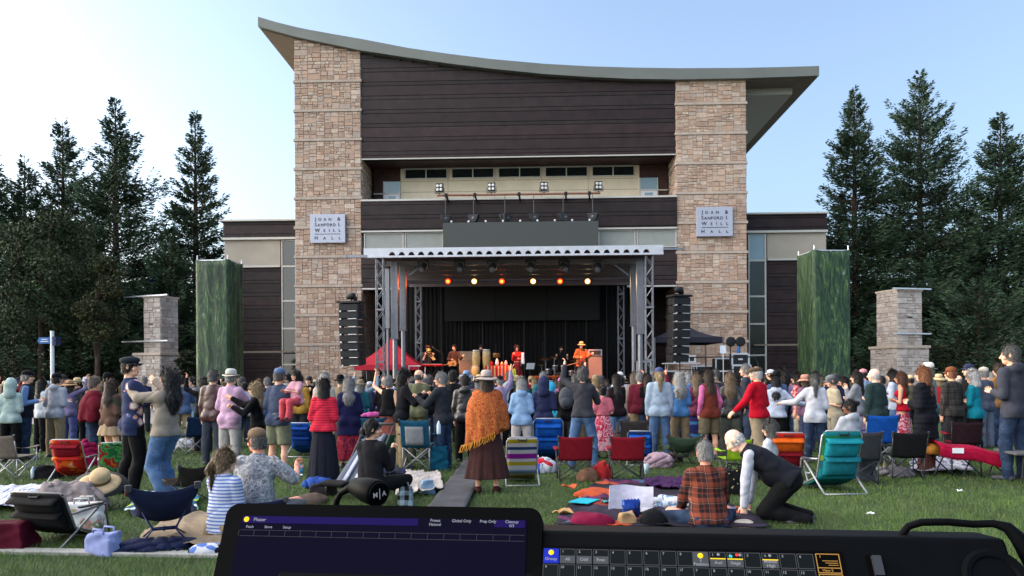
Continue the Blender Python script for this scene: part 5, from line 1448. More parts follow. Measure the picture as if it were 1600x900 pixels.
GEO = {}
SKINS = [S(226, 172, 142), S(208, 150, 118), S(236, 188, 162), S(176, 118, 88), S(120, 78, 58), S(215, 140, 115)]
mEYE = M('eye', (.03, .02, .018), .3); mLIPS = M('lips', (.36, .14, .12), .5)
def skin(i): return M('skin_%d' % i, SKINS[i], .55, 0, .08, 20, spec=.35)
HAIRC = {'black': (.01, .008, .008), 'dark': (.02, .014, .01), 'brown': (.055, .032, .02), 'auburn': (.11, .04, .02), 'ginger': (.26, .1, .04), 'blond': (.36, .25, .13), 'dblond': (.2, .135, .075), 'grey': (.28, .27, .26), 'dgrey': (.11, .105, .1), 'white': (.62, .6, .57), 'silver': (.42, .41, .39), 'gbrown': (.17, .13, .1)}
def hairm(c):
    if 'hair_' + c in MATS: return MATS['hair_' + c]
    m, nt, p = _new('hair_' + c); n, l = nt.nodes, nt.links
    p.inputs['Roughness'].default_value = .5; p.inputs['Specular IOR Level'].default_value = .3
    tc = n.new('ShaderNodeTexCoord'); mp = n.new('ShaderNodeMapping'); mp.inputs['Scale'].default_value = (1, 1, .14); l.new(tc.outputs['Object'], mp.inputs[0])
    nz = n.new('ShaderNodeTexNoise'); nz.inputs['Scale'].default_value = 95; nz.inputs['Detail'].default_value = 4; l.new(mp.outputs[0], nz.inputs['Vector'])
    mr = n.new('ShaderNodeMapRange'); mr.inputs['From Min'].default_value = .3; mr.inputs['From Max'].default_value = .7; mr.inputs['To Min'].default_value = .4; mr.inputs['To Max'].default_value = 1.25; l.new(nz.outputs['Fac'], mr.inputs['Value'])
    mx = n.new('ShaderNodeMix'); mx.data_type = 'RGBA'; mx.blend_type = 'MULTIPLY'; mx.inputs[0].default_value = 1; mx.inputs[6].default_value = rgba(tuple(v * .85 for v in HAIRC[c])); l.new(mr.outputs['Result'], mx.inputs[7]); l.new(mx.outputs[2], p.inputs['Base Color'])
    b = n.new('ShaderNodeBump'); b.inputs['Strength'].default_value = .7; b.inputs['Distance'].default_value = .01; l.new(nz.outputs['Fac'], b.inputs['Height']); l.new(b.outputs['Normal'], p.inputs['Normal'])
    MATS['hair_' + c] = m; return m

def shape_of(p):
    """all geometry of one figure in its own frame: facing +y, feet on z = 0"""
    key = repr(sorted((k, v) for k, v in p.items() if k not in ('x', 'd', 'rz', 'label', 'cols', 'skin', 'hairc', 'hatc', 'z', 'group', 'name', 'extra', 'px', 'beardc', 'topm', 'botm')))
    if key in GEO: return GEO[key]
    H = p.get('H', 1.7); u = H / 1.72; fem = p.get('fem', 0); g = p.get('girth', 1.0); h = p.get('res', .022)
    lean, side = rad(p.get('lean', 3)), rad(p.get('side', 0)); twist = rad(p.get('twist', 0))
    lg = p.get('legs', 'stand'); lg = LEGS[lg] if isinstance(lg, str) else lg
    hipw = (.095 if fem else .088) * u * g ** .5
    tl, sl_ = .405 * u, .41 * u
    legs = []
    for s_, (td, sd) in zip((1, -1), lg):
        td, sd = nrm((td[0] * s_, td[1], td[2])), nrm((sd[0] * s_, sd[1], sd[2])); legs.append((s_, td, sd))
    drop = max(max(0, -(td * tl)[2] - (sd * sl_)[2]) for s_, td, sd in legs)
    pz = p['pz'] if 'pz' in p else drop + .085 * u
    pel = np.array([0, 0, pz]); L = []
    for s_, td, sd in legs:
        hp = pel + np.array([s_ * hipw, 0, -.03 * u]); kn = hp + td * tl; an = kn + sd * sl_
        an[2] = max(an[2], .07 * u if 'kneel' != p.get('legs') else .06); L.append((hp, kn, an, s_))
    Rt = rotz(twist) @ rotx(-lean) @ roty(side)
    up = Rt @ np.array([0, 0, 1.0]); lat = Rt @ np.array([1.0, 0, 0]); fw = Rt @ np.array([0, 1.0, 0])
    bend = p.get('bend', 0.0)
    waist = pel + up * .17 * u * .95; chest = pel + up * .36 * u + fw * bend * .04
    shz = pel + up * .462 * u + fw * bend * .1
    shw = (.143 if fem else .165) * u * p.get('sh', 1.0)
    nk = shz + up * .066 * u
    sh = {s_: shz + lat * s_ * shw for s_ in (1, -1)}
    arms = {}
    for s_, nm in ((1, p.get('ar', 'down')), (-1, p.get('al', 'down'))):
        ua, fa, hk = ARMS[nm] if isinstance(nm, str) else nm
        ua = Rt @ nrm((ua[0] * s_, ua[1], ua[2])); fa = Rt @ nrm((fa[0] * s_, fa[1], fa[2]))
        el = sh[s_] + ua * .29 * u; wr = el + fa * .255 * u; arms[s_] = (sh[s_], el, wr, ua, fa, hk)
    hyaw, hpit = rad(p.get('look', 0)), rad(p.get('nod', 0))
    Rh = rotz(twist * .6 + hyaw) @ rotx(-lean * .5 - hpit) @ roty(side * .5 + rad(p.get('tilt', 0)))
    hs = u * p.get('head', 1.0) * .98
    hc = nk + up * .045 * u + Rh @ np.array([0, .012, .118]) * hs
    out = {'hc': hc, 'Rh': Rh, 'hs': hs, 'arms': arms, 'L': L, 'nk': nk, 'up': up, 'lat': lat, 'fw': fw, 'pel': pel, 'chest': chest, 'u': u, 'shz': shz}
    pts = np.array([pel, shz] + [q for a in arms.values() for q in a[:3]] + [q for l in L for q in l[:3]])
    lo, hi = pts.min(0) - .2 * u * max(1, g), pts.max(0) + .2 * u * max(1, g); lo[2] = max(lo[2], -.02)
    dress = p.get('bot') in ('skirt', 'dress')
    # ---- skin
    f = Field(lo, hi + np.array([0, 0, .1]), h)
    f.cone(pel, waist, .085 * u * g, .08 * u * g, lat, 1.45, .05).cone(waist, chest, .08 * u * g, .09 * u * g, lat, 1.5, .05)
    for s_ in (1, -1): f.cone(shz + up * .012 * u, sh[s_] * .8 + shz * .2, .056 * u, .046 * u, k=.05)
    f.cone(shz - up * .02, nk + up * .05 * u, .06 * u, .05 * u, k=.03)
    for s_, (a, e, w, ua, fa, hk) in arms.items():
        f.cone(a, e, .047 * u * g ** .5, .037 * u * g ** .5, k=.025).cone(e, w, .037 * u * g ** .5, .024 * u, k=.015)
    for hp, kn, an, s_ in L:
        f.cone(hp, kn, .082 * u * g ** .5, .054 * u * g ** .4, k=.03).cone(kn, kn * .6 + an * .4 - np.array([0, .012, 0]), .052 * u, .052 * u * g ** .3, k=.02).cone(kn * .6 + an * .4 - np.array([0, .012, 0]), an, .052 * u, .034 * u, k=.02)
        fd = np.array([s_ * .25, 1, 0]) if abs(an[2]) < .3 or True else 0
        fd = nrm(fd); f.cone(an - fd * .035 + np.array([0, 0, -.03 * u]), an + fd * .15 * u + np.array([0, 0, -.05 * u]), .036 * u, .026 * u, k=.02)
    V, Q = f.mesh(); m = np.zeros(len(Q), int)
    parts = [(V, Q, m)]
    hv, hq, hm = head_geo(fem); parts.append(((hv * hs) @ Rh.T + hc, hq, hm))
    for s_, (a, e, w, ua, fa, hk) in arms.items():
        if p.get('nohand') == s_: continue
        v, q = hand_geo(hk); v = v.copy()
        if s_ < 0: v[:, 1] *= -1
        th = fw - fa * (fw @ fa)
        if np.linalg.norm(th) < .35: th = up - fa * (up @ fa)
        th = nrm(th); Y = np.cross(fa, th) ; B = np.stack([th, Y, fa], 1)
        if s_ < 0: q = q[:, ::-1]
        parts.append(((v * u * .98) @ B.T + w - fa * .01, q, np.zeros(len(q), int)))
    o = 0; VV = []; QQ = []; MM = []
    for v, q, mm in parts: VV.append(v); QQ.append(q + o); MM.append(mm); o += len(v)
    out['body'] = (np.concatenate(VV), np.concatenate(QQ), np.concatenate(MM))
    # ---- top
    top = p.get('top', 'jacket'); th = {'shirt': .012, 'tee': .012, 'sweater': .016, 'jacket': .021, 'coat': .029, 'vest': .022, 'tank': .008, 'blouse': .014}.get(top, .02) * p.get('puff', 1.0)
    seed = p.get('seed', 0) * 1.7 + H * 31
    if top == 'shawl' or top == 'poncho':
        hem = p.get('hem', .5) * H; f = Field((lo[0] - .15, lo[1] - .15, min(hem, pz) - .3), (hi[0] + .15, hi[1] + .15, nk[2] + .08), h)
        X, Y, Z = f.grid((slice(None),) * 3); t = np.clip((nk[2] + .03 - Z) / (nk[2] + .03 - hem), 0, 1.35)
        cx, cy = nk[0] * (1 - t) + pel[0] * t, nk[1] * (1 - t) + pel[1] * t
        an = np.arctan2(Y - cy, X - cx)
        r = (.06 + .155 * p.get('tg', 1.0) * np.sqrt(np.clip(t * 2.2, 0, 1)) + p.get('flare', .05) * t) * u * g; r = r * (1 + (.05 * np.sin(an * 7 + seed + t * 3) + .03 * np.sin(an * 13 - t * 6)) * t)
        d = (np.sqrt(((X - cx) / 1.45) ** 2 + (Y - cy) ** 2) - r) * .85
        f.F = d.astype(np.float32)
        for s_, (a, e, w, ua, fa, hk) in arms.items(): f.cone(a, e, .07 * u, .08 * u, k=.06)
        f.F = np.maximum(f.F, Z - (nk[2] + .02)); sl = p.get('slope', 0.0)
        f.F = np.maximum(f.F, (hem + sl * X + .02 * np.sin(an * 9) - Z))
        f.folds(.009, .8, seed)
    else:
        f = Field(lo - .05, hi + np.array([.05, .05, .12]), h)
        hem = p.get('hem', {'coat': .3, 'tank': .5, 'dresstop': .5}.get(top, .462)) * H
        sitting = 'pz' in p or pz < .45 * H
        cut = nrm(up + np.array([0, 0, .6])) if 'pz' not in p else up
        gg = g * p.get('tg', 1.0)
        hb = pel - np.array([0, 0, 1]) * max(0, pz - hem) if not sitting else pel - up * .03
        f.cone(hb, waist, (.112 if fem else .104) * u * gg + max(th, .026) + (.02 if top == 'coat' else 0), .085 * u * gg + th, lat, 1.47, .05).cone(waist, chest, .084 * u * gg + th, .092 * u * gg + th, lat, 1.5, .05)
        for s_ in (1, -1): f.cone(shz + up * .012 * u, sh[s_] * .82 + shz * .18, .058 * u + th, .046 * u + th * .9, k=.05)
        f.cone(shz - up * .03 * u, nk - up * .01 * u, .074 * u + th, .058 * u + th * .6, k=.05)
        if not sitting:
            for hp, kn, an, s_ in L: f.ell(hp - np.array([0, .033, -.01]) * u, (.086 * u * g ** .5 + max(th, .024), .092 * u * g ** .5 + max(th, .024), .11 * u), .04)
        if fem:
            for s_ in (1, -1): f.ell(chest + lat * s_ * .07 * u + fw * .09 * u, (.06 * u, .055 * u, .06 * u), .04)
        if g > 1.12: f.ell(waist + fw * .06 * u, (.13 * u * g, .11 * u * g, .14 * u), .05)
        slv = p.get('sleeve', {'tee': .75, 'vest': 0, 'tank': 0}.get(top, 2))
        for s_, (a, e, w, ua, fa, hk) in arms.items():
            if slv <= 0:
                continue
            ra, re, rw = .052 * u * g ** .5 + th * .8, .042 * u * g ** .5 + th * .9, .032 * u + th * .6
            if slv >= 1:
                f.cone(a, e, ra, re, k=.035)
                if slv > 1: f.cone(e, e + (w - e) * min(1, slv - 1) * .96, re, rw, k=.012)
            else: f.cone(a, a + (e - a) * slv, ra + .004, ra + .008, k=.035)
        if p.get('hoodback'): f.ell(nk - fw * .085 * u + up * .0, (.105 * u, .06 * u, .075 * u), .03)
        if p.get('collar', top in ('jacket', 'coat', 'shirt', 'vest')): f.cone(nk - up * .03, nk + up * .025 * u, .074 * u + th * .3, .066 * u + th * .3, k=.01)
        f.folds(.0056 if top != 'tank' else .002, 1, seed)
        if 'quilt' in p:
            X, Y, Z = f.grid((slice(None),) * 3); f.F = f.F - .012 * np.abs(np.sin(Z * 42))
        neck = nk + up * (.03 * u)
        NC = Field(f.lo, [a[-1] for a in f.ax], f.h) if False else None
        sl = f.sub(nk - .16, nk + .3)
        if sl is not None:
            X, Y, Z = f.grid(sl); qx, qy, qz = X - neck[0], Y - neck[1], Z - neck[2]; ua_ = qx * up[0] + qy * up[1] + qz * up[2]
            rad_ = np.sqrt(np.maximum(qx * qx + qy * qy + qz * qz - ua_ * ua_, 0)); f.F[sl] = np.maximum(f.F[sl], np.minimum(ua_, (.098 * u + th * .5 - rad_)))
        f.plane((0, 0, hem), (0, 0, -1)) if not sitting else f.plane(pel - up * .06, -up)
        if top in ('tank',): f.ell(nk + fw * .05, (.1 * u, .1 * u, .11 * u), 0, cut=True)
    out['topg'] = f.mesh()
    if top == 'vest':
        f = Field(lo - .05, hi + np.array([.05, .05, .12]), h)
        for s_, (a, e, w, ua, fa, hk) in arms.items(): f.cone(a, e, .06 * u, .052 * u, k=.03).cone(e, e + (w - e) * .97, .05 * u, .042 * u, k=.015)
        f.folds(.005, 1.2, seed); out['sleeveg'] = f.mesh()
    # ---- bottom
    bot = p.get('bot', 'trousers'); bt = {'trousers': .017, 'jeans': .013, 'shorts': .02, 'baggy': .03}.get(bot, .014)
    if dress:
        hem = p.get('shem', .12) * H; ztop = (pz + .1 * u) if bot == 'skirt' else pz + .12 * u
        f = Field((-.5 * u, -.45 * u, hem - .05), (.5 * u, .45 * u, ztop + .05), h); X, Y, Z = f.grid((slice(None),) * 3)
        t = np.clip((ztop - Z) / (ztop - hem), 0, 1); an = np.arctan2(Y, X)
        r = (.1 * g + .03 * np.sqrt(t) + p.get('sflare', .07) * t) * u; r = r * (1 + (.045 * np.sin(an * 8 + seed) + .03 * np.sin(an * 15 + 1)) * t)
        f.F = np.maximum((np.sqrt((X / 1.4) ** 2 + Y ** 2) - r) * .85, np.maximum(Z - ztop, hem - Z)).astype(np.float32); out['botg'] = f.mesh()
    elif bot != 'none':
        f = Field(lo - .05, np.array([hi[0] + .05, hi[1] + .05, pz + .2 * u]), h)
        f.cone(pel, pel + up * .1 * u, .092 * u * g + bt, .084 * u * g + bt, lat, 1.47, .04)
        for hp, kn, an, s_ in L:
            f.ell(hp - np.array([0, .035, 0]) * u, (.085 * u, .09 * u, .09 * u), .04)
            q = .9 if bot == 'shorts' else 2
            e = kn if q > 1 else hp + (kn - hp) * q
            f.cone(hp, e, .085 * u * g ** .5 + bt, (.066 * u * g ** .4 + bt) if q > 1 else .085 * u + bt * 1.2, k=.03)
            if q > 1: f.cone(kn, kn * .6 + an * .4 - np.array([0, .01, 0]), .064 * u + bt, .06 * u + bt, k=.02).cone(kn * .6 + an * .4 - np.array([0, .01, 0]), an + np.array([0, 0, -.02]), .06 * u + bt, .043 * u + bt * 1.5, k=.02)
        f.folds(.006, 1.15, seed + 3); f.plane(pel + up * .11 * u, up)
        if bot == 'shorts' and 'pz' not in p: f.plane((0, 0, L[0][1][2] + .02), (0, 0, -1))
        else: f.plane((0, 0, .025), (0, 0, -1))
        out['botg'] = f.mesh()
    # ---- shoes
    if p.get('shoes', 1):
        out['shoeg'] = []
        for hp, kn, an, s_ in L:
            fd = nrm(np.array([s_ * .25, 1, 0])); a = an - fd * .04; a[2] = an[2] - .035 * u; b_ = an + fd * .17 * u; b_[2] = an[2] - .045 * u
            ff = Field(np.minimum(a, b_) - .08, np.maximum(a, b_) + .08, .014); ff.cone(a, b_, .046 * u, .036 * u, k=.01).cone(an, a, .044 * u, .045 * u, k=.02); ff.plane((0, 0, max(.004, an[2] - .085)), (0, 0, -1)); out['shoeg'].append(ff.mesh())
    GEO[key] = out
    return out

MESHC = {}
def linked(name, key, geo, mats, parent, midx=None, smooth=True):
    """object sharing cached mesh data, with its own materials"""
    if key not in MESHC:
        V, F = geo
        if isinstance(F, np.ndarray): o = np_mesh(name, V, F, [mats[0]] * len(mats), None, smooth, midx)
        else:
            me = bpy.data.meshes.new(name); me.from_pydata(np.asarray(V).tolist(), [], F)
            for q in mats: me.materials.append(mats[0])
            if midx is not None: me.polygons.foreach_set('material_index', np.array(midx, np.int32))
            me.polygons.foreach_set('use_smooth', np.ones(len(F), bool)); me.update(); o = bpy.data.objects.new(name, me); COL.objects.link(o)
        MESHC[key] = o.data
    else:
        o = bpy.data.objects.new(name, MESHC[key]); COL.objects.link(o)
    for i, m in enumerate(mats):
        o.material_slots[i].link = 'OBJECT'; o.material_slots[i].material = m
    o.parent = parent
    return o

def person(label, x, d, rz=0.0, topm=None, botm=None, skin_i=0, hair='short', hairc='brown', hat=None, hatc=None, shoem=None, z=0.0, group=None, glasses=None, beard=None, sleevem=None, **p):
    """a standing or seated figure; x, d on the ground; rz = 0 faces the stage"""
    p.setdefault('hairk', hair)
    g = shape_of(p); key = id(g)
    t = thing('person', label, 'person', (x, d, z), rad(rz), group)
    sk = skin(skin_i)
    b = linked('body', ('b', key), g['body'][:2], [sk, mEYE, mLIPS, hairm(hairc)], t, g['body'][2])
    top = p.get('top', 'jacket'); tn = {'tee': 'shirt', 'tank': 'shirt', 'blouse': 'shirt', 'dresstop': 'dress_top'}.get(top, top)
    linked(tn, ('t', key), g['topg'], [topm], t)
    if 'sleeveg' in g: linked('shirt', ('v', key), g['sleeveg'], [sleevem or mWHITE], t)
    if 'botg' in g:
        bn = {'jeans': 'trousers', 'baggy': 'trousers', 'dress': 'skirt'}.get(p.get('bot', 'trousers'), p.get('bot', 'trousers')); linked(bn, ('o', key), g['botg'], [botm], t)
    if 'shoeg' in g:
        for i, s_ in enumerate(g['shoeg']): linked('shoe', ('s', key, i), s_, [shoem or mDARK], t)
    M4 = Matrix.Translation(Vector(g['hc'])) @ Matrix([list(r) for r in g['Rh']]).to_4x4() @ Matrix.Scale(g['hs'], 4)
    def onhead(name, key, geo, mats, midx=None, parent=t):
        o = linked(name, key, geo, mats, parent, midx); o.matrix_local = M4; return o
    if hair and hair != 'bald': onhead('hood' if hair == 'hood' else 'hair', ('h', hair, bool(hat)), hair_geo(hair, bool(hat) and hair != 'hood'), [topm if hair == 'hood' else hairm(hairc)])
    if beard: onhead('beard', ('beard',), beard_geo(), [hairm(beard)])
    if hat:
        V, F, mi = hat_geo(hat); hc_ = hatc or (mBLACK, mBLACK)
        if not isinstance(hc_, tuple): hc_ = (hc_, hc_)
        onhead('hat' if hat not in ('cap', 'newsboy', 'flat') else 'cap', ('hat', hat), (V, F), list(hc_), mi)
    if glasses:
        if 'gl' not in HATS:
            m = MB()
            for s_ in (-1, 1):
                m.lathe([(.021, -.002), (.022, .0), (.02, .003)], 12, (s_ * .031, .098, .006), np.array([[1, 0, 0], [0, 0, 1], [0, -1, 0]]), 0, 1, .8)
                m.bar((s_ * .053, .094, .01), (s_ * .08, .0, .008), .004)
            m.bar((-.01, .1, .01), (.01, .1, .01), .004); HATS['gl'] = (np.concatenate(m.v), m.f)
        onhead('glasses', ('gl',), HATS['gl'], [glasses])
    t['_u'] = g['u']
    del t['_u']
    return t, g

# ================================================================== the crowd
def C(r, g, b, k=''): return cloth(S(r, g, b), key=k)
DEN = pattern('denim', 'noise', [(0, S(70, 98, 135)), (.45, S(84, 112, 150)), (.6, S(100, 130, 168))], 6); DEN2 = pattern('dark_denim', 'noise', [(0, S(38, 52, 75)), (.5, S(48, 64, 90)), (.62, S(60, 80, 108))], 6); DEN3 = pattern('light_denim', 'noise', [(0, S(95, 130, 170)), (.5, S(115, 150, 190)), (.62, S(138, 170, 205))], 6)
BK = C(22, 22, 25); BK2 = C(32, 32, 36); CHAR = C(52, 53, 58); NAVY = C(34, 42, 68); WHT = C(205, 208, 216); GRY = C(150, 152, 158); KHA = C(150, 132, 104); OLV = C(92, 92, 72); BLKP = C(20, 20, 22, 'p'); LBLU = C(128, 160, 196)
pRS = pattern('red_stripe_knit', 'stripes', [(0, S(222, 48, 72)), (.72, S(160, 22, 48))], 26, detail=.5)
pFLN = pattern('navy_flower_print', 'dots', [(0, S(228, 226, 222)), (.36, S(214, 150, 130)), (.44, S(84, 92, 130)), (.5, S(45, 54, 88))], 6, detail=.3)
pMAR = C(104, 22, 38); pSHAWL = pattern('paisley_shawl', 'noise', [(0, S(140, 52, 34)), (.38, S(184, 96, 52)), (.45, S(160, 70, 42)), (.5, S(204, 128, 62)), (.56, S(150, 60, 40)), (.64, S(196, 112, 58))], 13, detail=2.2)
pPLD = pattern('rust_plaid', 'plaid', [(0, S(140, 70, 50)), (.3, S(36, 28, 32)), (.52, S(112, 54, 42)), (.62, S(52, 36, 38)), (.88, S(170, 140, 126)), (.91, S(92, 48, 40))], 6.5)
pPLG = pattern('grey_plaid', 'plaid', [(0, S(70, 66, 62)), (.3, S(42, 40, 42)), (.7, S(98, 86, 76)), (.78, S(52, 48, 46))], 9)
pCAM = pattern('grey_print', 'noise', [(0, S(118, 122, 132)), (.42, S(160, 162, 168)), (.5, S(96, 104, 118)), (.55, S(188, 188, 190)), (.66, S(150, 130, 128))], 13, detail=1.4)
pSTP = pattern('blue_white_stripes', 'stripes', [(0, S(206, 212, 230)), (.55, S(104, 130, 190))], 30, detail=.2)
pRSK = pattern('red_print_skirt', 'noise', [(0, S(150, 30, 48)), (.45, S(60, 36, 66)), (.52, S(196, 52, 70)), (.6, S(120, 26, 44))], 12, detail=1)
pPNK = pattern('pink_red_flowers', 'noise', [(0, S(226, 170, 180)), (.45, S(196, 40, 70)), (.55, S(232, 178, 190)), (.63, S(170, 26, 54))], 9, detail=.9)
pRED = pattern('red_white_print', 'noise', [(0, S(190, 60, 64)), (.48, S(226, 196, 196)), (.54, S(186, 52, 60))], 12, detail=.8)
pPUR = pattern('plum_print', 'noise', [(0, S(110, 44, 76)), (.46, S(160, 76, 84)), (.55, S(82, 60, 96)), (.63, S(140, 40, 66))], 12, detail=1)
pBW = pattern('black_white_print', 'dots', [(0, S(220, 220, 222)), (.3, S(30, 30, 34))], 10, detail=.2)
pBSK = pattern('blue_tiered', 'stripes', [(0, S(40, 48, 104)), (.5, S(92, 112, 190)), (.62, S(40, 150, 170)), (.72, S(60, 44, 100))], 4, detail=.3)
LEA = M('black_leather', (.012, .012, .013), .35, 0, .3, 14, .4, 40, .5); LEAM = M('maroon_leather', (.055, .016, .016), .4, 0, .3, 12, .4, 40, .5)
PINKS = C(206, 168, 196); SHADES = M('sunglass', (.008, .008, .01), .1, spec=.6); SPEC = M('spectacles', (.02, .02, .022), .3)
STRAW = M('straw', (.5, .38, .2), .8, 0, .2, 40, .5, 90); WHAT = (C(220, 216, 206), C(160, 136, 112)); CAPB = (BK, BK)

def pp(label, px, pyt, d, rz=0, topm=BK, botm=DEN, ground_z=0.0, fit=True, **k):
    pt = at(px, pyt, d)
    hat = k.get('hat'); extra = {'fedora': .03, 'straw': .028, 'bucket': .024, 'cap': .018, 'beanie': .022, 'newsboy': .016, 'flat': .01}.get(hat, .012 if k.get('hair') not in ('bald', 'fringe', None) else 0.0)
    want = pt.z - ground_z
    k.setdefault('H', 1.62 if k.get('fem') else 1.75)
    k.setdefault('res', .017 if d < 12 else .02 if d < 15 else .024)
    t, g = person(label, pt.x, d, rz, topm, botm, z=ground_z, **k)
    topz = g['hc'][2] + .122 * g['hs'] + extra
    if fit:
        sc = min(1.14, max(.86, want / topz)); t.scale = (sc ** .6, sc ** .6, sc)
    else: sc = 1
    # the head, not the feet, sits over the pixel
    off = rotz(rad(rz)) @ np.array([g['hc'][0], g['hc'][1], 0]); t.location.x = pt.x - off[0] * sc; t.location.y = d - off[1] * sc * .5
    return t, g
F = dict(fem=1)
# --- left
pp('person in a pale mint hooded sweatshirt with the hood up at the left edge', 17, 592, 15, 8, C(176, 196, 190), BLKP, hair='hood', top='sweater', ar='bent', al='bent', **F)
pp('person in a black vest over a blue shirt and a black cap', 43, 578, 15.4, -62, C(34, 36, 46), DEN2, hair='short', hairc='grey', hat='cap', hatc=CAPB, top='vest', ar='bent', al='bent', skin_i=0, girth=1.1, look=-12, sleevem=C(120, 152, 200))
pp('person with dark wavy hair and a white sleeve behind the black vest', 66, 592, 17, -30, C(200, 204, 210), BLKP, hair='long', hairc='dark', top='blouse', **F)
pp('person in a light grey hoodie and black cap', 88, 583, 15.8, -12, C(168, 174, 186), KHA, hair='short', hairc='dark', hat='backcap', hatc=CAPB, top='sweater', hoodback=1, ar='bent', al='bent')
pp('person in a dark grey cap behind the grey hoodie', 98, 585, 18.2, -70, CHAR, BLKP, hair='short', hairc='grey', hat='cap', hatc=CHAR, top='jacket')
pp('person in a wide tan straw hat and purple top', 109, 593, 18, -10, C(112, 104, 140), C(86, 92, 140), hair='bob', hairc='brown', hat='straw', hatc=(C(190, 150, 110), C(120, 80, 50)), top='shirt', ar='up', al='bent', **F)
pp('person in a small banded straw hat behind the purple top', 121, 590, 20, 160, CHAR, BLKP, hair='short', hairc='dark', hat='fedora', hatc=(STRAW, BK), top='shirt')
pp('person with curly grey blond hair in a wine red poncho and jeans', 148, 589, 14.6, -55, pMAR, DEN2, hair='curly', hairc='gbrown', top='poncho', hem=.5, al='outlow', ar='outlow', bot='jeans', look=-15, **F)
pp('person in a black hat and sunglasses behind the wine red poncho', 169, 582, 19, -80, BK, BLKP, hair='short', hairc='black', hat='fedora', hatc=CAPB, glasses=SHADES)
pp('person with long brown hair in a brown and green jacket and short tan skirt', 174, 594, 14, -20, pattern('brown_green_patches', 'cells', [(0, S(96, 72, 60)), (.5, S(84, 62, 54)), (.75, S(56, 66, 50))], 2.5), C(176, 152, 122), hair='longwide', hairc='brown', top='jacket', bot='skirt', shem=.36, ar='bent', al='down', legs='weight', **F)
pp('tall person dancing in a navy shirt with big pale flowers and a black flat cap', 205, 556, 10.5, -48, pFLN, BLKP, hair='short', hairc='dark', hat='newsboy', hatc=(C(44, 50, 58), C(36, 42, 50)), top='shirt', hem=.43, sleeve=.8, ar='hug', al='hug', legs=(((.05, .12, -1), (.05, -.25, -1)), ((.16, .0, -1), (.2, -.3, -1))), lean=-3, look=-38, shoem=C(80, 24, 34), res=.014, puff=1.3)
pp('person with long black curls hugging the tall dancer, in a tan jacket and jeans', 264, 573, 10.35, 66, C(158, 146, 132), DEN, hair='longcurl', hairc='black', top='jacket', hem=.45, ar=((.2, .95, .12), (.1, .9, .35), 'flat'), al=((.3, .8, -.15), (-.3, .9, .2), 'flat'), legs=(((.1, .55, -1), (.0, -.5, -1)), ((.1, .25, -1), (.05, -.65, -1))), lean=-7, look=15, res=.014, **F)
pp('person in a grey sweater and sunglasses beside the steel barrier', 300, 589, 20, 150, C(104, 112, 124), DEN3, hair='short', hairc='black', glasses=SHADES, top='sweater', ar='bent', al='bent')
pp('person far off in black with sunglasses between the barrier and the leather jacket', 319, 588, 25, 175, BK, BLKP, hair='short', hairc='dark', glasses=SHADES)
pp('person with grey hair in a maroon leather jacket and dark jeans', 333, 578, 14.2, -5, LEAM, C(66, 72, 84), hair='short', hairc='dgrey', top='jacket', bot='jeans', ar='down', al='down')
pp('person in a cream brimmed hat and pink shirt with pale trousers', 361, 576, 13.2, -18, PINKS, C(178, 176, 172), hair='short', hairc='grey', hat='fedora', hatc=WHAT, top='shirt', hem=.42, ar='hug', al='bent', girth=1.08, sleeve=1.0, puff=1.2)
pp('blond person in black with sunglasses dancing with the pink-shirted one', 398, 598, 12.9, 95, BK, BLKP, hair='longwide', hairc='blond', top='sweater', glasses=SHADES, ar=((.2, .9, -.2), (.1, .8, .55), 'flat'), al='hold', look=10, hem=.42, **F)
pp('person in a navy tee, blue cap and green shorts carrying a child', 437, 574, 12.7, -22, C(70, 80, 104), C(128, 132, 108), hair='short', hairc='dgrey', hat='cap', hatc=(C(104, 124, 160), C(120, 140, 172)), top='tee', bot='shorts', ar='hug', al='bent', girth=1.15, sleeve=.9)
pp('small child with dark hair in a pink top carried on the left arm', 462, 579, 12.6, 150, C(214, 160, 176), C(214, 90, 100), ground_z=.88, hair='long', hairc='dark', top='tee', H=1.0, head=1.25, pz=.36, legs='sit', ar='hug', al='hug', fit=False, **F)
pp('person in a red striped sweater and long black skirt', 506, 593, 11.7, -3, pRS, C(34, 36, 48), hair='bob', hairc='dark', top='sweater', bot='skirt', shem=.04, sflare=.05, ar='bent', al='bent', girth=1.08, hem=.5, res=.015, **F)
pp('person with white hair in a cream coat behind the red striped sweater', 506, 583, 15.5, 5, C(196, 188, 172), KHA, hair='bob', hairc='white', top='coat', **F)
pp('person with grey hair in a navy coat and red print skirt', 545, 590, 13.7, 10, C(36, 36, 76), pRSK, hair='longwide', hairc='grey', top='coat', hem=.36, bot='skirt', shem=.08, ar='bent', al='bent', hoodback=1, **F)
pp('person in a black cap holding up a phone left of the cream coat', 483, 587, 21, 170, BK, BLKP, hair='short', hairc='dark', hat='cap', ar='phone', al='phone')
pp('person in a white brimmed hat near the foot of the left speaker stack', 535, 585, 18, 0, BK2, BLKP, hair='long', hairc='black', hat='fedora', hatc=(C(210, 210, 208), C(170, 168, 160)), ar='phone', **F)
pp('person clapping with raised hands beside the white brimmed hat', 566, 590, 18.5, -20, C(150, 170, 190), DEN, hair='long', hairc='dark', ar='up', al='up', top='shirt', **F)
pp('person with grey hair in a sleeveless black top by the pink cloth', 607, 587, 15.6, -8, BK, C(160, 90, 80), hair='curly', hairc='grey', top='tank', ar='bent', al='up', bot='skirt', **F)
pp('person with black hair and glasses dancing in a black jacket and khaki trousers', 632, 577, 13.5, -72, C(30, 30, 34), C(166, 146, 110), hair='shaggy', hairc='black', top='jacket', ar='hold', al='hold', glasses=SPEC, look=-10)
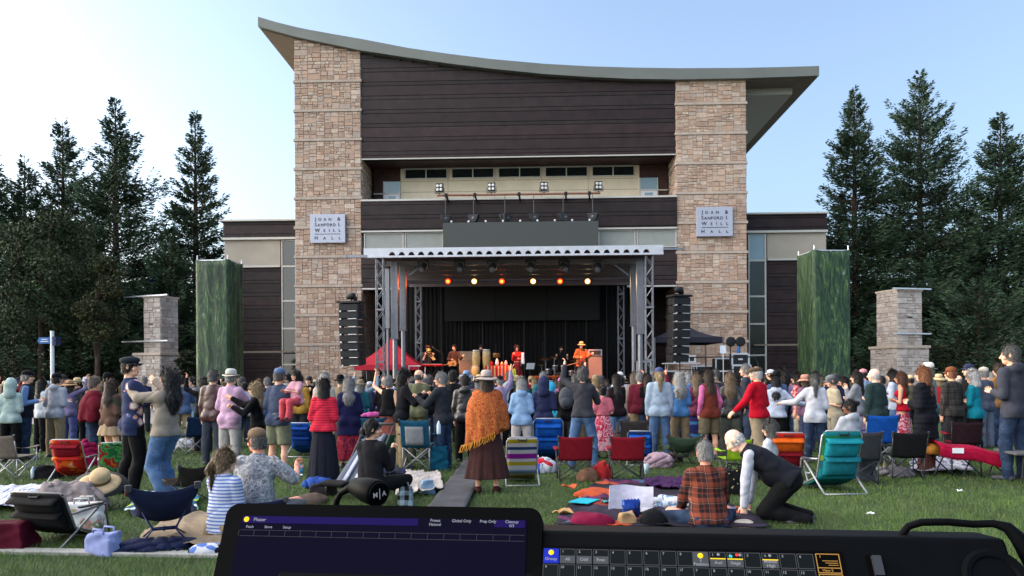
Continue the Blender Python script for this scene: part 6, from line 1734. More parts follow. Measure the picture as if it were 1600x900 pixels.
pp('bald person in an olive jacket between the two dancers', 655, 578, 15, -20, C(96, 98, 74), C(92, 92, 70), hair='fringe', hairc='dgrey', top='jacket', ar='bent', al='bent', look=-20)
pp('person with grey hair and glasses dancing in a charcoal jacket and jeans', 688, 581, 13.3, 62, C(50, 52, 58), DEN2, hair='short', hairc='grey', top='jacket', ar='hold', al='hold', glasses=SPEC, look=18)
pp('person with dark curls in black right of the dancing pair', 708, 579, 16.2, -15, BK, BLKP, hair='curly', hairc='black', top='jacket')
pp('person in a black leather jacket behind the woman in the shawl', 727, 586, 14.5, -8, LEA, BLKP, hair='short', hairc='dark', top='jacket', hoodback=1)
pp('person in a light blue bucket hat behind the leather jacket', 729, 578, 18, 0, C(80, 90, 110), DEN2, hair='bob', hairc='brown', hat='bucket', hatc=(C(132, 160, 196), C(120, 148, 186)), **F)
t_, g_ = pp('person in a wide grey felt hat, orange paisley shawl and long brown skirt', 760, 577, 10.6, 2, pSHAWL, C(70, 44, 42), hair='bob', hairc='brown', hat='straw', hatc=(C(188, 170, 164), C(166, 148, 144)), top='shawl', hem=.46, slope=.42, flare=.02, tg=.84, bot='skirt', shem=.12, sflare=.1, ar='down', al='down', res=.014, shoem=C(70, 40, 36), **F)
q = MB(); rf = random.Random(4)
for i in range(46):
    a = -2.9 + 2.3 * i / 46; x_ = .345 * math.cos(a); y_ = .235 * math.sin(a); z_ = .46 * 1.62 + .42 * x_ + .03
    if x_ < .12: q.tube([(x_, y_, z_), (x_ * 1.04 + rf.uniform(-.02, .02), y_ * 1.03, z_ - .05), (x_ * 1.05 + rf.uniform(-.03, .03), y_ * 1.05, z_ - .1)], [.006, .005, .003], 4)
q.build('shawl_fringe', C(206, 140, 60), t_)
pp('person in a white hooded sweatshirt behind the shawl', 795, 580, 18, 0, C(196, 204, 214), DEN, hair='short', hairc='dblond', top='sweater', hoodback=1)
pp('person with a grey bob in a light blue hoodie and white trousers', 815, 591, 13.9, -6, C(140, 174, 212), C(190, 182, 180), hair='bob', hairc='silver', top='sweater', hoodback=1, ar='bent', al='bent', **F)
pp('person in a navy hoodie with the hood up', 850, 589, 14.6, -12, C(46, 52, 84), C(40, 44, 60), hair='hood', top='sweater', ar='bent', al='bent')
pp('child in a bright cyan hooded jacket beside the navy hoodie', 862, 598, 16, -40, C(60, 178, 214), C(190, 200, 210), hair='hood', top='jacket', H=1.5)
pp('person in a pink knitted hat and pink top', 877, 589, 17.5, 10, C(206, 130, 180), BLKP, hair='long', hairc='brown', hat='beanie', hatc=C(206, 112, 176), top='sweater', **F)
t_, g_ = pp('person in a black jacket with a grey backpack', 884, 592, 15.5, -5, BK, C(56, 58, 56), hair='hood', top='jacket', ar='bent', al='bent')
q = MB(); q.ball((0, -.22, 1.18), (.15, .1, .23), 14); q.ball((0, -.29, 1.1), (.11, .06, .11), 12)
tag(q.build('backpack', C(84, 88, 94), smooth=True, loc=(t_.location.x + .01, t_.location.y, 0), rz=rad(-5)), 'grey backpack on the black-jacketed back beside the red floral dress', 'backpack')
pp('person in a charcoal hoodie and jeans with both arms raised to clap', 911, 573, 13.3, -10, C(62, 62, 68), DEN, hair='curly', hairc='dgrey', top='sweater', bot='jeans', ar='hold', al='up', legs='wide', hem=.5, **F)
pp('person with dark hair in a pink and red flowered dress', 942, 602, 15, -5, C(206, 110, 124), pPNK, hair='bun', hairc='black', top='tee', bot='skirt', shem=.1, hem=.58, sflare=.12, ar='bent', al='bent', H=1.55, **F)
pp('person with long dark hair in a black top and jeans behind the flowered dress', 963, 584, 16, 12, C(40, 30, 34), DEN3, hair='long', hairc='dark', top='blouse', bot='jeans', ar='phone', al='bent', **F)
pp('person in a white felt hat and white shirt right of the flowered dress', 969, 581, 18.5, 0, WHT, BLKP, hair='short', hairc='brown', hat='fedora', hatc=(C(224, 222, 218), C(60, 50, 46)), top='shirt')
pp('person in a grey cap and grey tee left of the long dark hair', 939, 586, 18, -5, C(110, 114, 124), DEN2, hair='short', hairc='dgrey', hat='cap', hatc=(C(84, 84, 88), C(84, 84, 88)), top='tee')
pp('person with very long grey brown hair and a fringed shawl', 991, 582, 17, 14, C(132, 120, 112), C(70, 60, 60), hair='longwide', hairc='gbrown', top='poncho', hem=.36, **F)
pp('person in a white cap and black tee between the fringed shawl and the denim jacket', 1004, 583, 19.5, -8, BK, BLKP, hair='short', hairc='dgrey', hat='cap', hatc=(C(180, 186, 192), C(180, 186, 192)), top='tee')
pp('person with brown hair in a black top and jeans left of the pale denim jacket', 1011, 584, 16.6, 6, C(24, 24, 28, 'b'), DEN2, hair='long', hairc='brown', top='sweater', **F)
pp('person in a pale denim jacket, navy cap and blond ponytail', 1030, 574, 14.9, -3, C(164, 182, 200), DEN, hair='pony', hairc='blond', hat='backcap', hatc=(C(74, 84, 124), C(74, 84, 124)), top='jacket', bot='jeans', girth=1.08)
pp('person with very long silver curls in a bright blue top and khaki trousers', 1061, 581, 15.4, 5, C(84, 142, 200), KHA, hair='longcurl', hairc='silver', top='sweater', ar='bent', al='down', **F)
pp('person with white hair in a blue top behind the silver curls', 1073, 583, 18, 0, C(70, 84, 130), DEN2, hair='shaggy', hairc='white', top='shirt', **F)
pp('person with sandy grey hair in a plum print blouse and blue tiered skirt', 1088, 584, 16, 12, pPUR, pBSK, hair='longwide', hairc='dblond', top='blouse', bot='skirt', shem=.1, ar='down', al='bent', **F)
pp('person in a rust red vest over a pink shirt and khaki shorts', 1106, 577, 14.7, 22, C(122, 56, 44), C(110, 100, 78), hair='long', hairc='brown', top='vest', bot='shorts', ar='pocket', al='pocket', girth=1.08, sleevem=C(206, 110, 160), **F)
pp('person with grey hair in a dark shirt behind the rust red vest', 1119, 577, 18, -10, C(66, 66, 78), DEN2, hair='short', hairc='dgrey', top='shirt')
pp('person with long blond hair in a black leather jacket and green grey trousers', 1141, 582, 15, -12, LEA, C(84, 88, 80), hair='longwide', hairc='dblond', top='jacket', bot='baggy', ar='pocket', al='bent', **F)
pp('tall person with grey hair in a dark shirt behind the red jacket', 1164, 569, 17, 70, C(58, 60, 70), C(76, 88, 110), hair='short', hairc='grey', top='shirt', look=10)
pp('person in a bright red jacket, brown cap and khaki trousers', 1181, 572, 13.4, 42, C(196, 18, 40), C(160, 142, 118), hair='short', hairc='white', hat='flat', hatc=(C(96, 80, 66), C(86, 70, 58)), top='sweater', ar='bent', al='outlow', legs='step', look=28, girth=1.08, hem=.48)
pp('person with long black hair in a pale blue white hoodie and black trousers', 1213, 587, 14.6, -18, C(196, 206, 226), BLKP, hair='long', hairc='black', top='sweater', hoodback=1, hem=.5, ar='side', al='down', **F)
pp('person in sunglasses and a black and white print top', 1224, 577, 17.5, 65, pBW, BLKP, hair='shaggy', hairc='dark', top='blouse', glasses=SHADES, **F)
pp('person in a white cap behind the black and white print', 1204, 577, 20, 40, BK, BLKP, hair='short', hairc='dark', hat='cap', hatc=(WHT, WHT))
pp('person with short dark hair in a red and white print top', 1245, 582, 16.5, 60, pRED, C(190, 180, 160), hair='bob', hairc='dark', top='tee', **F)
pp('person in a straw coloured hat and mauve top', 1258, 584, 16, 30, C(132, 96, 118), C(70, 76, 100), hair='bob', hairc='brown', hat='bucket', hatc=(C(190, 140, 120), C(170, 120, 100)), top='blouse', **F)
pp('person with a grey ponytail in a white blouse and jeans, one arm held out', 1273, 582, 13.9, -12, C(206, 208, 216), DEN2, hair='pony', hairc='dgrey', top='blouse', bot='jeans', al='side', ar='bent', hem=.45, puff=1.15, **F)
pp('person in a grey cap and cream tee with black sleeves', 1298, 586, 15, 88, C(190, 176, 150), C(180, 170, 150), hair='short', hairc='dgrey', hat='backcap', hatc=(C(120, 122, 126), C(120, 122, 126)), top='tee', ar='bent', al='bent', nod=14)
pp('person with dark hair in black behind the cream tee', 1318, 588, 18, 70, BK, BLKP, hair='long', hairc='black', **F)
pp('person in a grey cardigan and pale pink skirt with a hand at the chin', 1338, 580, 15.6, 48, C(140, 142, 150), C(196, 150, 166), hair='long', hairc='dark', top='sweater', bot='skirt', shem=.14, al='face', ar='bent', look=20, **F)
pp('person in a pink cap behind the grey cardigan', 1349, 576, 18.5, 10, C(150, 170, 200), BLKP, hair='short', hairc='dark', hat='cap', hatc=(C(206, 140, 150), C(206, 140, 150)))
pp('bald person in a dark green sweater', 1366, 576, 14, 30, C(46, 64, 62), BLKP, hair='fringe', hairc='white', top='sweater', girth=1.18, skin_i=2, look=25, ar='bent', al='down')
pp('person with a dark bob in a pale blue top right of the bald one', 1394, 578, 17.5, 60, C(180, 190, 206), DEN, hair='bob', hairc='black', top='blouse', ar='crossed', al='crossed', **F)
pp('person with auburn hair in a red top and pink flowered skirt', 1407, 581, 15.5, 58, C(186, 20, 44), pPNK, hair='long', hairc='auburn', top='tank', bot='skirt', shem=.06, hem=.52, ar='crossed', al='crossed', skin_i=1, **F)
pp('person with ginger hair in a long black puffer coat', 1442, 572, 12.3, 38, C(26, 26, 34), C(110, 70, 64), hair='long', hairc='ginger', top='coat', hem=.33, quilt=1, ar='bent', al='bent', look=12, girth=1.05, **F)
pp('person in a white brimmed hat behind the black puffer coat', 1450, 566, 15, 40, C(120, 150, 150), DEN, hair='short', hairc='grey', hat='fedora', hatc=(C(224, 222, 216), BK), top='shirt')
pp('person with a ginger hat in a dark grey plaid shirt', 1486, 573, 14.4, 22, pPLG, C(48, 46, 48), hair='short', hairc='ginger', hat='backcap', hatc=(C(130, 76, 50), C(130, 76, 50)), top='shirt', girth=1.15, puff=1.2)
pp('person in a navy cap seen in profile behind the teal top', 1513, 568, 16.5, 80, BK, BLKP, hair='short', hairc='grey', hat='cap', hatc=(C(50, 56, 84), C(50, 56, 84)), glasses=SPEC)
pp('person with white hair in a teal top and black trousers', 1520, 579, 14.4, 42, C(20, 128, 146), BLKP, hair='bob', hairc='white', top='tee', sleeve=1.2, ar='bent', al='crossed', look=15, **F)
pp('person in a cream cap and grey jacket right of the teal top', 1537, 573, 16.5, 20, C(80, 86, 104), C(100, 110, 130), hair='short', hairc='grey', hat='cap', hatc=(C(206, 196, 180), C(206, 196, 180)), top='jacket')
pp('tall person in a charcoal hooded jacket and jeans at the right edge', 1579, 539, 11.5, 22, C(66, 68, 78), DEN2, H=1.9, hair='short', hairc='dgrey', top='jacket', bot='jeans', hoodback=1, ar='down', al='bent', look=30, legs='weight', res=.014)
pp('person with brown hair just left of the charcoal hooded jacket', 1560, 562, 17, 20, C(150, 110, 70), DEN2, hair='curly', hairc='brown', top='jacket', **F)
# shirts under the vests: sleeves and arms
# --- seated on the lawn
SIT = dict(fit=False)
pp('seated person in a blue and white striped top with sunglasses on the hair', 352, 703, 7.55, -22, pSTP, KHA, ground_z=.02, hair='pony', hairc='dblond', top='sweater', legs='floor', pz=.12, ar='prop', al='knee', look=-42, lean=4, H=1.62, res=.012, **F, **SIT)
pp('seated person in a grey printed shirt and brown cap', 398, 679, 7.9, -6, pCAM, C(120, 120, 120), ground_z=.12, hair='short', hairc='dgrey', hat='cap', hatc=(C(132, 108, 88), C(70, 56, 50)), top='shirt', legs='floor', pz=.14, ar=((.75, .35, -.6), (-.3, .8, .6), 'relaxed'), al='knee', look=62, lean=10, girth=1.22, H=1.76, sleeve=.85, res=.012, skin_i=5, **SIT)
pp('seated person in black with a low bun, head turned to the right', 582, 664, 9.3, -25, BK2, BLKP, ground_z=.2, hair='lowbun', hairc='black', top='jacket', legs='floor', pz=.12, ar='phone', al='knee', look=-50, H=1.64, res=.014, **F, **SIT)
pp('seated person in a rust and black plaid shirt on the patchwork blanket', 1103, 695, 7.95, 4, pPLD, DEN2, ground_z=.02, hair='short', hairc='grey', top='shirt', legs='floor', pz=.1, ar='knee', al='knee', lean=12, girth=1.18, H=1.72, res=.012, puff=1.15, skin_i=5, **SIT)
pp('kneeling person in a black vest and white sleeves bending over the blanket', 1152, 678, 8.5, 66, C(28, 30, 38), BLKP, ground_z=.0, hair='fringe', hairc='white', top='vest', legs='kneel', lean=58, ar=((.05, .85, -.5), (0, .95, -.4), 'relaxed'), al=((.05, .9, -.4), (0, .9, -.5), 'relaxed'), nod=12, girth=1.2, H=1.78, res=.013, sleevem=C(206, 210, 224), skin_i=2, **SIT)
pp('seated person with a dark bob and glasses behind the kneeling one', 1203, 661, 11.6, 50, WHT, BLKP, hair='bob', hairc='dgrey', top='blouse', legs='floor', pz=.14, look=20, glasses=SPEC, **F, **SIT)
pp('seated person with a black bun and grey hoodie in the dark grey chair', 1328, 640, 12.1, 10, C(176, 182, 192), BLKP, ground_z=.0, hair='bun', hairc='black', top='sweater', hoodback=1, legs='sit', pz=.45, look=50, skin_i=4, ar='knee', al='knee', **F, **SIT)

# --- the far crowd
rc = random.Random(21)
HAIR = [('short', 'grey'), ('short', 'dark'), ('short', 'brown'), ('curly', 'dgrey'), ('long', 'brown'), ('long', 'dblond'), ('bob', 'white'), ('bob', 'grey'), ('long', 'black'), ('pony', 'brown'), ('fringe', 'grey'), ('longwide', 'auburn'), ('bob', 'blond'), ('short', 'black'), ('bun', 'dark')]
HNAME = {'short': 'short', 'curly': 'curly', 'long': 'long', 'bob': 'chin-length', 'pony': 'tied-back', 'fringe': 'thinning', 'longwide': 'full long', 'bun': 'pinned-up'}
CN = {'grey': 'grey', 'dark': 'dark brown', 'brown': 'brown', 'dgrey': 'dark grey', 'dblond': 'sandy', 'white': 'white', 'black': 'black', 'auburn': 'auburn', 'blond': 'blond'}
TOPS = [('black', BK), ('navy', NAVY), ('charcoal', CHAR), ('white', WHT), ('grey', GRY), ('light blue', LBLU), ('olive', OLV), ('wine red', C(110, 34, 50)), ('tan', KHA), ('denim blue', C(84, 104, 140)), ('red', C(178, 40, 50)), ('teal', C(40, 104, 116)), ('lilac', C(164, 146, 180)), ('mustard', C(180, 140, 60))]
MARK = [(300, 'by the steel barriers'), (480, 'below the left stone tower'), (560, 'below the left speaker stack'), (610, 'in front of the red tent'), (690, 'in front of the trombone player'), (735, 'in front of the guitarist'), (785, 'in front of the conga drums'), (835, 'in front of the singer'), (890, 'in front of the drum kit'), (950, 'in front of the grey amplifier'), (1010, 'by the right front truss'), (1085, 'below the right speaker stack'), (1180, 'in front of the road cases'), (1260, 'below the right hall windows'), (1700, 'by the right green banner')]
used = set()
FAR = [(px + rc.uniform(-7, 7), rc.uniform(18.5, 22.5)) for px in range(556, 1300, 19)] + [(px + rc.uniform(-8, 8), rc.uniform(23, 28.5)) for px in range(420, 1270, 22)]
FAR += [(8, 20), (30, 24), (74, 22), (134, 21), (158, 25), (192, 19), (225, 23), (262, 21), (345, 21), (378, 19), (418, 19), (447, 20), (462, 25), (1312, 22), (1330, 24), (1380, 20), (1424, 19), (1468, 18), (1500, 20), (1552, 19), (1590, 18)]
FAR += [(px + rc.uniform(-6, 6), rc.uniform(16.6, 18.3)) for px in range(286, 1330, 31)]
for i, (px, d) in enumerate(FAR):
    for _ in range(60):
        hr = rc.choice(HAIR); tp = rc.choice(TOPS + TOPS[:3] * 3); hat = rc.choice([None] * 6 + ['cap', 'fedora', 'straw', 'bucket', 'beanie'])
        mk = next(m for x_, m in MARK if px < x_)
        if (hr, tp[0], hat, mk) not in used and not (hat and hr[0] in ('curly', 'bun')): break
    used.add((hr, tp[0], hat, mk))
    fem = hr[0] in ('long', 'bob', 'pony', 'longwide', 'bun')
    H = (rc.uniform(1.48, 1.6) if fem else rc.uniform(1.57, 1.7)) * (1.0 if d > 18.4 else 1.05)
    rz = rc.choice([0, 0, 0, -20, 25, 10, -40, 160, 75]) if d > 20 else rc.uniform(-25, 25)
    arm = rc.choice([('down', 'down'), ('bent', 'bent'), ('down', 'bent')] + ([('up', 'up'), ('phone', 'phone'), ('uphigh', 'down')] if rc.random() < .18 else []))
    hcol = rc.choice([('white', WHT), ('black', BK), ('straw', STRAW), ('navy', NAVY), ('tan', KHA)])
    hat_t = {'cap': 'cap', 'fedora': 'brimmed hat', 'straw': 'wide hat', 'bucket': 'bucket hat', 'beanie': 'knit hat'}.get(hat)
    lab = ('person in a %s %s and %s top %s' % (hcol[0], hat_t, tp[0], mk)) if hat else ('person with %s %s hair and %s top %s' % (HNAME[hr[0]], CN[hr[1]], tp[0], mk))
    if lab in used: lab = lab.replace('person', 'person farther back', 1) if d > 22.8 else lab.replace('person', 'nearer person', 1)
    used.add(lab)
    k = rc.randrange(3)
    g0 = dict(H=1.62 if fem else 1.76, seed=k, res=.028, hair=hr[0], hairc=hr[1], hat=hat, hatc=hcol[1], top=rc.choice(['jacket', 'sweater', 'shirt']), ar=arm[0], al=arm[1], shoes=0, girth=[.95, 1.05, 1.18][k], skin_i=rc.choice([0, 0, 1, 2, 5, 3, 0]))
    if fem: g0['fem'] = 1
    t_, g_ = person(lab, gx(px, d), d, rz, tp[1], rc.choice([DEN, DEN2, BLKP, KHA, CHAR]), group='people deep in the crowd', **g0)
    s_ = H / g0['H']; t_.scale = (s_, s_, s_)

# ================================================================== the band
def on_stage(px, pyt, ly, label, rz, topm, botm, **k):
    x = sx(px, 560, ly); w = SF.world(x, ly, DZ)
    k.setdefault('res', .024)
    t, g = person(label, w.x, w.y, rz, topm, botm, z=DZ, **k)
    topz = g['hc'][2] + .122 * g['hs']; want = sz(pyt, px, ly) - DZ; s_ = min(1.15, max(.85, want / topz)); t.scale = (s_, s_, s_)
    return t, g
def rel(t, label, name, cat, p=(0, 0, 0), rz=0.0, group=None):
    """a thing placed in front of a standing figure: p in the figure's own frame"""
    a = t.rotation_euler.z; c, s_ = math.cos(a), math.sin(a)
    return thing(name, label, cat, (t.location.x + p[0] * c - p[1] * s_, t.location.y + p[0] * s_ + p[1] * c, t.location.z + p[2]), a + rz, group)
mGOLD = M('brass', (.6, .4, .14), .3, .8, .1); mWOODL = M('honey_wood', (.45, .24, .08), .35, 0, .25, 5, coat=.3); mSKIN = M('drum_skin', (.7, .66, .58), .6)
mCHR = M('chrome', (.6, .6, .62), .2, .9, .05)
def guitar(t, lab, bodyc, p, tilt=18, acoustic=False):
    o = rel(t, lab, 'guitar', 'guitar', p)
    R_ = roty(rad(-tilt))
    def P(x, y, z): v = R_ @ np.array([x, y, z]); return tuple(v)
    b = MB(); out = [(-.2, 0), (-.17, .11), (-.08, .15), (.0, .115), (.08, .1), (.16, .12), (.2, .06), (.2, -.06), (.16, -.12), (.08, -.1), (.0, -.115), (-.08, -.15), (-.17, -.11)]
    th = .09 if acoustic else .045
    V = [P(u, 0, w) for u, w in out] + [P(u, th, w) for u, w in out]; n = len(out)
    b.add(V, [(i, (i + 1) % n, n + (i + 1) % n, n + i) for i in range(n)] + [tuple(range(n - 1, -1, -1)), tuple(range(n, 2 * n))]); b.build('body', bodyc, o, bevel=.006)
    b = MB(); b.bar(P(.15, th + .012, 0), P(.66, th + .012, 0), .05, .022); b.build('neck', mWOODL, o)
    b = MB(); b.bar(P(.66, th + .01, 0), P(.82, th + .0, .0), .075, .018); b.build('headstock', mWOODL, o)
    b = MB(); b.bar(P(-.1, th + .006, 0), P(.02, th + .006, 0), .1, .012); b.build('bridge', mBLACK, o)
    return o
t_, g_ = on_stage(668, 540, 2.8, 'musician in a dark cap playing a trombone at a red keyboard', 200, C(52, 50, 58), BLKP, hair='short', hairc='dark', hat='newsboy', hatc=(C(90, 60, 50), BK), top='tee', ar='phone', al='phone', beard='dark')
o = rel(t_, 'brass trombone held out by the musician at the red keyboard', 'trombone', 'trombone', (-.05, .12, 1.48))
b = MB(); b.tube([(0, 0, 0), (-.05, .9, -.28)], .014, 7); b.tube([(.09, 0, -.02), (.04, .9, -.3)], .014, 7); b.tube([(-.05, .9, -.28), (-.005, .95, -.3), (.04, .9, -.3)], .014, 7); b.build('slide', mGOLD, o, smooth=True)
b = MB(); b.tube([(.09, 0, -.02), (.12, -.25, .05), (.1, -.05, .12)], .014, 7); b.lathe([(.013, -.2), (.02, .1), (.04, .2), (.11, .28)], 14, (.1, .1, .13), rotx(rad(-95))); b.build('bell', mGOLD, o, smooth=True)
o = rel(t_, 'red keyboard on a stand in front of the trombone player', 'keyboard', 'keyboard', (-.1, .42, 0))
b = MB(); b.box((0, 0, .93), (1.0, .3, .09)); b.build('keyboard_body', C(160, 14, 22), o, bevel=.01); b = MB(); b.box((0, .03, .98), (.9, .14, .012)); b.build('keys', mWHITE, o)
b = MB(); b.bar((-.3, 0, .02), (.3, 0, .88), .035); b.bar((.3, 0.05, .02), (-.3, 0.05, .88), .035); b.build('stand', mBLACK, o)
x = sx(648, 560, 2.6); t = thing('keyboard_table', 'white-edged table left of the red keyboard', 'table', SF.world(x, 2.6, DZ), -SF.A); zt_ = sz(571, 648, 2.6) - DZ
b = MB(); b.b6(-.3, .5, 0, .5, zt_ - .04, zt_); b.build('tabletop', mWHITE, t); b = MB()
for q in (-.27, .47): b = MB(); b.tube([(q, .03, 0), (q, .03, zt_ - .04)], .02, 6); b.build('leg', mWHITE, t)
t_, g_ = on_stage(710, 539, 3.2, 'guitarist in a brown shirt with a pale electric guitar', 188, C(84, 62, 52), BLKP, hair='short', hairc='dark', top='shirt', ar='guitarR', al='guitarL', look=-25)
guitar(t_, 'honey-coloured electric guitar of the guitarist in the brown shirt', mWOODL, (.12, .2, 1.02), -10)
for px, ly, lab in ((728, 4.2, 'tan guitar amplifier cabinet behind the guitarist'),):
    x = sx(px, 560, ly); t = thing('amplifier', lab, 'amplifier', SF.world(x, ly, DZ), -SF.A); h_ = sz(549, px, ly) - DZ
    b = MB(); b.b6(-.36, .36, 0, .4, 0, h_); b.build('cabinet', M('tan_vinyl', (.3, .22, .15), .7), t, bevel=.02); b = MB(); b.b6(-.3, .3, -.02, 0, .08, h_ * .75); b.build('grille', M('speaker_cloth', (.22, .17, .12), .9), t)
t_, g_ = on_stage(752, 530, 5.2, 'conga player dressed in black behind the drums', 180, BK, BLKP, hair='short', hairc='dark', top='tee', ar='fwd', al='fwd', beard='dark')
LBC = ['left tan conga drum in front of the percussionist', 'right tan conga drum in front of the percussionist', 'low small tan drum in front of the congas']
for i, (px, py, ly, hh) in enumerate(((744, 547, 4.2, 1.05), (760, 546, 4.2, 1.05), (743, 571, 3.4, .6))):
    x = sx(px, 560, ly); z = sz(py, px, ly)
    t = thing('conga_drum', LBC[i], 'drum', SF.world(x, ly, z - hh), 0, 'tan conga drums')
    b = MB(); b.lathe([(.13, 0), (.17, hh * .3), (.205, hh * .62), (.18, hh * .85), (.155, hh * .97)], 20); b.build('shell', M('conga_wood', (.6, .4, .15), .35, 0, .15, 4, coat=.4), t, smooth=True)
    b = MB(); b.lathe([(.16, hh * .97), (.165, hh), (.02, hh + .005)], 20); b.build('drum_head', mSKIN, t)
    b = MB()
    b.lathe([(.17, hh * .93), (.172, hh * .95), (.172, hh * .965)], 20)
    for k in range(6): a = k * PI / 3; b.bar((.185 * math.cos(a), .185 * math.sin(a), hh * .72), (.17 * math.cos(a), .17 * math.sin(a), hh * .95), .014)
    b.build('hardware', mCHR, t)
    b = MB()
    for k in range(3): a = k * 2.1; b.tube([(.14 * math.cos(a), .14 * math.sin(a), .1), (.26 * math.cos(a), .26 * math.sin(a), -(z - hh - DZ))], .014, 5)
    b.build('stand', mCHR, t)
x = sx(776, 560, 4.0); z = sz(552, 776, 4.0); t = thing('timbale', 'brass timbale on a stand right of the congas', 'drum', SF.world(x, 4.0, DZ), 0); q = z - DZ
b = MB(); b.lathe([(.17, q - .2), (.17, q - .01), (.175, q)], 20); b.build('shell', mGOLD, t, smooth=True); b = MB(); b.lathe([(.172, q + .002), (.02, q + .006)], 20); b.build('drum_head', mSKIN, t); b = MB(); b.tube([(0, 0, 0), (0, 0, q - .2)], .02, 6); b.build('stand', mCHR, t)
x = sx(780, 560, 2.2); t = thing('draped_table', 'low table under a red and orange striped blanket before the congas', 'table', SF.world(x, 2.2, DZ), -SF.A); q = sz(572, 780, 2.2) - DZ
b = MB(); b.b6(-.55, .55, -.25, .25, q - .05, q); b.build('tabletop', mWOODL, t)
b = MB(); b.sheet(lambda u, v: ((u - .5) * 1.25, -.3 + .02 * math.sin(u * 30) - .03 * (1 - v), .05 + (q - .03) * v), 30, 5, .012); b.sheet(lambda u, v: ((u - .5) * 1.25, -.3 + .58 * v, q + .014), 20, 4, .012)
b.build('striped_blanket', pattern('serape', 'stripes', [(0, (.6, .02, .02)), (.3, (.7, .3, .05)), (.42, (.65, .6, .5)), (.5, (.02, .02, .02)), (.58, (.6, .02, .03)), (.8, (.7, .2, .02)), (.9, (.6, .5, .3))], 3.2, axis='X', detail=0), t, smooth=True)
for k, (dx, hh, m) in enumerate(((-.35, .2, C(200, 40, 40)), (-.1, .3, mSKIN), (.12, .16, mGOLD), (.3, .22, C(205, 196, 180)))):
    o = thing('hand_percussion', ['red shaker on the striped blanket', 'pale gourd on the striped blanket', 'brass bell on the striped blanket', 'cream hand drum on the striped blanket'][k], 'instrument', SF.world(x + dx, 2.2, DZ + q + .025), 0, 'small percussion on the striped blanket')
    b = MB(); b.lathe([(.05, 0), (.09, hh * .3), (.06, hh * .7), (.03, hh), (.01, hh + .01)], 14); b.build('shell', m, o, smooth=True)
t_, g_ = on_stage(808, 540, 2.0, 'singer in a red shawl and long dark dress at centre stage', 182, C(196, 46, 40), pattern('plum_dress', 'noise', [(0, S(110, 30, 40)), (.5, S(60, 26, 40)), (.6, S(150, 60, 60))], 14), hair='long', hairc='black', top='blouse', bot='skirt', shem=.02, hem=.6, ar='phone', al='bent', fem=1, tilt=8)
o = rel(t_, 'white cloth hanging over the arm of the singer', 'scarf', 'scarf', (.0, .0, 0))
b = MB(); b.sheet(lambda u, v: (-.24 + .13 * (u - .5) * (1.2 - .4 * v), .3 + .03 * math.sin(u * 6) + .05 * v, .95 + .5 * v), 8, 8, .02); b.build('cloth', mWHITE, o, smooth=True)
o = rel(t_, 'yellow green cloth hanging from the stand before the singer', 'cloth', 'cloth', (.05, .5, 0))
b = MB(); b.sheet(lambda u, v: (.1 + (u - .5) * .26 * (1.2 - .8 * v), .06 * math.sin(u * 12) * (1 - v), .02 + .72 * v), 14, 8, .015); b.build('folds', C(196, 206, 60), o, smooth=True)
# microphones
def mic(px, ly, zt_, lab, boom=0.0):
    t = thing('microphone_stand', lab, 'microphone stand', SF.world(sx(px, 560, ly), ly, DZ), -SF.A, 'microphone stands on the stage')
    b = MB(); b.lathe([(.15, 0), (.14, .02), (.02, .03)], 14); b.tube([(0, 0, .02), (0, 0, zt_)], .012, 6)
    if boom: b.tube([(0, 0, zt_), (boom, 0, zt_ + .25)], .01, 6)
    b.build('stand', mBLACK, t); b = MB(); b.tube([(boom, 0, zt_ + (.25 if boom else 0)), (boom * 1.2, .1, zt_ + .05 + (.25 if boom else 0))], .016, 7); b.ball((boom * 1.2, .12, zt_ + .07 + (.25 if boom else 0)), .032, 10); b.build('microphone', mDARK, t)
mic(806, 1.5, 1.45, 'microphone stand before the singer'); mic(692, 2.4, 1.45, 'boom microphone stand left of the guitarist', -.4); mic(905, 1.8, 1.45, 'microphone stand before the guitarist in the straw hat'); mic(775, 5.5, 1.9, 'tall microphone stand behind the timbale'); mic(848, 5.6, 2.0, 'tall microphone stand left of the drum kit')
# drummer and kit
t_, g_ = on_stage(877, 541, 6.0, 'drummer in dark clothes seated behind the drum kit', 180, BK2, BLKP, hair='short', hairc='black', top='tee', ar='hold', al='hold', beard='black')
LK = SF.world(sx(877, 570, 4.7), 4.7, DZ)
t = thing('drum_kit', 'dark drum kit with cymbals right of centre stage', 'drum kit', LK, PI - SF.A)
mKIT = M('kit_black', (.015, .015, .016), .25, 0, .1, 6, coat=.5)
b = MB(); b.lathe([(.29, -.2), (.3, -.19), (.3, .19), (.29, .2)], 24, (.15, .1, .3), rotx(PI / 2)); bd = b.build('bass_drum', mKIT, t)
b = MB(); b.lathe([(.3, -.225), (.305, -.2), (.27, -.205)], 24, (.15, .1, .3), rotx(-PI / 2)); b.build('hoop', mCHR, bd); b = MB(); b.lathe([(.275, -.212), (.02, -.216)], 24, (.15, .1, .3), rotx(-PI / 2)); b.build('drum_head', mBLACK, bd)
for x_, y_, z_, r_ in ((-.1, .0, .78, .15), (.3, .0, .78, .15), (-.5, -.15, .5, .2), (.62, -.25, .6, .17)):
    b = MB(); b.lathe([(r_, -.12), (r_, .12), (r_ * .96, .125), (.01, .126)], 18, (x_, y_, z_), rotx(rad(14))); o = b.build('tom', mKIT, t); b = MB(); b.lathe([(r_ + .008, .1), (r_ + .01, .12), (r_, .13)], 18, (x_, y_, z_), rotx(rad(14))); b.build('rim', mCHR, o)
    b = MB(); b.tube([(x_, y_, 0), (x_, y_, z_ - .1)], .014, 6); b.build('tom_stand', mCHR, o)
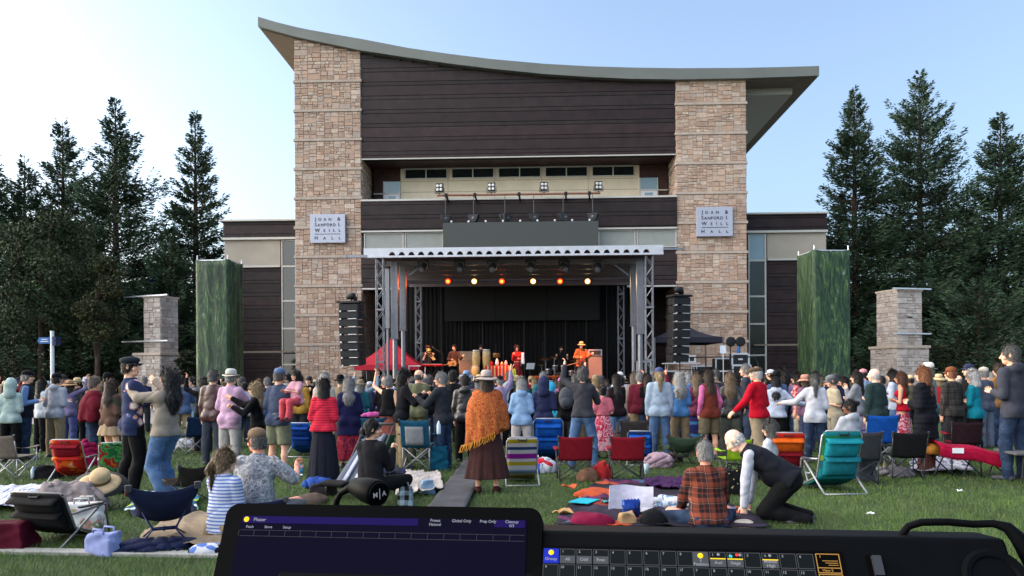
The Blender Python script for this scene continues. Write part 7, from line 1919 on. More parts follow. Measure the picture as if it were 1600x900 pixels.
for x_, y_, z_, r_ in ((-.65, .1, 1.15, .24), (.75, .1, 1.22, .25), (.95, -.3, .95, .18), (-.95, -.2, .9, .18), (.35, .35, 1.3, .2)):
    b = MB(); b.lathe([(r_, 0), (r_ * .5, .012), (.05, .025), (.01, .035)], 20, (x_, y_, z_), rotx(rad(12))); o = b.build('cymbal', mGOLD, t); b = MB(); b.tube([(x_, y_, 0), (x_, y_, z_)], .012, 6); b.build('cymbal_stand', mCHR, o)
t_, g_ = on_stage(908, 534, 2.4, 'guitarist in a straw hat and orange patterned shirt', 196, pattern('orange_print', 'noise', [(0, S(180, 80, 40)), (.45, S(216, 140, 80)), (.52, S(120, 60, 40)), (.6, S(206, 110, 60))], 12, detail=1), BLKP, hair='short', hairc='dark', hat='straw', hatc=(C(226, 190, 140), C(130, 70, 40)), top='shirt', hem=.42, ar='guitarR', al='guitarL', girth=1.15, look=-10, puff=1.5)
guitar(t_, 'reddish acoustic guitar of the guitarist in the straw hat', M('mahogany', (.22, .06, .03), .35, coat=.4), (.12, .24, 1.05), -14, True)
x = sx(930, 560, 3.6); t = thing('amplifier', 'tall grey speaker cabinet with an amplifier head on top', 'amplifier', SF.world(x, 3.6, DZ), -SF.A); q = sz(556, 930, 3.6) - DZ
b = MB(); b.b6(-.34, .34, 0, .45, 0, q); b.build('cabinet', M('grey_tolex', (.05, .045, .042), .8), t, bevel=.02); b = MB(); b.b6(-.31, .31, -.015, 0, .05, q - .05); b.build('grille', M('grey_grille', (.22, .19, .17), .9, 0, .1, 40), t)
q2 = sz(546, 930, 3.6) - DZ; b = MB(); b.b6(-.33, .33, .03, .4, q + .01, q2); hd = b.build('amp_head', M('silver_face', (.35, .37, .4), .4, .3), t, bevel=.01); b = MB(); b.b6(-.26, .26, .012, .029, q + .05, q2 - .05); b.build('control_panel', mDARK, hd)
for i, (px, lab) in enumerate(((837, 'orange floor monitor right of the singer'), (865, 'orange floor monitor in front of the drum kit'))):
    x = sx(px, 575, .8); t = thing('floor_monitor', lab, 'loudspeaker', SF.world(x, .8, DZ), PI - SF.A + rad(180), 'floor monitors along the stage edge')
    b = MB(); b.prism([(0, 0), (.45, 0), (.45, .12), (.14, .42), (0, .42)], -.3, .3, 'x'); b.build('cabinet', C(176, 80, 30), t, bevel=.015); b = MB(); b.b6(-.26, .26, -.012, -.001, .05, .37); b.build('back_plate', C(150, 60, 24), t)  # cabinet and back plate are both coloured orange
x = sx(872, 575, 1.0); t = thing('music_stand', 'small tilted music stand with a white sheet right of the singer', 'music stand', SF.world(sx(828, 570, 1.6), 1.6, DZ), PI - SF.A + rad(30))
b = MB(); b.tube([(0, 0, 0), (0, 0, .75)], .012, 6); b.lathe([(.16, 0), (.14, .02), (.02, .03)], 10); b.build('stand', mBLACK, t); b = MB(); b.sheet(lambda u, v: ((u - .5) * .4, .1 * v, .72 + .26 * v), 3, 3, .01); b.build('sheet_music', mWHITE, t)

# ================================================================== things on the grass
def pile(label, name, cat, px, py, w, dp, h, mat, rz=0, folds=.02, seed=1, d=None, z=0, res=.018, shape=.5):
    x, y = (gx(px, d), d) if d else spot(px, py)
    t = thing(name, label, cat, (x, y, z), rad(rz))
    f = Field((-w * .7, -dp * .75, -.04), (w * .7, dp * .75, h * 1.5), res)
    rg = random.Random(seed)
    f.ell((0, 0, h * .2), (w / 2, dp / 2, h * .6), 0)
    for i in range(6):
        f.ell((rg.uniform(-.3, .3) * w, rg.uniform(-.3, .3) * dp, h * rg.uniform(.2, .55)), (w * rg.uniform(.16, .26), dp * rg.uniform(.18, .28), h * rg.uniform(.25, .45)), .05)
    f.folds(folds * .85, 1.9 if w < .45 else 1.5, seed * 1.3)
    f.plane((0, 0, .004), (0, 0, -1))
    V, Q = f.mesh(); o = np_mesh('fabric', V, Q, mat, t)
    return t
def fold2(u, v, sd):
    m = .5 + .5 * math.sin(4.1 * u + 2.7 * v + sd) * math.sin(3.3 * v - 2.1 * u + sd * 2)
    a = 1 - abs(math.sin(6 * u + 9 * v + 1.8 * math.sin(5 * u + sd) + sd)); b = 1 - abs(math.sin(9 * u - 6.5 * v + 2.2 * math.sin(4 * v + sd) + 2 * sd)); c = 1 - abs(math.sin(14 * u + 3 * v + 2 * math.sin(7 * v - sd)))
    return 1.9 * (m * a ** 4 + (1 - m) * b ** 4) + .5 * c ** 6
def blanket(label, pts, mat, th=.008, name='blanket', wav=.012, seed=0, z=.066, nu=40):
    """a ground sheet through four corners given by picture points"""
    a, b_, c, d_ = [ground(*p) for p in pts]; ctr = (a + b_ + c + d_) / 4
    t = thing(name, label, 'blanket', (ctr.x, ctr.y, 0))
    q = MB()
    def fn(u, v):
        P = (a * (1 - u) + b_ * u) * (1 - v) + (d_ * (1 - u) + c * u) * v - ctr
        e = 1 + .05 * math.sin(9 * u + seed) * (v > .9) + .04 * math.sin(11 * v + seed)
        return (P.x * e, P.y * e, z + wav * fold2(u, v, seed))
    q.sheet(fn, nu, nu, th); q.build('fabric', mat, t, smooth=True); return t
pBWS = pattern('navy_white_stripes', 'stripes', [(0, S(206, 208, 216)), (.3, S(60, 76, 130)), (.4, S(206, 208, 216)), (.62, S(90, 106, 160)), (.7, S(200, 202, 212))], 5, axis='X', detail=.5)
pPATCH = pattern('patchwork', 'cells', [(0, S(30, 28, 36)), (.3, S(44, 34, 50)), (.45, S(178, 76, 46)), (.55, S(36, 36, 50)), (.66, S(92, 36, 76)), (.74, S(70, 96, 130)), (.82, S(150, 60, 40)), (.9, S(52, 44, 60))], 3.6)
pTEALB = pattern('teal_lime_stripes', 'stripes', [(0, S(60, 160, 190)), (.3, S(200, 220, 90)), (.5, S(40, 90, 120)), (.75, S(220, 226, 226))], 3, axis='X', detail=.3)
pFBAG = pattern('white_floral', 'noise', [(0, S(214, 216, 214)), (.56, S(206, 150, 140)), (.62, S(120, 150, 110)), (.68, S(220, 220, 216))], 9)
blanket('striped blue and white blanket spread at the left edge', [(-60, 800), (95, 800), (110, 766), (-30, 766)], pBWS, wav=.03, seed=2)
pile('crumpled grey beige blanket heaped behind the low black chair', 'blanket', 'blanket', 112, 800, .85, .6, .42, C(146, 134, 132), -8, .03, 3)
blanket('tan blanket under the seated couple', [(205, 864), (460, 862), (440, 810), (262, 812)], C(150, 132, 110), wav=.02, seed=4)
blanket('teal and lime striped towel behind the navy sling chair', [(196, 806), (308, 806), (310, 776), (214, 776)], pTEALB, wav=.015, seed=1)
blanket('dark patchwork blanket with orange, plum and blue pieces', [(858, 832), (1215, 836), (1075, 758), (938, 756)], pPATCH, wav=.025, seed=5, nu=48)
blanket('rumpled plum cloth at the back of the patchwork blanket', [(1010, 772), (1075, 774), (1068, 758), (1005, 757)], C(64, 34, 76), wav=.03, seed=3, z=.1)
blanket('cream cloth spread beside the dark runner mat', [(618, 784), (692, 772), (688, 748), (628, 742)], C(196, 186, 178), wav=.035, seed=6, z=.08)
blanket('grey and white cloth on the grass behind the black chair', [(1418, 744), (1522, 742), (1505, 722), (1425, 724)], pattern('grey_white', 'noise', [(0, S(170, 164, 176)), (.5, S(90, 90, 100)), (.58, S(200, 196, 200))], 6), wav=.03, seed=7, z=.08)
# runner mat
a0, a1, b0, b1 = ground(672, 792), ground(724, 792), ground(768, 712), ground(738, 712)
t = thing('runner_mat', 'dark grey cable mat running over the grass toward the stage', 'mat', ((a0.x + a1.x) / 2, a0.y, 0))
q = MB(); q.sheet(lambda u, v: ((u - .5) * .46 + (b0.x - a1.x) * v * 1.2, -1.6 + v * 9.6, .055 + .012 * math.sin(v * 60) * math.sin(u * 5 + v * 9)), 8, 60, .014); q.build('rubber', M('mat_grey', (.045, .045, .05), .9, 0, .3, 3, .5, 12), t, smooth=True)
# straw hat on the heap
x, y = spot(118, 800); t = thing('straw_hat', 'pale straw hat with a black underside resting on the grey blanket heap', 'hat', (x + .22, y + .16, .33), 0); t.rotation_euler = (rad(22), rad(14), 0)
V, F, mi = hat_geo('straw'); q = MB(); q.add(V, F); q.m = [0 if i == 0 else 1 for i in mi]; ho = q.build('crown', [C(206, 178, 136), C(120, 90, 60)], t, smooth=True); ho.scale = (1.3, 1.3, 1.25)
q = MB(); q.lathe([(.1, -.006), (.3, -.02), (.305, -.012), (.1, .03)], 26); q.build('brim', M('black_straw', (.02, .02, .02), .8), t, smooth=True)
def tote(label, px, py, w, h, dp, mat, rz=0, handles=True, name='tote_bag', cat='bag', d=None, z=0.0):
    x, y = (gx(px, d), d) if d else spot(px, py); t = thing(name, label, cat, (x, y, z), rad(rz))
    f = Field((-w * .7, -dp * .8, -.03), (w * .7, dp * .8, h * 1.15), .016)
    X, Y, Z = f.grid((slice(None),) * 3); k = 1 - .22 * np.clip(Z / h, 0, 1)
    d_ = np.maximum(np.maximum(np.abs(X) - w / 2 * k + .03, np.abs(Y) - dp / 2 * k + .03), np.abs(Z - h / 2) - h / 2 + .03)
    f.F = (d_ - .03 + .012 * np.sin(X * 22 + 2 * np.sin(Z * 19)) * np.sin(Z * 17 + Y * 20)).astype(np.float32)
    V, Q = f.mesh(); np_mesh('bag_body', V, Q, mat, t)
    if handles:
        for s_ in (-1, 1): q = MB(); q.tube([(-w * .2, s_ * dp * .3, h * .9), (-w * .17, s_ * dp * .34, h * 1.2), (w * .17, s_ * dp * .34, h * 1.2), (w * .2, s_ * dp * .3, h * .9)], .01, 6); q.build('handle', mat, t, smooth=True)
    return t
tote('white flowered tote bag behind the navy sling chair', 132, 826, .4, .28, .24, pFBAG, 10)
tote('lavender bag with black straps at the kerb', 162, 866, .3, .2, .2, C(150, 160, 208), -14)
tote('teal bag hanging at the side of the mesh-backed chair', 686, 735, .34, .42, .16, C(18, 84, 108), 10)
tote('black tote with gold specks beside the kneeling person', 1148, 772, .4, .34, .25, pattern('gold_specks', 'dots', [(0, S(206, 186, 110)), (.2, S(20, 20, 22))], 16, detail=.1), 0)
tote('grey rucksack at the foot of the dark grey chair', 1352, 752, .3, .42, .22, C(84, 84, 90), 0)
tote('checked cooler bag in front of the cream cloth', 634, 792, .2, .26, .2, pattern('black_check', 'plaid', [(0, S(24, 24, 26)), (.5, S(150, 170, 180))], 9), 5)
tote('blue striped cooler bag behind the seated couple', 668, 772, .2, .2, .16, C(150, 180, 206), 20, False, 'cooler_bag')
tote('black backpack on the grass left of the orange beach chair', 76, 748, .4, .22, .25, BK, 10, False, 'backpack', 'backpack')
tote('dark backpack lying on the grass beside the stroller', 505, 774, .4, .16, .25, C(50, 46, 46), 10, False, 'backpack', 'backpack')
tote('brown kraft paper bag on the patchwork blanket', 980, 826, .2, .17, .16, C(178, 146, 106), 12, False, 'paper_bag')
tote('wine red cooler bag at the left edge below the black chair', 10, 858, .5, .26, .3, C(84, 16, 36), 0, False, 'cooler_bag')
pile('dark red cushion on the patchwork blanket', 'cushion', 'cushion', 925, 826, .46, .3, .17, C(118, 18, 54), 4, .003, 1, z=.03)
pile('black shoe bag beside the brown paper bag', 'bag', 'bag', 1022, 828, .28, .24, .2, BK, 20, .01, 5, z=.03)
pile('orange scarf lying at the back of the patchwork blanket', 'scarf', 'scarf', 936, 780, .5, .4, .1, C(190, 84, 52), 20, .02, 8, z=.03)
pile('white and blue cloth left of the plaid shirt', 'cloth', 'cloth', 1040, 800, .5, .36, .16, pattern('white_denim', 'noise', [(0, S(200, 206, 212)), (.5, S(110, 140, 170)), (.58, S(206, 206, 206))], 5), 0, .03, 9, z=.03)
pile('pale cap lying on the grass by the kneeling knees', 'cap', 'cap', 1162, 826, .22, .2, .1, C(196, 186, 172), 0, .006, 2)
pile('dusty pink jacket dropped between the red and green chairs', 'jacket', 'jacket', 1028, 730, .5, .42, .3, C(178, 150, 160), 0, .03, 4)
pile('white, blue and red cloths heaped right of the striped chair', 'cloth', 'cloth', 846, 738, .5, .45, .26, pattern('flag_cloths', 'cells', [(0, S(200, 206, 214)), (.4, S(60, 80, 170)), (.6, S(190, 40, 60)), (.75, S(206, 206, 212))], 6), 0, .03, 6)
pile('red cloth with a blue corner between the two red chairs', 'cloth', 'cloth', 940, 748, .3, .3, .3, pattern('red_blue_cloth', 'cells', [(0, S(190, 50, 50)), (.7, S(50, 60, 150)), (.85, S(210, 206, 206))], 5), 20, .02, 7)
pile('tan handbag on the grass between the red chairs', 'handbag', 'bag', 918, 752, .32, .26, .22, C(126, 94, 74), 0, .01, 3)
pile('blue cloth on the grass right of the grey printed shirt', 'cloth', 'cloth', 496, 762, .4, .3, .16, C(50, 84, 160), 0, .03, 2)
pile('pink cloth folded over the blue camp chair', 'cloth', 'cloth', 584, 712, .44, .16, .1, C(206, 90, 160), 4, .01, 3, z=.8)
pile('magenta jacket heaped behind the green flowered chair', 'jacket', 'jacket', 132, 728, .6, .45, .5, C(140, 20, 70), 0, .03, 6)
pile('white plastic bag under the navy sideways chair', 'plastic_bag', 'bag', 290, 700, .5, .35, .25, C(200, 200, 206), 0, .02, 4)
pile('light grey jacket spread by the blue and black chairs', 'jacket', 'jacket', 1398, 744, .5, .4, .16, C(130, 126, 130), 0, .03, 5)
pile('mustard brown cushion between the black chair and the red stool', 'cushion', 'cushion', 1458, 742, .34, .25, .2, C(176, 118, 50), 0, .01, 2, z=.33)
pile('dark cap on the bag behind the grey printed shirt', 'cap', 'cap', 488, 788, .34, .26, .15, C(92, 78, 70), 0, .005, 5)
pile('light blue and white trainers at the edge of the tan blanket', 'shoes', 'shoes', 326, 866, .3, .2, .11, pattern('trainer_mix', 'cells', [(0, S(206, 206, 212)), (.5, S(90, 120, 190)), (.75, S(24, 24, 28))], 12), 0, .006, 4)
pile('navy shawl dropped under the navy sling chair', 'shawl', 'shawl', 236, 858, .7, .4, .1, C(26, 34, 64), 0, .02, 4)
pile('brown jacket on the grass behind the pink jacket', 'jacket', 'jacket', 1046, 722, .4, .3, .16, C(70, 58, 52), 0, .03, 8)
# boards, papers, packets
x, y = spot(985, 806); t = thing('poster_board', 'bent white poster board standing on the patchwork blanket', 'poster board', (x, y, .03), rad(-4)); t.rotation_euler.x = rad(-18)
q = MB(); q.sheet(lambda u, v: ((u - .5) * .5 + .02 * v, .05 * math.sin(u * 4) - .03 * math.sin(v * 3) * u, .32 * v * (1 + .06 * math.sin(u * 5))), 12, 8, .008); q.build('board', C(196, 196, 214), t)
x, y = spot(986, 818); t = thing('snack_packet', 'crumpled blue snack packet in front of the white board', 'snack packet', (x, y, .05), rad(20)); q = MB(); q.sheet(lambda u, v: ((u - .5) * .2, -.05 * math.sin(PI * u) * math.sin(PI * v) + .01 * math.sin(u * 30 + v * 11), .02 + .19 * v), 10, 10, .04); q.build('foil', M('blue_foil', (.02, .06, .3), .25, .5, .3, 12), t, smooth=True)
x, y = spot(913, 796); t = thing('sheet_of_paper', 'bright turquoise sheet of paper on the patchwork blanket', 'paper', (x, y, .1), rad(-30)); q = MB(); q.b6(-.13, .13, -.17, .17, 0, .01); q.build('paper', C(40, 176, 196), t)
for i, (px, py, col, lab) in enumerate(((890, 770, (206, 100, 60), 'orange paper near the left end of the patchwork blanket'), (954, 796, (90, 160, 170), 'grey blue card left of the white board'), (880, 812, (190, 150, 100), 'tan packet at the left corner of the patchwork blanket'), (1010, 812, (206, 206, 214), 'white napkin right of the white board'))):
    x, y = spot(px, py); t = thing('card', lab, 'paper', (x, y, .095), rad(25 * i - 20)); q = MB(); q.sheet(lambda u, v: ((u - .5) * .2, (v - .5) * .15, .02 * math.sin(u * 5 + v * 4)), 6, 6, .01); q.build('paper', C(*col), t)
for i, (px, py, h_, col, lab) in enumerate(((52, 748, .2, (160, 180, 200), 'clear plastic bottle on the grass right of the taupe chair'), (688, 694, .22, (180, 196, 206), 'water bottle in the armrest of the teal chair'), (1382, 744, .24, (150, 130, 80), 'amber bottle by the grey rucksack'), (620, 765, .2, (40, 90, 60), 'green bottle beside the seated person in black'), (470, 742, .16, (60, 150, 200), 'blue plastic cup on the grass behind the seated couple'), (1010, 742, .18, (170, 190, 200), 'clear cup on the grass before the pink jacket'), (246, 760, .15, (206, 206, 206), 'white cup on the grass left of the brown sling chair'))):
    x, y = spot(px, py); z_ = .0
    if 'armrest' in lab: x, y = spot(686, 740); z_ = .66
    t = thing('drink_bottle' if 'bottle' in lab else 'drink_cup', lab, 'bottle' if 'bottle' in lab else 'cup', (x, y, z_)); q = MB()
    q.lathe([(.032, 0), (.036, .02), (.036, h_ * .7), (.014, h_ * .9), (.014, h_), (.004, h_ + .003)] if 'bottle' in lab else [(.03, 0), (.042, h_), (.038, h_), (.026, .01)], 12); q.build('vessel', M('vessel_%d' % i, S(*col), .2, 0, .05, 9, spec=.5), t, smooth=True)
rl = random.Random(3)
for i, (px, py, lab) in enumerate(((1360, 806, 'white paper scrap alone on the grass right of the kneeling person'), (470, 745, 'crumpled tissue near the blue cup'), (1262, 742, 'white scrap near the feet of the teal chair'), (745, 800, 'paper scrap beside the dark runner mat'), (1500, 770, 'small white scrap on the grass below the red stool'))):
    x, y = spot(px, py); t = thing('paper_scrap', lab, 'litter', (x, y, .03)); q = MB(); q.sheet(lambda u, v: ((u - .5) * .07, (v - .5) * .05, .02 * math.sin(u * 7 + i) * math.sin(v * 6)), 5, 5, .006); q.build('paper', mWHITE, t)
# stroller
x, y = spot(566, 772); t = thing('stroller', 'grey padded stroller seat beside the seated person in black', 'stroller', (x, y - .05, 0), rad(-28))
mSTR = C(120, 126, 142); q = MB(); q.sheet(lambda u, v: ((u - .5) * .42 * (1 - .25 * v), -.28 + .62 * v + .05 * math.sin(PI * u), .2 + .62 * v - .07 * math.sin(PI * u)), 12, 14, .05); so = q.build('seat_pad', mSTR, t, smooth=True)
for u0 in (-.09, .09): q = MB(); q.sheet(lambda u, v: (u0 + (u - .5) * .06, -.24 + .5 * v, .28 + .5 * v - .06), 3, 10, .025); q.build('harness_strap', C(190, 194, 206), so, smooth=True)
q = MB(); q.sheet(lambda u, v: ((u - .5) * .4, -.28 - .35 * v, .2 + .03 * math.sin(v * 3)), 8, 6, .04); q.build('leg_rest', BK, t, smooth=True)
q = MB()
for s_ in (-1, 1): q.tube([(s_ * .25, .42, .95), (s_ * .25, .1, .5), (s_ * .25, -.3, .12)], .014, 7); q.tube([(s_ * .25, .1, .5), (s_ * .25, .42, .1)], .014, 7)
q.tube([(-.25, .42, .95), (.25, .42, .95)], .02, 8); q.build('frame', mDARK, t, smooth=True)
for s_ in (-1, 1):
    for yy in (-.3, .42): q = MB(); q.lathe([(.1, -.02), (.11, -.012), (.11, .012), (.1, .02)], 18, (s_ * .28, yy, .11), roty(PI / 2)); q.build('wheel', mBLACK, t)
x, y = spot(592, 772); low_chair(x + .05, y + .35, -10, 'navy sling chair under the seated person in black', cNAVY, .8, back=.4)

# ================================================================== the lighting desk in front
CF = Frame(0.0, 0.8, rad(7.0))
def on_slope(px, py, zt_, tan):
    """local x and distance down the slope from its top edge"""
    k, m = unroll(px, py); s_, c = CF.s, CF.c
    # z = zt + ly * tan ; ly = k d s + (d - .8) c ; z = EYE - m d
    d = (EYE - zt_ + .8 * c * tan) / (m + (k * s_ + c) * tan)
    ly = k * d * s_ + (d - .8) * c; lx = k * d * c - (d - .8) * s_
    return lx, -ly * math.sqrt(1 + tan * tan)
mBODY = M('desk_black', (.0022, .0026, .0032), .55, 0, .1, 30, .03, 900, spec=.035); mBEZ = M('bezel_black', (.001, .001, .0012), .5, 0, .05, spec=.03); mSCR = M('screen_dark', (.0005, .0005, .001), .2, 0, 0, spec=.012, emit=(.003, .0025, .012), estr=0.280)
mVIO = M('screen_violet', (.003, .0015, .015), .3, 0, 0, emit=(.012, .006, .085), estr=0.196, spec=.02); mTXT = M('screen_text', (.12, .12, .13), .3, 0, 0, emit=(.4, .42, .5), estr=0.075, spec=.02); mKEY = M('screen_key', (.0025, .003, .0035), .3, 0, 0, emit=(.006, .008, .009), estr=0.280, spec=.02); mKEYG = M('screen_key_grey', (.02, .022, .025), .3, 0, 0, emit=(.08, .085, .09), estr=0.16, spec=.02); mGRID = M('screen_grid', (.012, .012, .014), .3, 0, 0, emit=(.06, .065, .07), estr=0.224, spec=.02)
mYEL = M('screen_yellow', (.2, .15, .005), .3, 0, 0, emit=(.9, .62, .02), estr=0.224, spec=.02); mKBLU = M('screen_blue_key', (.003, .006, .08), .3, 0, 0, emit=(.015, .03, .42), estr=0.224, spec=.02); mORA = M('screen_orange', (.1, .05, .012), .3, 0, 0, emit=(.4, .22, .06), estr=0.196, spec=.02); mCYA = M('screen_cyan', (.02, .5, .5), .3, 0, 0, emit=(.02, .6, .6), estr=0.224, spec=.02); mREDK = M('screen_red', (.6, .02, .02), .3, 0, 0, emit=(.7, .02, .02), estr=0.224, spec=.02)
def ftext(mb, s, size, x, y, z, align='c', m=0):
    V, F = text_geo(s, size)
    if not len(V): return
    w = V[:, 0].max() + V[:, 0].min()
    mb.add([(v[0] + x - (w / 2 if align == 'c' else 0), v[1] + y, z) for v in V], F, m)
def slope_obj(o, zt_, tan, parent):
    o.parent = parent; o.location = (0, 0, zt_); o.rotation_euler = (math.atan(tan), 0, 0); return o
def rrect(x0, x1, y0, y1, r, n=6):
    P = []
    for cx, cy, a in ((x1 - r, y1 - r, 0), (x0 + r, y1 - r, 90), (x0 + r, y0 + r, 180), (x1 - r, y0 + r, 270)):
        for i in range(n + 1): q = rad(a + 90 * i / n); P.append((cx + r * math.cos(q), cy + r * math.sin(q)))
    return P
ZM, TM = 1.463, 2.16
desk = thing('lighting_desk', 'black lighting control desk with a strip of lit keys across the bottom of the view', 'lighting desk', (CF.X0, CF.D0, 0), -CF.A)
mon = thing('touch_monitor', 'dark black-framed touch monitor at the left of the lighting desk', 'monitor', (CF.X0, CF.D0, 0), -CF.A)
xl, xr = on_slope(357, 786, ZM, TM)[0], on_slope(848, 796, ZM, TM)[0]
q = MB(); q.prism(rrect(xl, xr, -.225, 0, .014), -.022, 0, 'z'); slope_obj(q.build('housing', mBEZ, mon), ZM, TM, mon)
x0, w0 = on_slope(379, 805, ZM, TM); x1 = xr - .016
q = MB(); q.b6(x0, x1, -.213, -w0, .0005, .0012); sc = slope_obj(q.build('screen', mSCR, mon), ZM, TM, mon)
W = x1 - x0
q = MB(); q.b6(x0 + .002, x0 + W * .63, -w0 - .0085, -w0 - .001, .0013, .0018); q.b6(x1 - .034, x1 - .002, -w0 - .0085, -w0 - .001, .0013, .0018); o = q.build('title_bar', mVIO, sc)
q = MB(); q.b6(x0 + .002, x1 - .002, -w0 - .0165, -w0 - .0162, .0013, .0016)
for i in range(18): q.b6(x0 + W * i / 18, x0 + W * i / 18 + .0003, -w0 - .0225, -w0 - .0165, .0013, .0016)
q.b6(x0 + .002, x1 - .002, -w0 - .0228, -w0 - .0225, .0013, .0016); q.build('grid_lines', mGRID, sc)
q = MB()
for s_, px in (('Presets', x0 + .017), ('Store', x0 + .012),): pass
ftext(q, 'Phaser', .0052, x0 + .022, -w0 - .0066, .0022)
for i, s_ in enumerate(('Patch', 'Store', 'Setup')): ftext(q, s_, .004, x0 + .012 + .021 * i, -w0 - .0142, .0022)
for s_, fx in (('Preset\nNatural', .69), ('Global Only', .78), ('Prep Only', .87), ('Cleanup\n0/3', .95)): 
    for j, l_ in enumerate(s_.split('\n')): ftext(q, l_, .0042, x0 + W * fx, -w0 - .004 - .0042 * j, .0022)
q.build('lettering', mTXT, sc)
q = MB(); q.lathe([(.003, 0), (.0028, .0006), (.0002, .0008)], 14, (x0 + .0065, -w0 - .0048, .0019)); q.build('indicator', mYEL, sc)
q = MB(); q.tube([(0, .02, -.1), (0, .05, -.2), (0, .06, -.3)], .012, 8); so = q.build('stand_arm', mBODY, mon); so.location = ((xl + xr) / 2, -.02, ZM)
# desk body
ZD, TD = 1.440, 1.35
sl = math.atan(TD)
q = MB(); X0, X1 = xl + .07, on_slope(1572, 845, ZD, TD)[0]
prof = [(0, ZD), (-.14 * math.cos(sl), ZD - .14 * math.sin(sl)), (-.42, ZD - .17), (-.42, ZD - .3), (.12, ZD - .3), (.12, ZD - .05), (.05, ZD - .004)]
q.prism(prof, X0, X1, 'x'); q.build('body', mBODY, desk, bevel=.004)
for x_ in (X0 + .08, X1 - .08):
    for y_ in (-.36, .06): q = MB(); q.tube([(x_, y_, 0), (x_, y_, ZD - .3)], .02, 8); q.build('leg', mSTEEL, desk)
u0, wa = on_slope(849, 857, ZD, TD); u1, _ = on_slope(874.5, 857.5, ZD, TD); cw = u1 - u0; wr = cw * 1.0
ug = on_slope(1080, 863, ZD, TD)[0]; ue = on_slope(1310, 868, ZD, TD)[0]
q = MB(); q.b6(u0 - .01, ue + .004, -.128, -wa + .003, .0006, .0014); ts = slope_obj(q.build('key_screen', mBEZ, desk), ZD, TD, desk)
keys = MB(); greys = MB(); grid = MB(); txt = MB()
def cell(x, row, num, cap=None, grey=False, mark=None):
    y1 = -wa - row * wr; y0 = y1 - wr; e = .0006
    for a in ((x + e, x + cw - e, y0 + e, y0 + 2 * e), (x + e, x + cw - e, y1 - 2 * e, y1 - e), (x + e, x + 2 * e, y0 + 2 * e, y1 - 2 * e), (x + cw - 2 * e, x + cw - e, y0 + 2 * e, y1 - 2 * e)): grid.b6(*a, .0015, .0021)
    keys.b6(x + 2 * e, x + cw - 2 * e, y0 + 2 * e, y1 - 2 * e, .0015, .0018)
    if grey: greys.b6(x + 2 * e, x + cw - 2 * e, y0 + 2 * e, y0 + wr * (.52 if grey == 1 else .95), .0019, .0022)
    if num: ftext(txt, num, wr * .22, x + cw * .22, y1 - wr * .3, .0026)
    if cap:
        for j, l_ in enumerate(cap.split('\n')): ftext(txt, l_, wr * .27, x + cw / 2, y0 + wr * (.2 if '\n' not in cap else .34 - .26 * j), .0026)
for i in range(8): cell(u0 + cw * (1 + i), 0, str(i + 1), (['All', 'Odd', 'Even'] + [None] * 5)[i], 1 if i < 3 else False)
for i in range(9): cell(u0 + cw * i, 1, str(i + 9))
cell(ug, 0, None, '2\nPosition', 2)
caps = ['Aud', 'Stage', None, 'Middle\nHigh', None, None]
for i in range(6): cell(ug + cw * (1 + i), 0, str(i + 1), caps[i], 1 if caps[i] else False)
for i in range(7): cell(ug + cw * i, 1, str(i + 7))
for i in range(9): cell(u0 + cw * i, 2, str(i + 18)); 
for i in range(7): cell(ug + cw * i, 2, str(i + 14))
q = MB(); q.b6(u0 + .0006, u0 + cw - .0006, -wa - wr + .0006, -wa - .0006, .0015, .002); q.build('group_key', mKBLU, ts); ftext(txt, 'Group', wr * .27, u0 + cw / 2, -wa - wr * .8, .0026)
keys.build('key_cells', mKEY, ts); greys.build('lit_key_caps', mKEYG, ts); grid.build('cell_outline', mGRID, ts); txt.build('lettering', mTXT, ts)
q = MB()
for x_ in (u0 + cw / 2, ug + cw / 2): q.lathe([(wr * .17, 0), (wr * .16, .0006), (.0002, .001)], 16, (x_, -wa - wr * .3, .0023))
for i in (1, 2, 4): q.b6(ug + cw * i + .001, ug + cw * (i + 1) - .001, -wa - wr * .5, -wa - wr * .44, .0023, .0027)
q.build('yellow_marks', mYEL, ts)
q = MB(); ftext(q, '10', wr * .22, ug + cw * 2.25, -wa - wr * .38, .0026); q.build('cyan_number', mCYA, ts)
q = MB(); q.lathe([(wr * .09, 0), (.0002, .0006)], 10, (ug + cw * 2.62, -wa - wr * .2, .0023)); q.build('red_mark', mREDK, ts)
q = MB()
for x_ in (ug + cw * 1.55, ug + cw * 2.8, ug + cw * 4.5): q.lathe([(wr * .09, 0), (.0002, .0006)], 10, (x_, -wa - wr * .2, .0023))
q.build('white_marks', mTXT, ts)
xo = ug + cw * 7.1; xe = ue
q = MB(); e = .0007
for r_ in range(2):
    ya, yb = -wa - r_ * wr * 1.25, -wa - (r_ + 1) * wr * 1.25 + .001
    for a in ((xo, xe, yb, yb + e), (xo, xe, ya - e, ya), (xo, xo + e, yb, ya), (xe - e, xe, yb, ya), (xo, xe, yb + wr * .3, yb + wr * .3 + e)): q.b6(*a, .0015, .0023)
    ftext(q, 'View %d' % (5 + r_), wr * .22, (xo * .6 + xe * .4), yb + wr * .08, .0026); ftext(q, '5', wr * .18, xo + .004, ya - wr * .25, .0026)
    for k in range(3): q.b6(xo + (xe - xo) * (.25 + .12 * k), xe - (xe - xo) * .1, ya - wr * (.45 + .13 * k), ya - wr * (.42 + .13 * k), .0015, .0021)
q.build('view_buttons', mORA, ts)
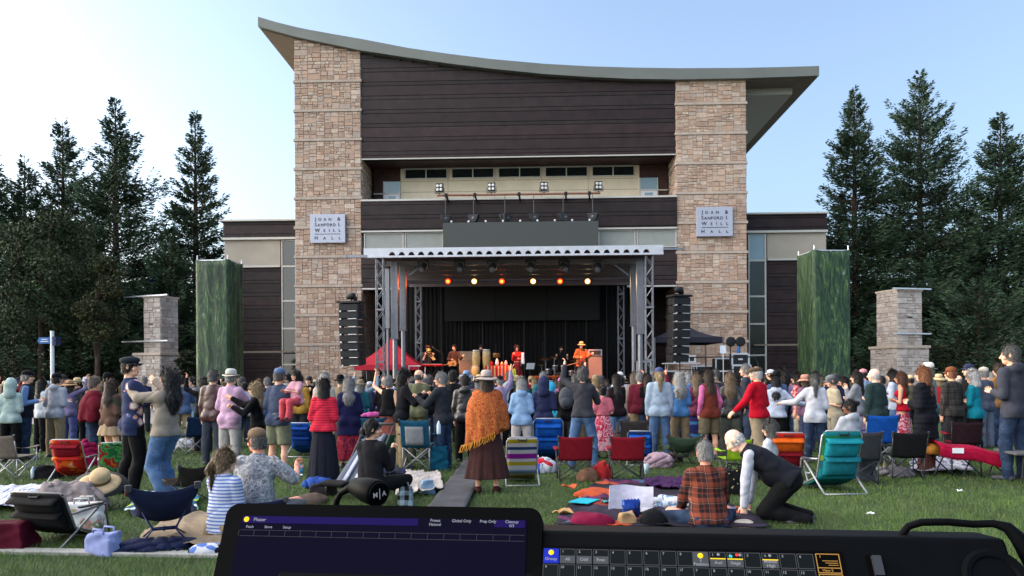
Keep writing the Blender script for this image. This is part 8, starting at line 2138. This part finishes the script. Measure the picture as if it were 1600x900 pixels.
# slot, jog wheel
xa, wa2 = on_slope(1352, 868, ZD, TD); xb, _ = on_slope(1376, 868, ZD, TD)
q = MB(); q.b6(xa, xb, -.12, -wa2, -.001, .002); q.b6(xa + .004, xb - .002, -wa2 - .022, -wa2 - .002, .002, .006, 1); q.b6(xa + .004, xb - .002, -wa2 - .05, -wa2 - .026, .002, .006, 1)
slope_obj(q.build('rocker_switch', [mBEZ, M('switch_gloss', (.03, .03, .032), .15, 0, .1, spec=.6)], desk), ZD, TD, desk)
xj, wj = on_slope(1562, 905, ZD, TD); q = MB(); q.lathe([(.03, 0), (.03, .003), (.026, .0045), (.022, .004), (.02, .002), (.001, .002)], 28, (xj - .004, -wj, .0)); slope_obj(q.build('jog_wheel', mBODY, desk, smooth=False), ZD, TD, desk)
# handle
def dp3(px, py, d): 
    w = at(px, py, d); v = Vector((w.x - CF.X0, w.y - CF.D0, w.z)); return (v.x * CF.c - v.y * CF.s, v.x * CF.s + v.y * CF.c, v.z)
q = MB(); pts = [(1398, 856, .77), (1408, 836, .77), (1420, 822, .77), (1440, 816, .765), (1480, 815.5, .76), (1520, 819, .755), (1552, 818, .75), (1574, 824, .745), (1592, 842, .74), (1612, 874, .735), (1640, 925, .73)]
q.tube([dp3(*p) for p in pts], [.0038] * 7 + [.0055, .0075, .009, .0105], 12); q.build('carry_handle', mBODY, desk, smooth=True)
# desk lamp
dl = thing('desk_lamp', 'small black desk lamp with round end cap, rising behind the dark monitor', 'lamp', (CF.X0, CF.D0, 0), -CF.A)
q = MB(); q.tube([dp3(*p) for p in ((524, 800, .93), (526, 782, .93), (533, 770, .93), (546, 763, .925), (562, 759, .92))], [.0038] * 3 + [.005, .0075], 10); q.build('gooseneck', mBODY, dl, smooth=True)
a = Vector(dp3(556, 760, .925)); b_ = Vector(dp3(590, 771, .89)); ax = (b_ - a).normalized()
q = MB(); q.tube([a - ax * .006, a, a + (b_ - a) * .5, b_, b_ + ax * .002], [.0075, .011, .015, .016, .0145], 20); hd = q.build('lamp_head', mBODY, dl, smooth=True)
q = MB(); q.tube([b_ + ax * .002, b_ + ax * .004], [.0138, .0133], 20); q.build('end_cap', mBEZ, hd)
q = MB(); ftext(q, 'M', .0085, -.006, -.003, 0); ftext(q, 'A', .0085, .006, -.003, 0); q.b6(-.0004, .0004, -.006, .0065, -.0002, .0002); lo = q.build('lettering', mTXT, hd)
zq = ax; xq = Vector((1, 0, 0)); yv_ = zq.cross(xq).normalized(); xq = yv_.cross(zq).normalized()
lo.matrix_local = Matrix(((xq.x, yv_.x, zq.x, 0), (xq.y, yv_.y, zq.y, 0), (xq.z, yv_.z, zq.z, 0), (0, 0, 0, 1))); lo.location = b_ + ax * .0046
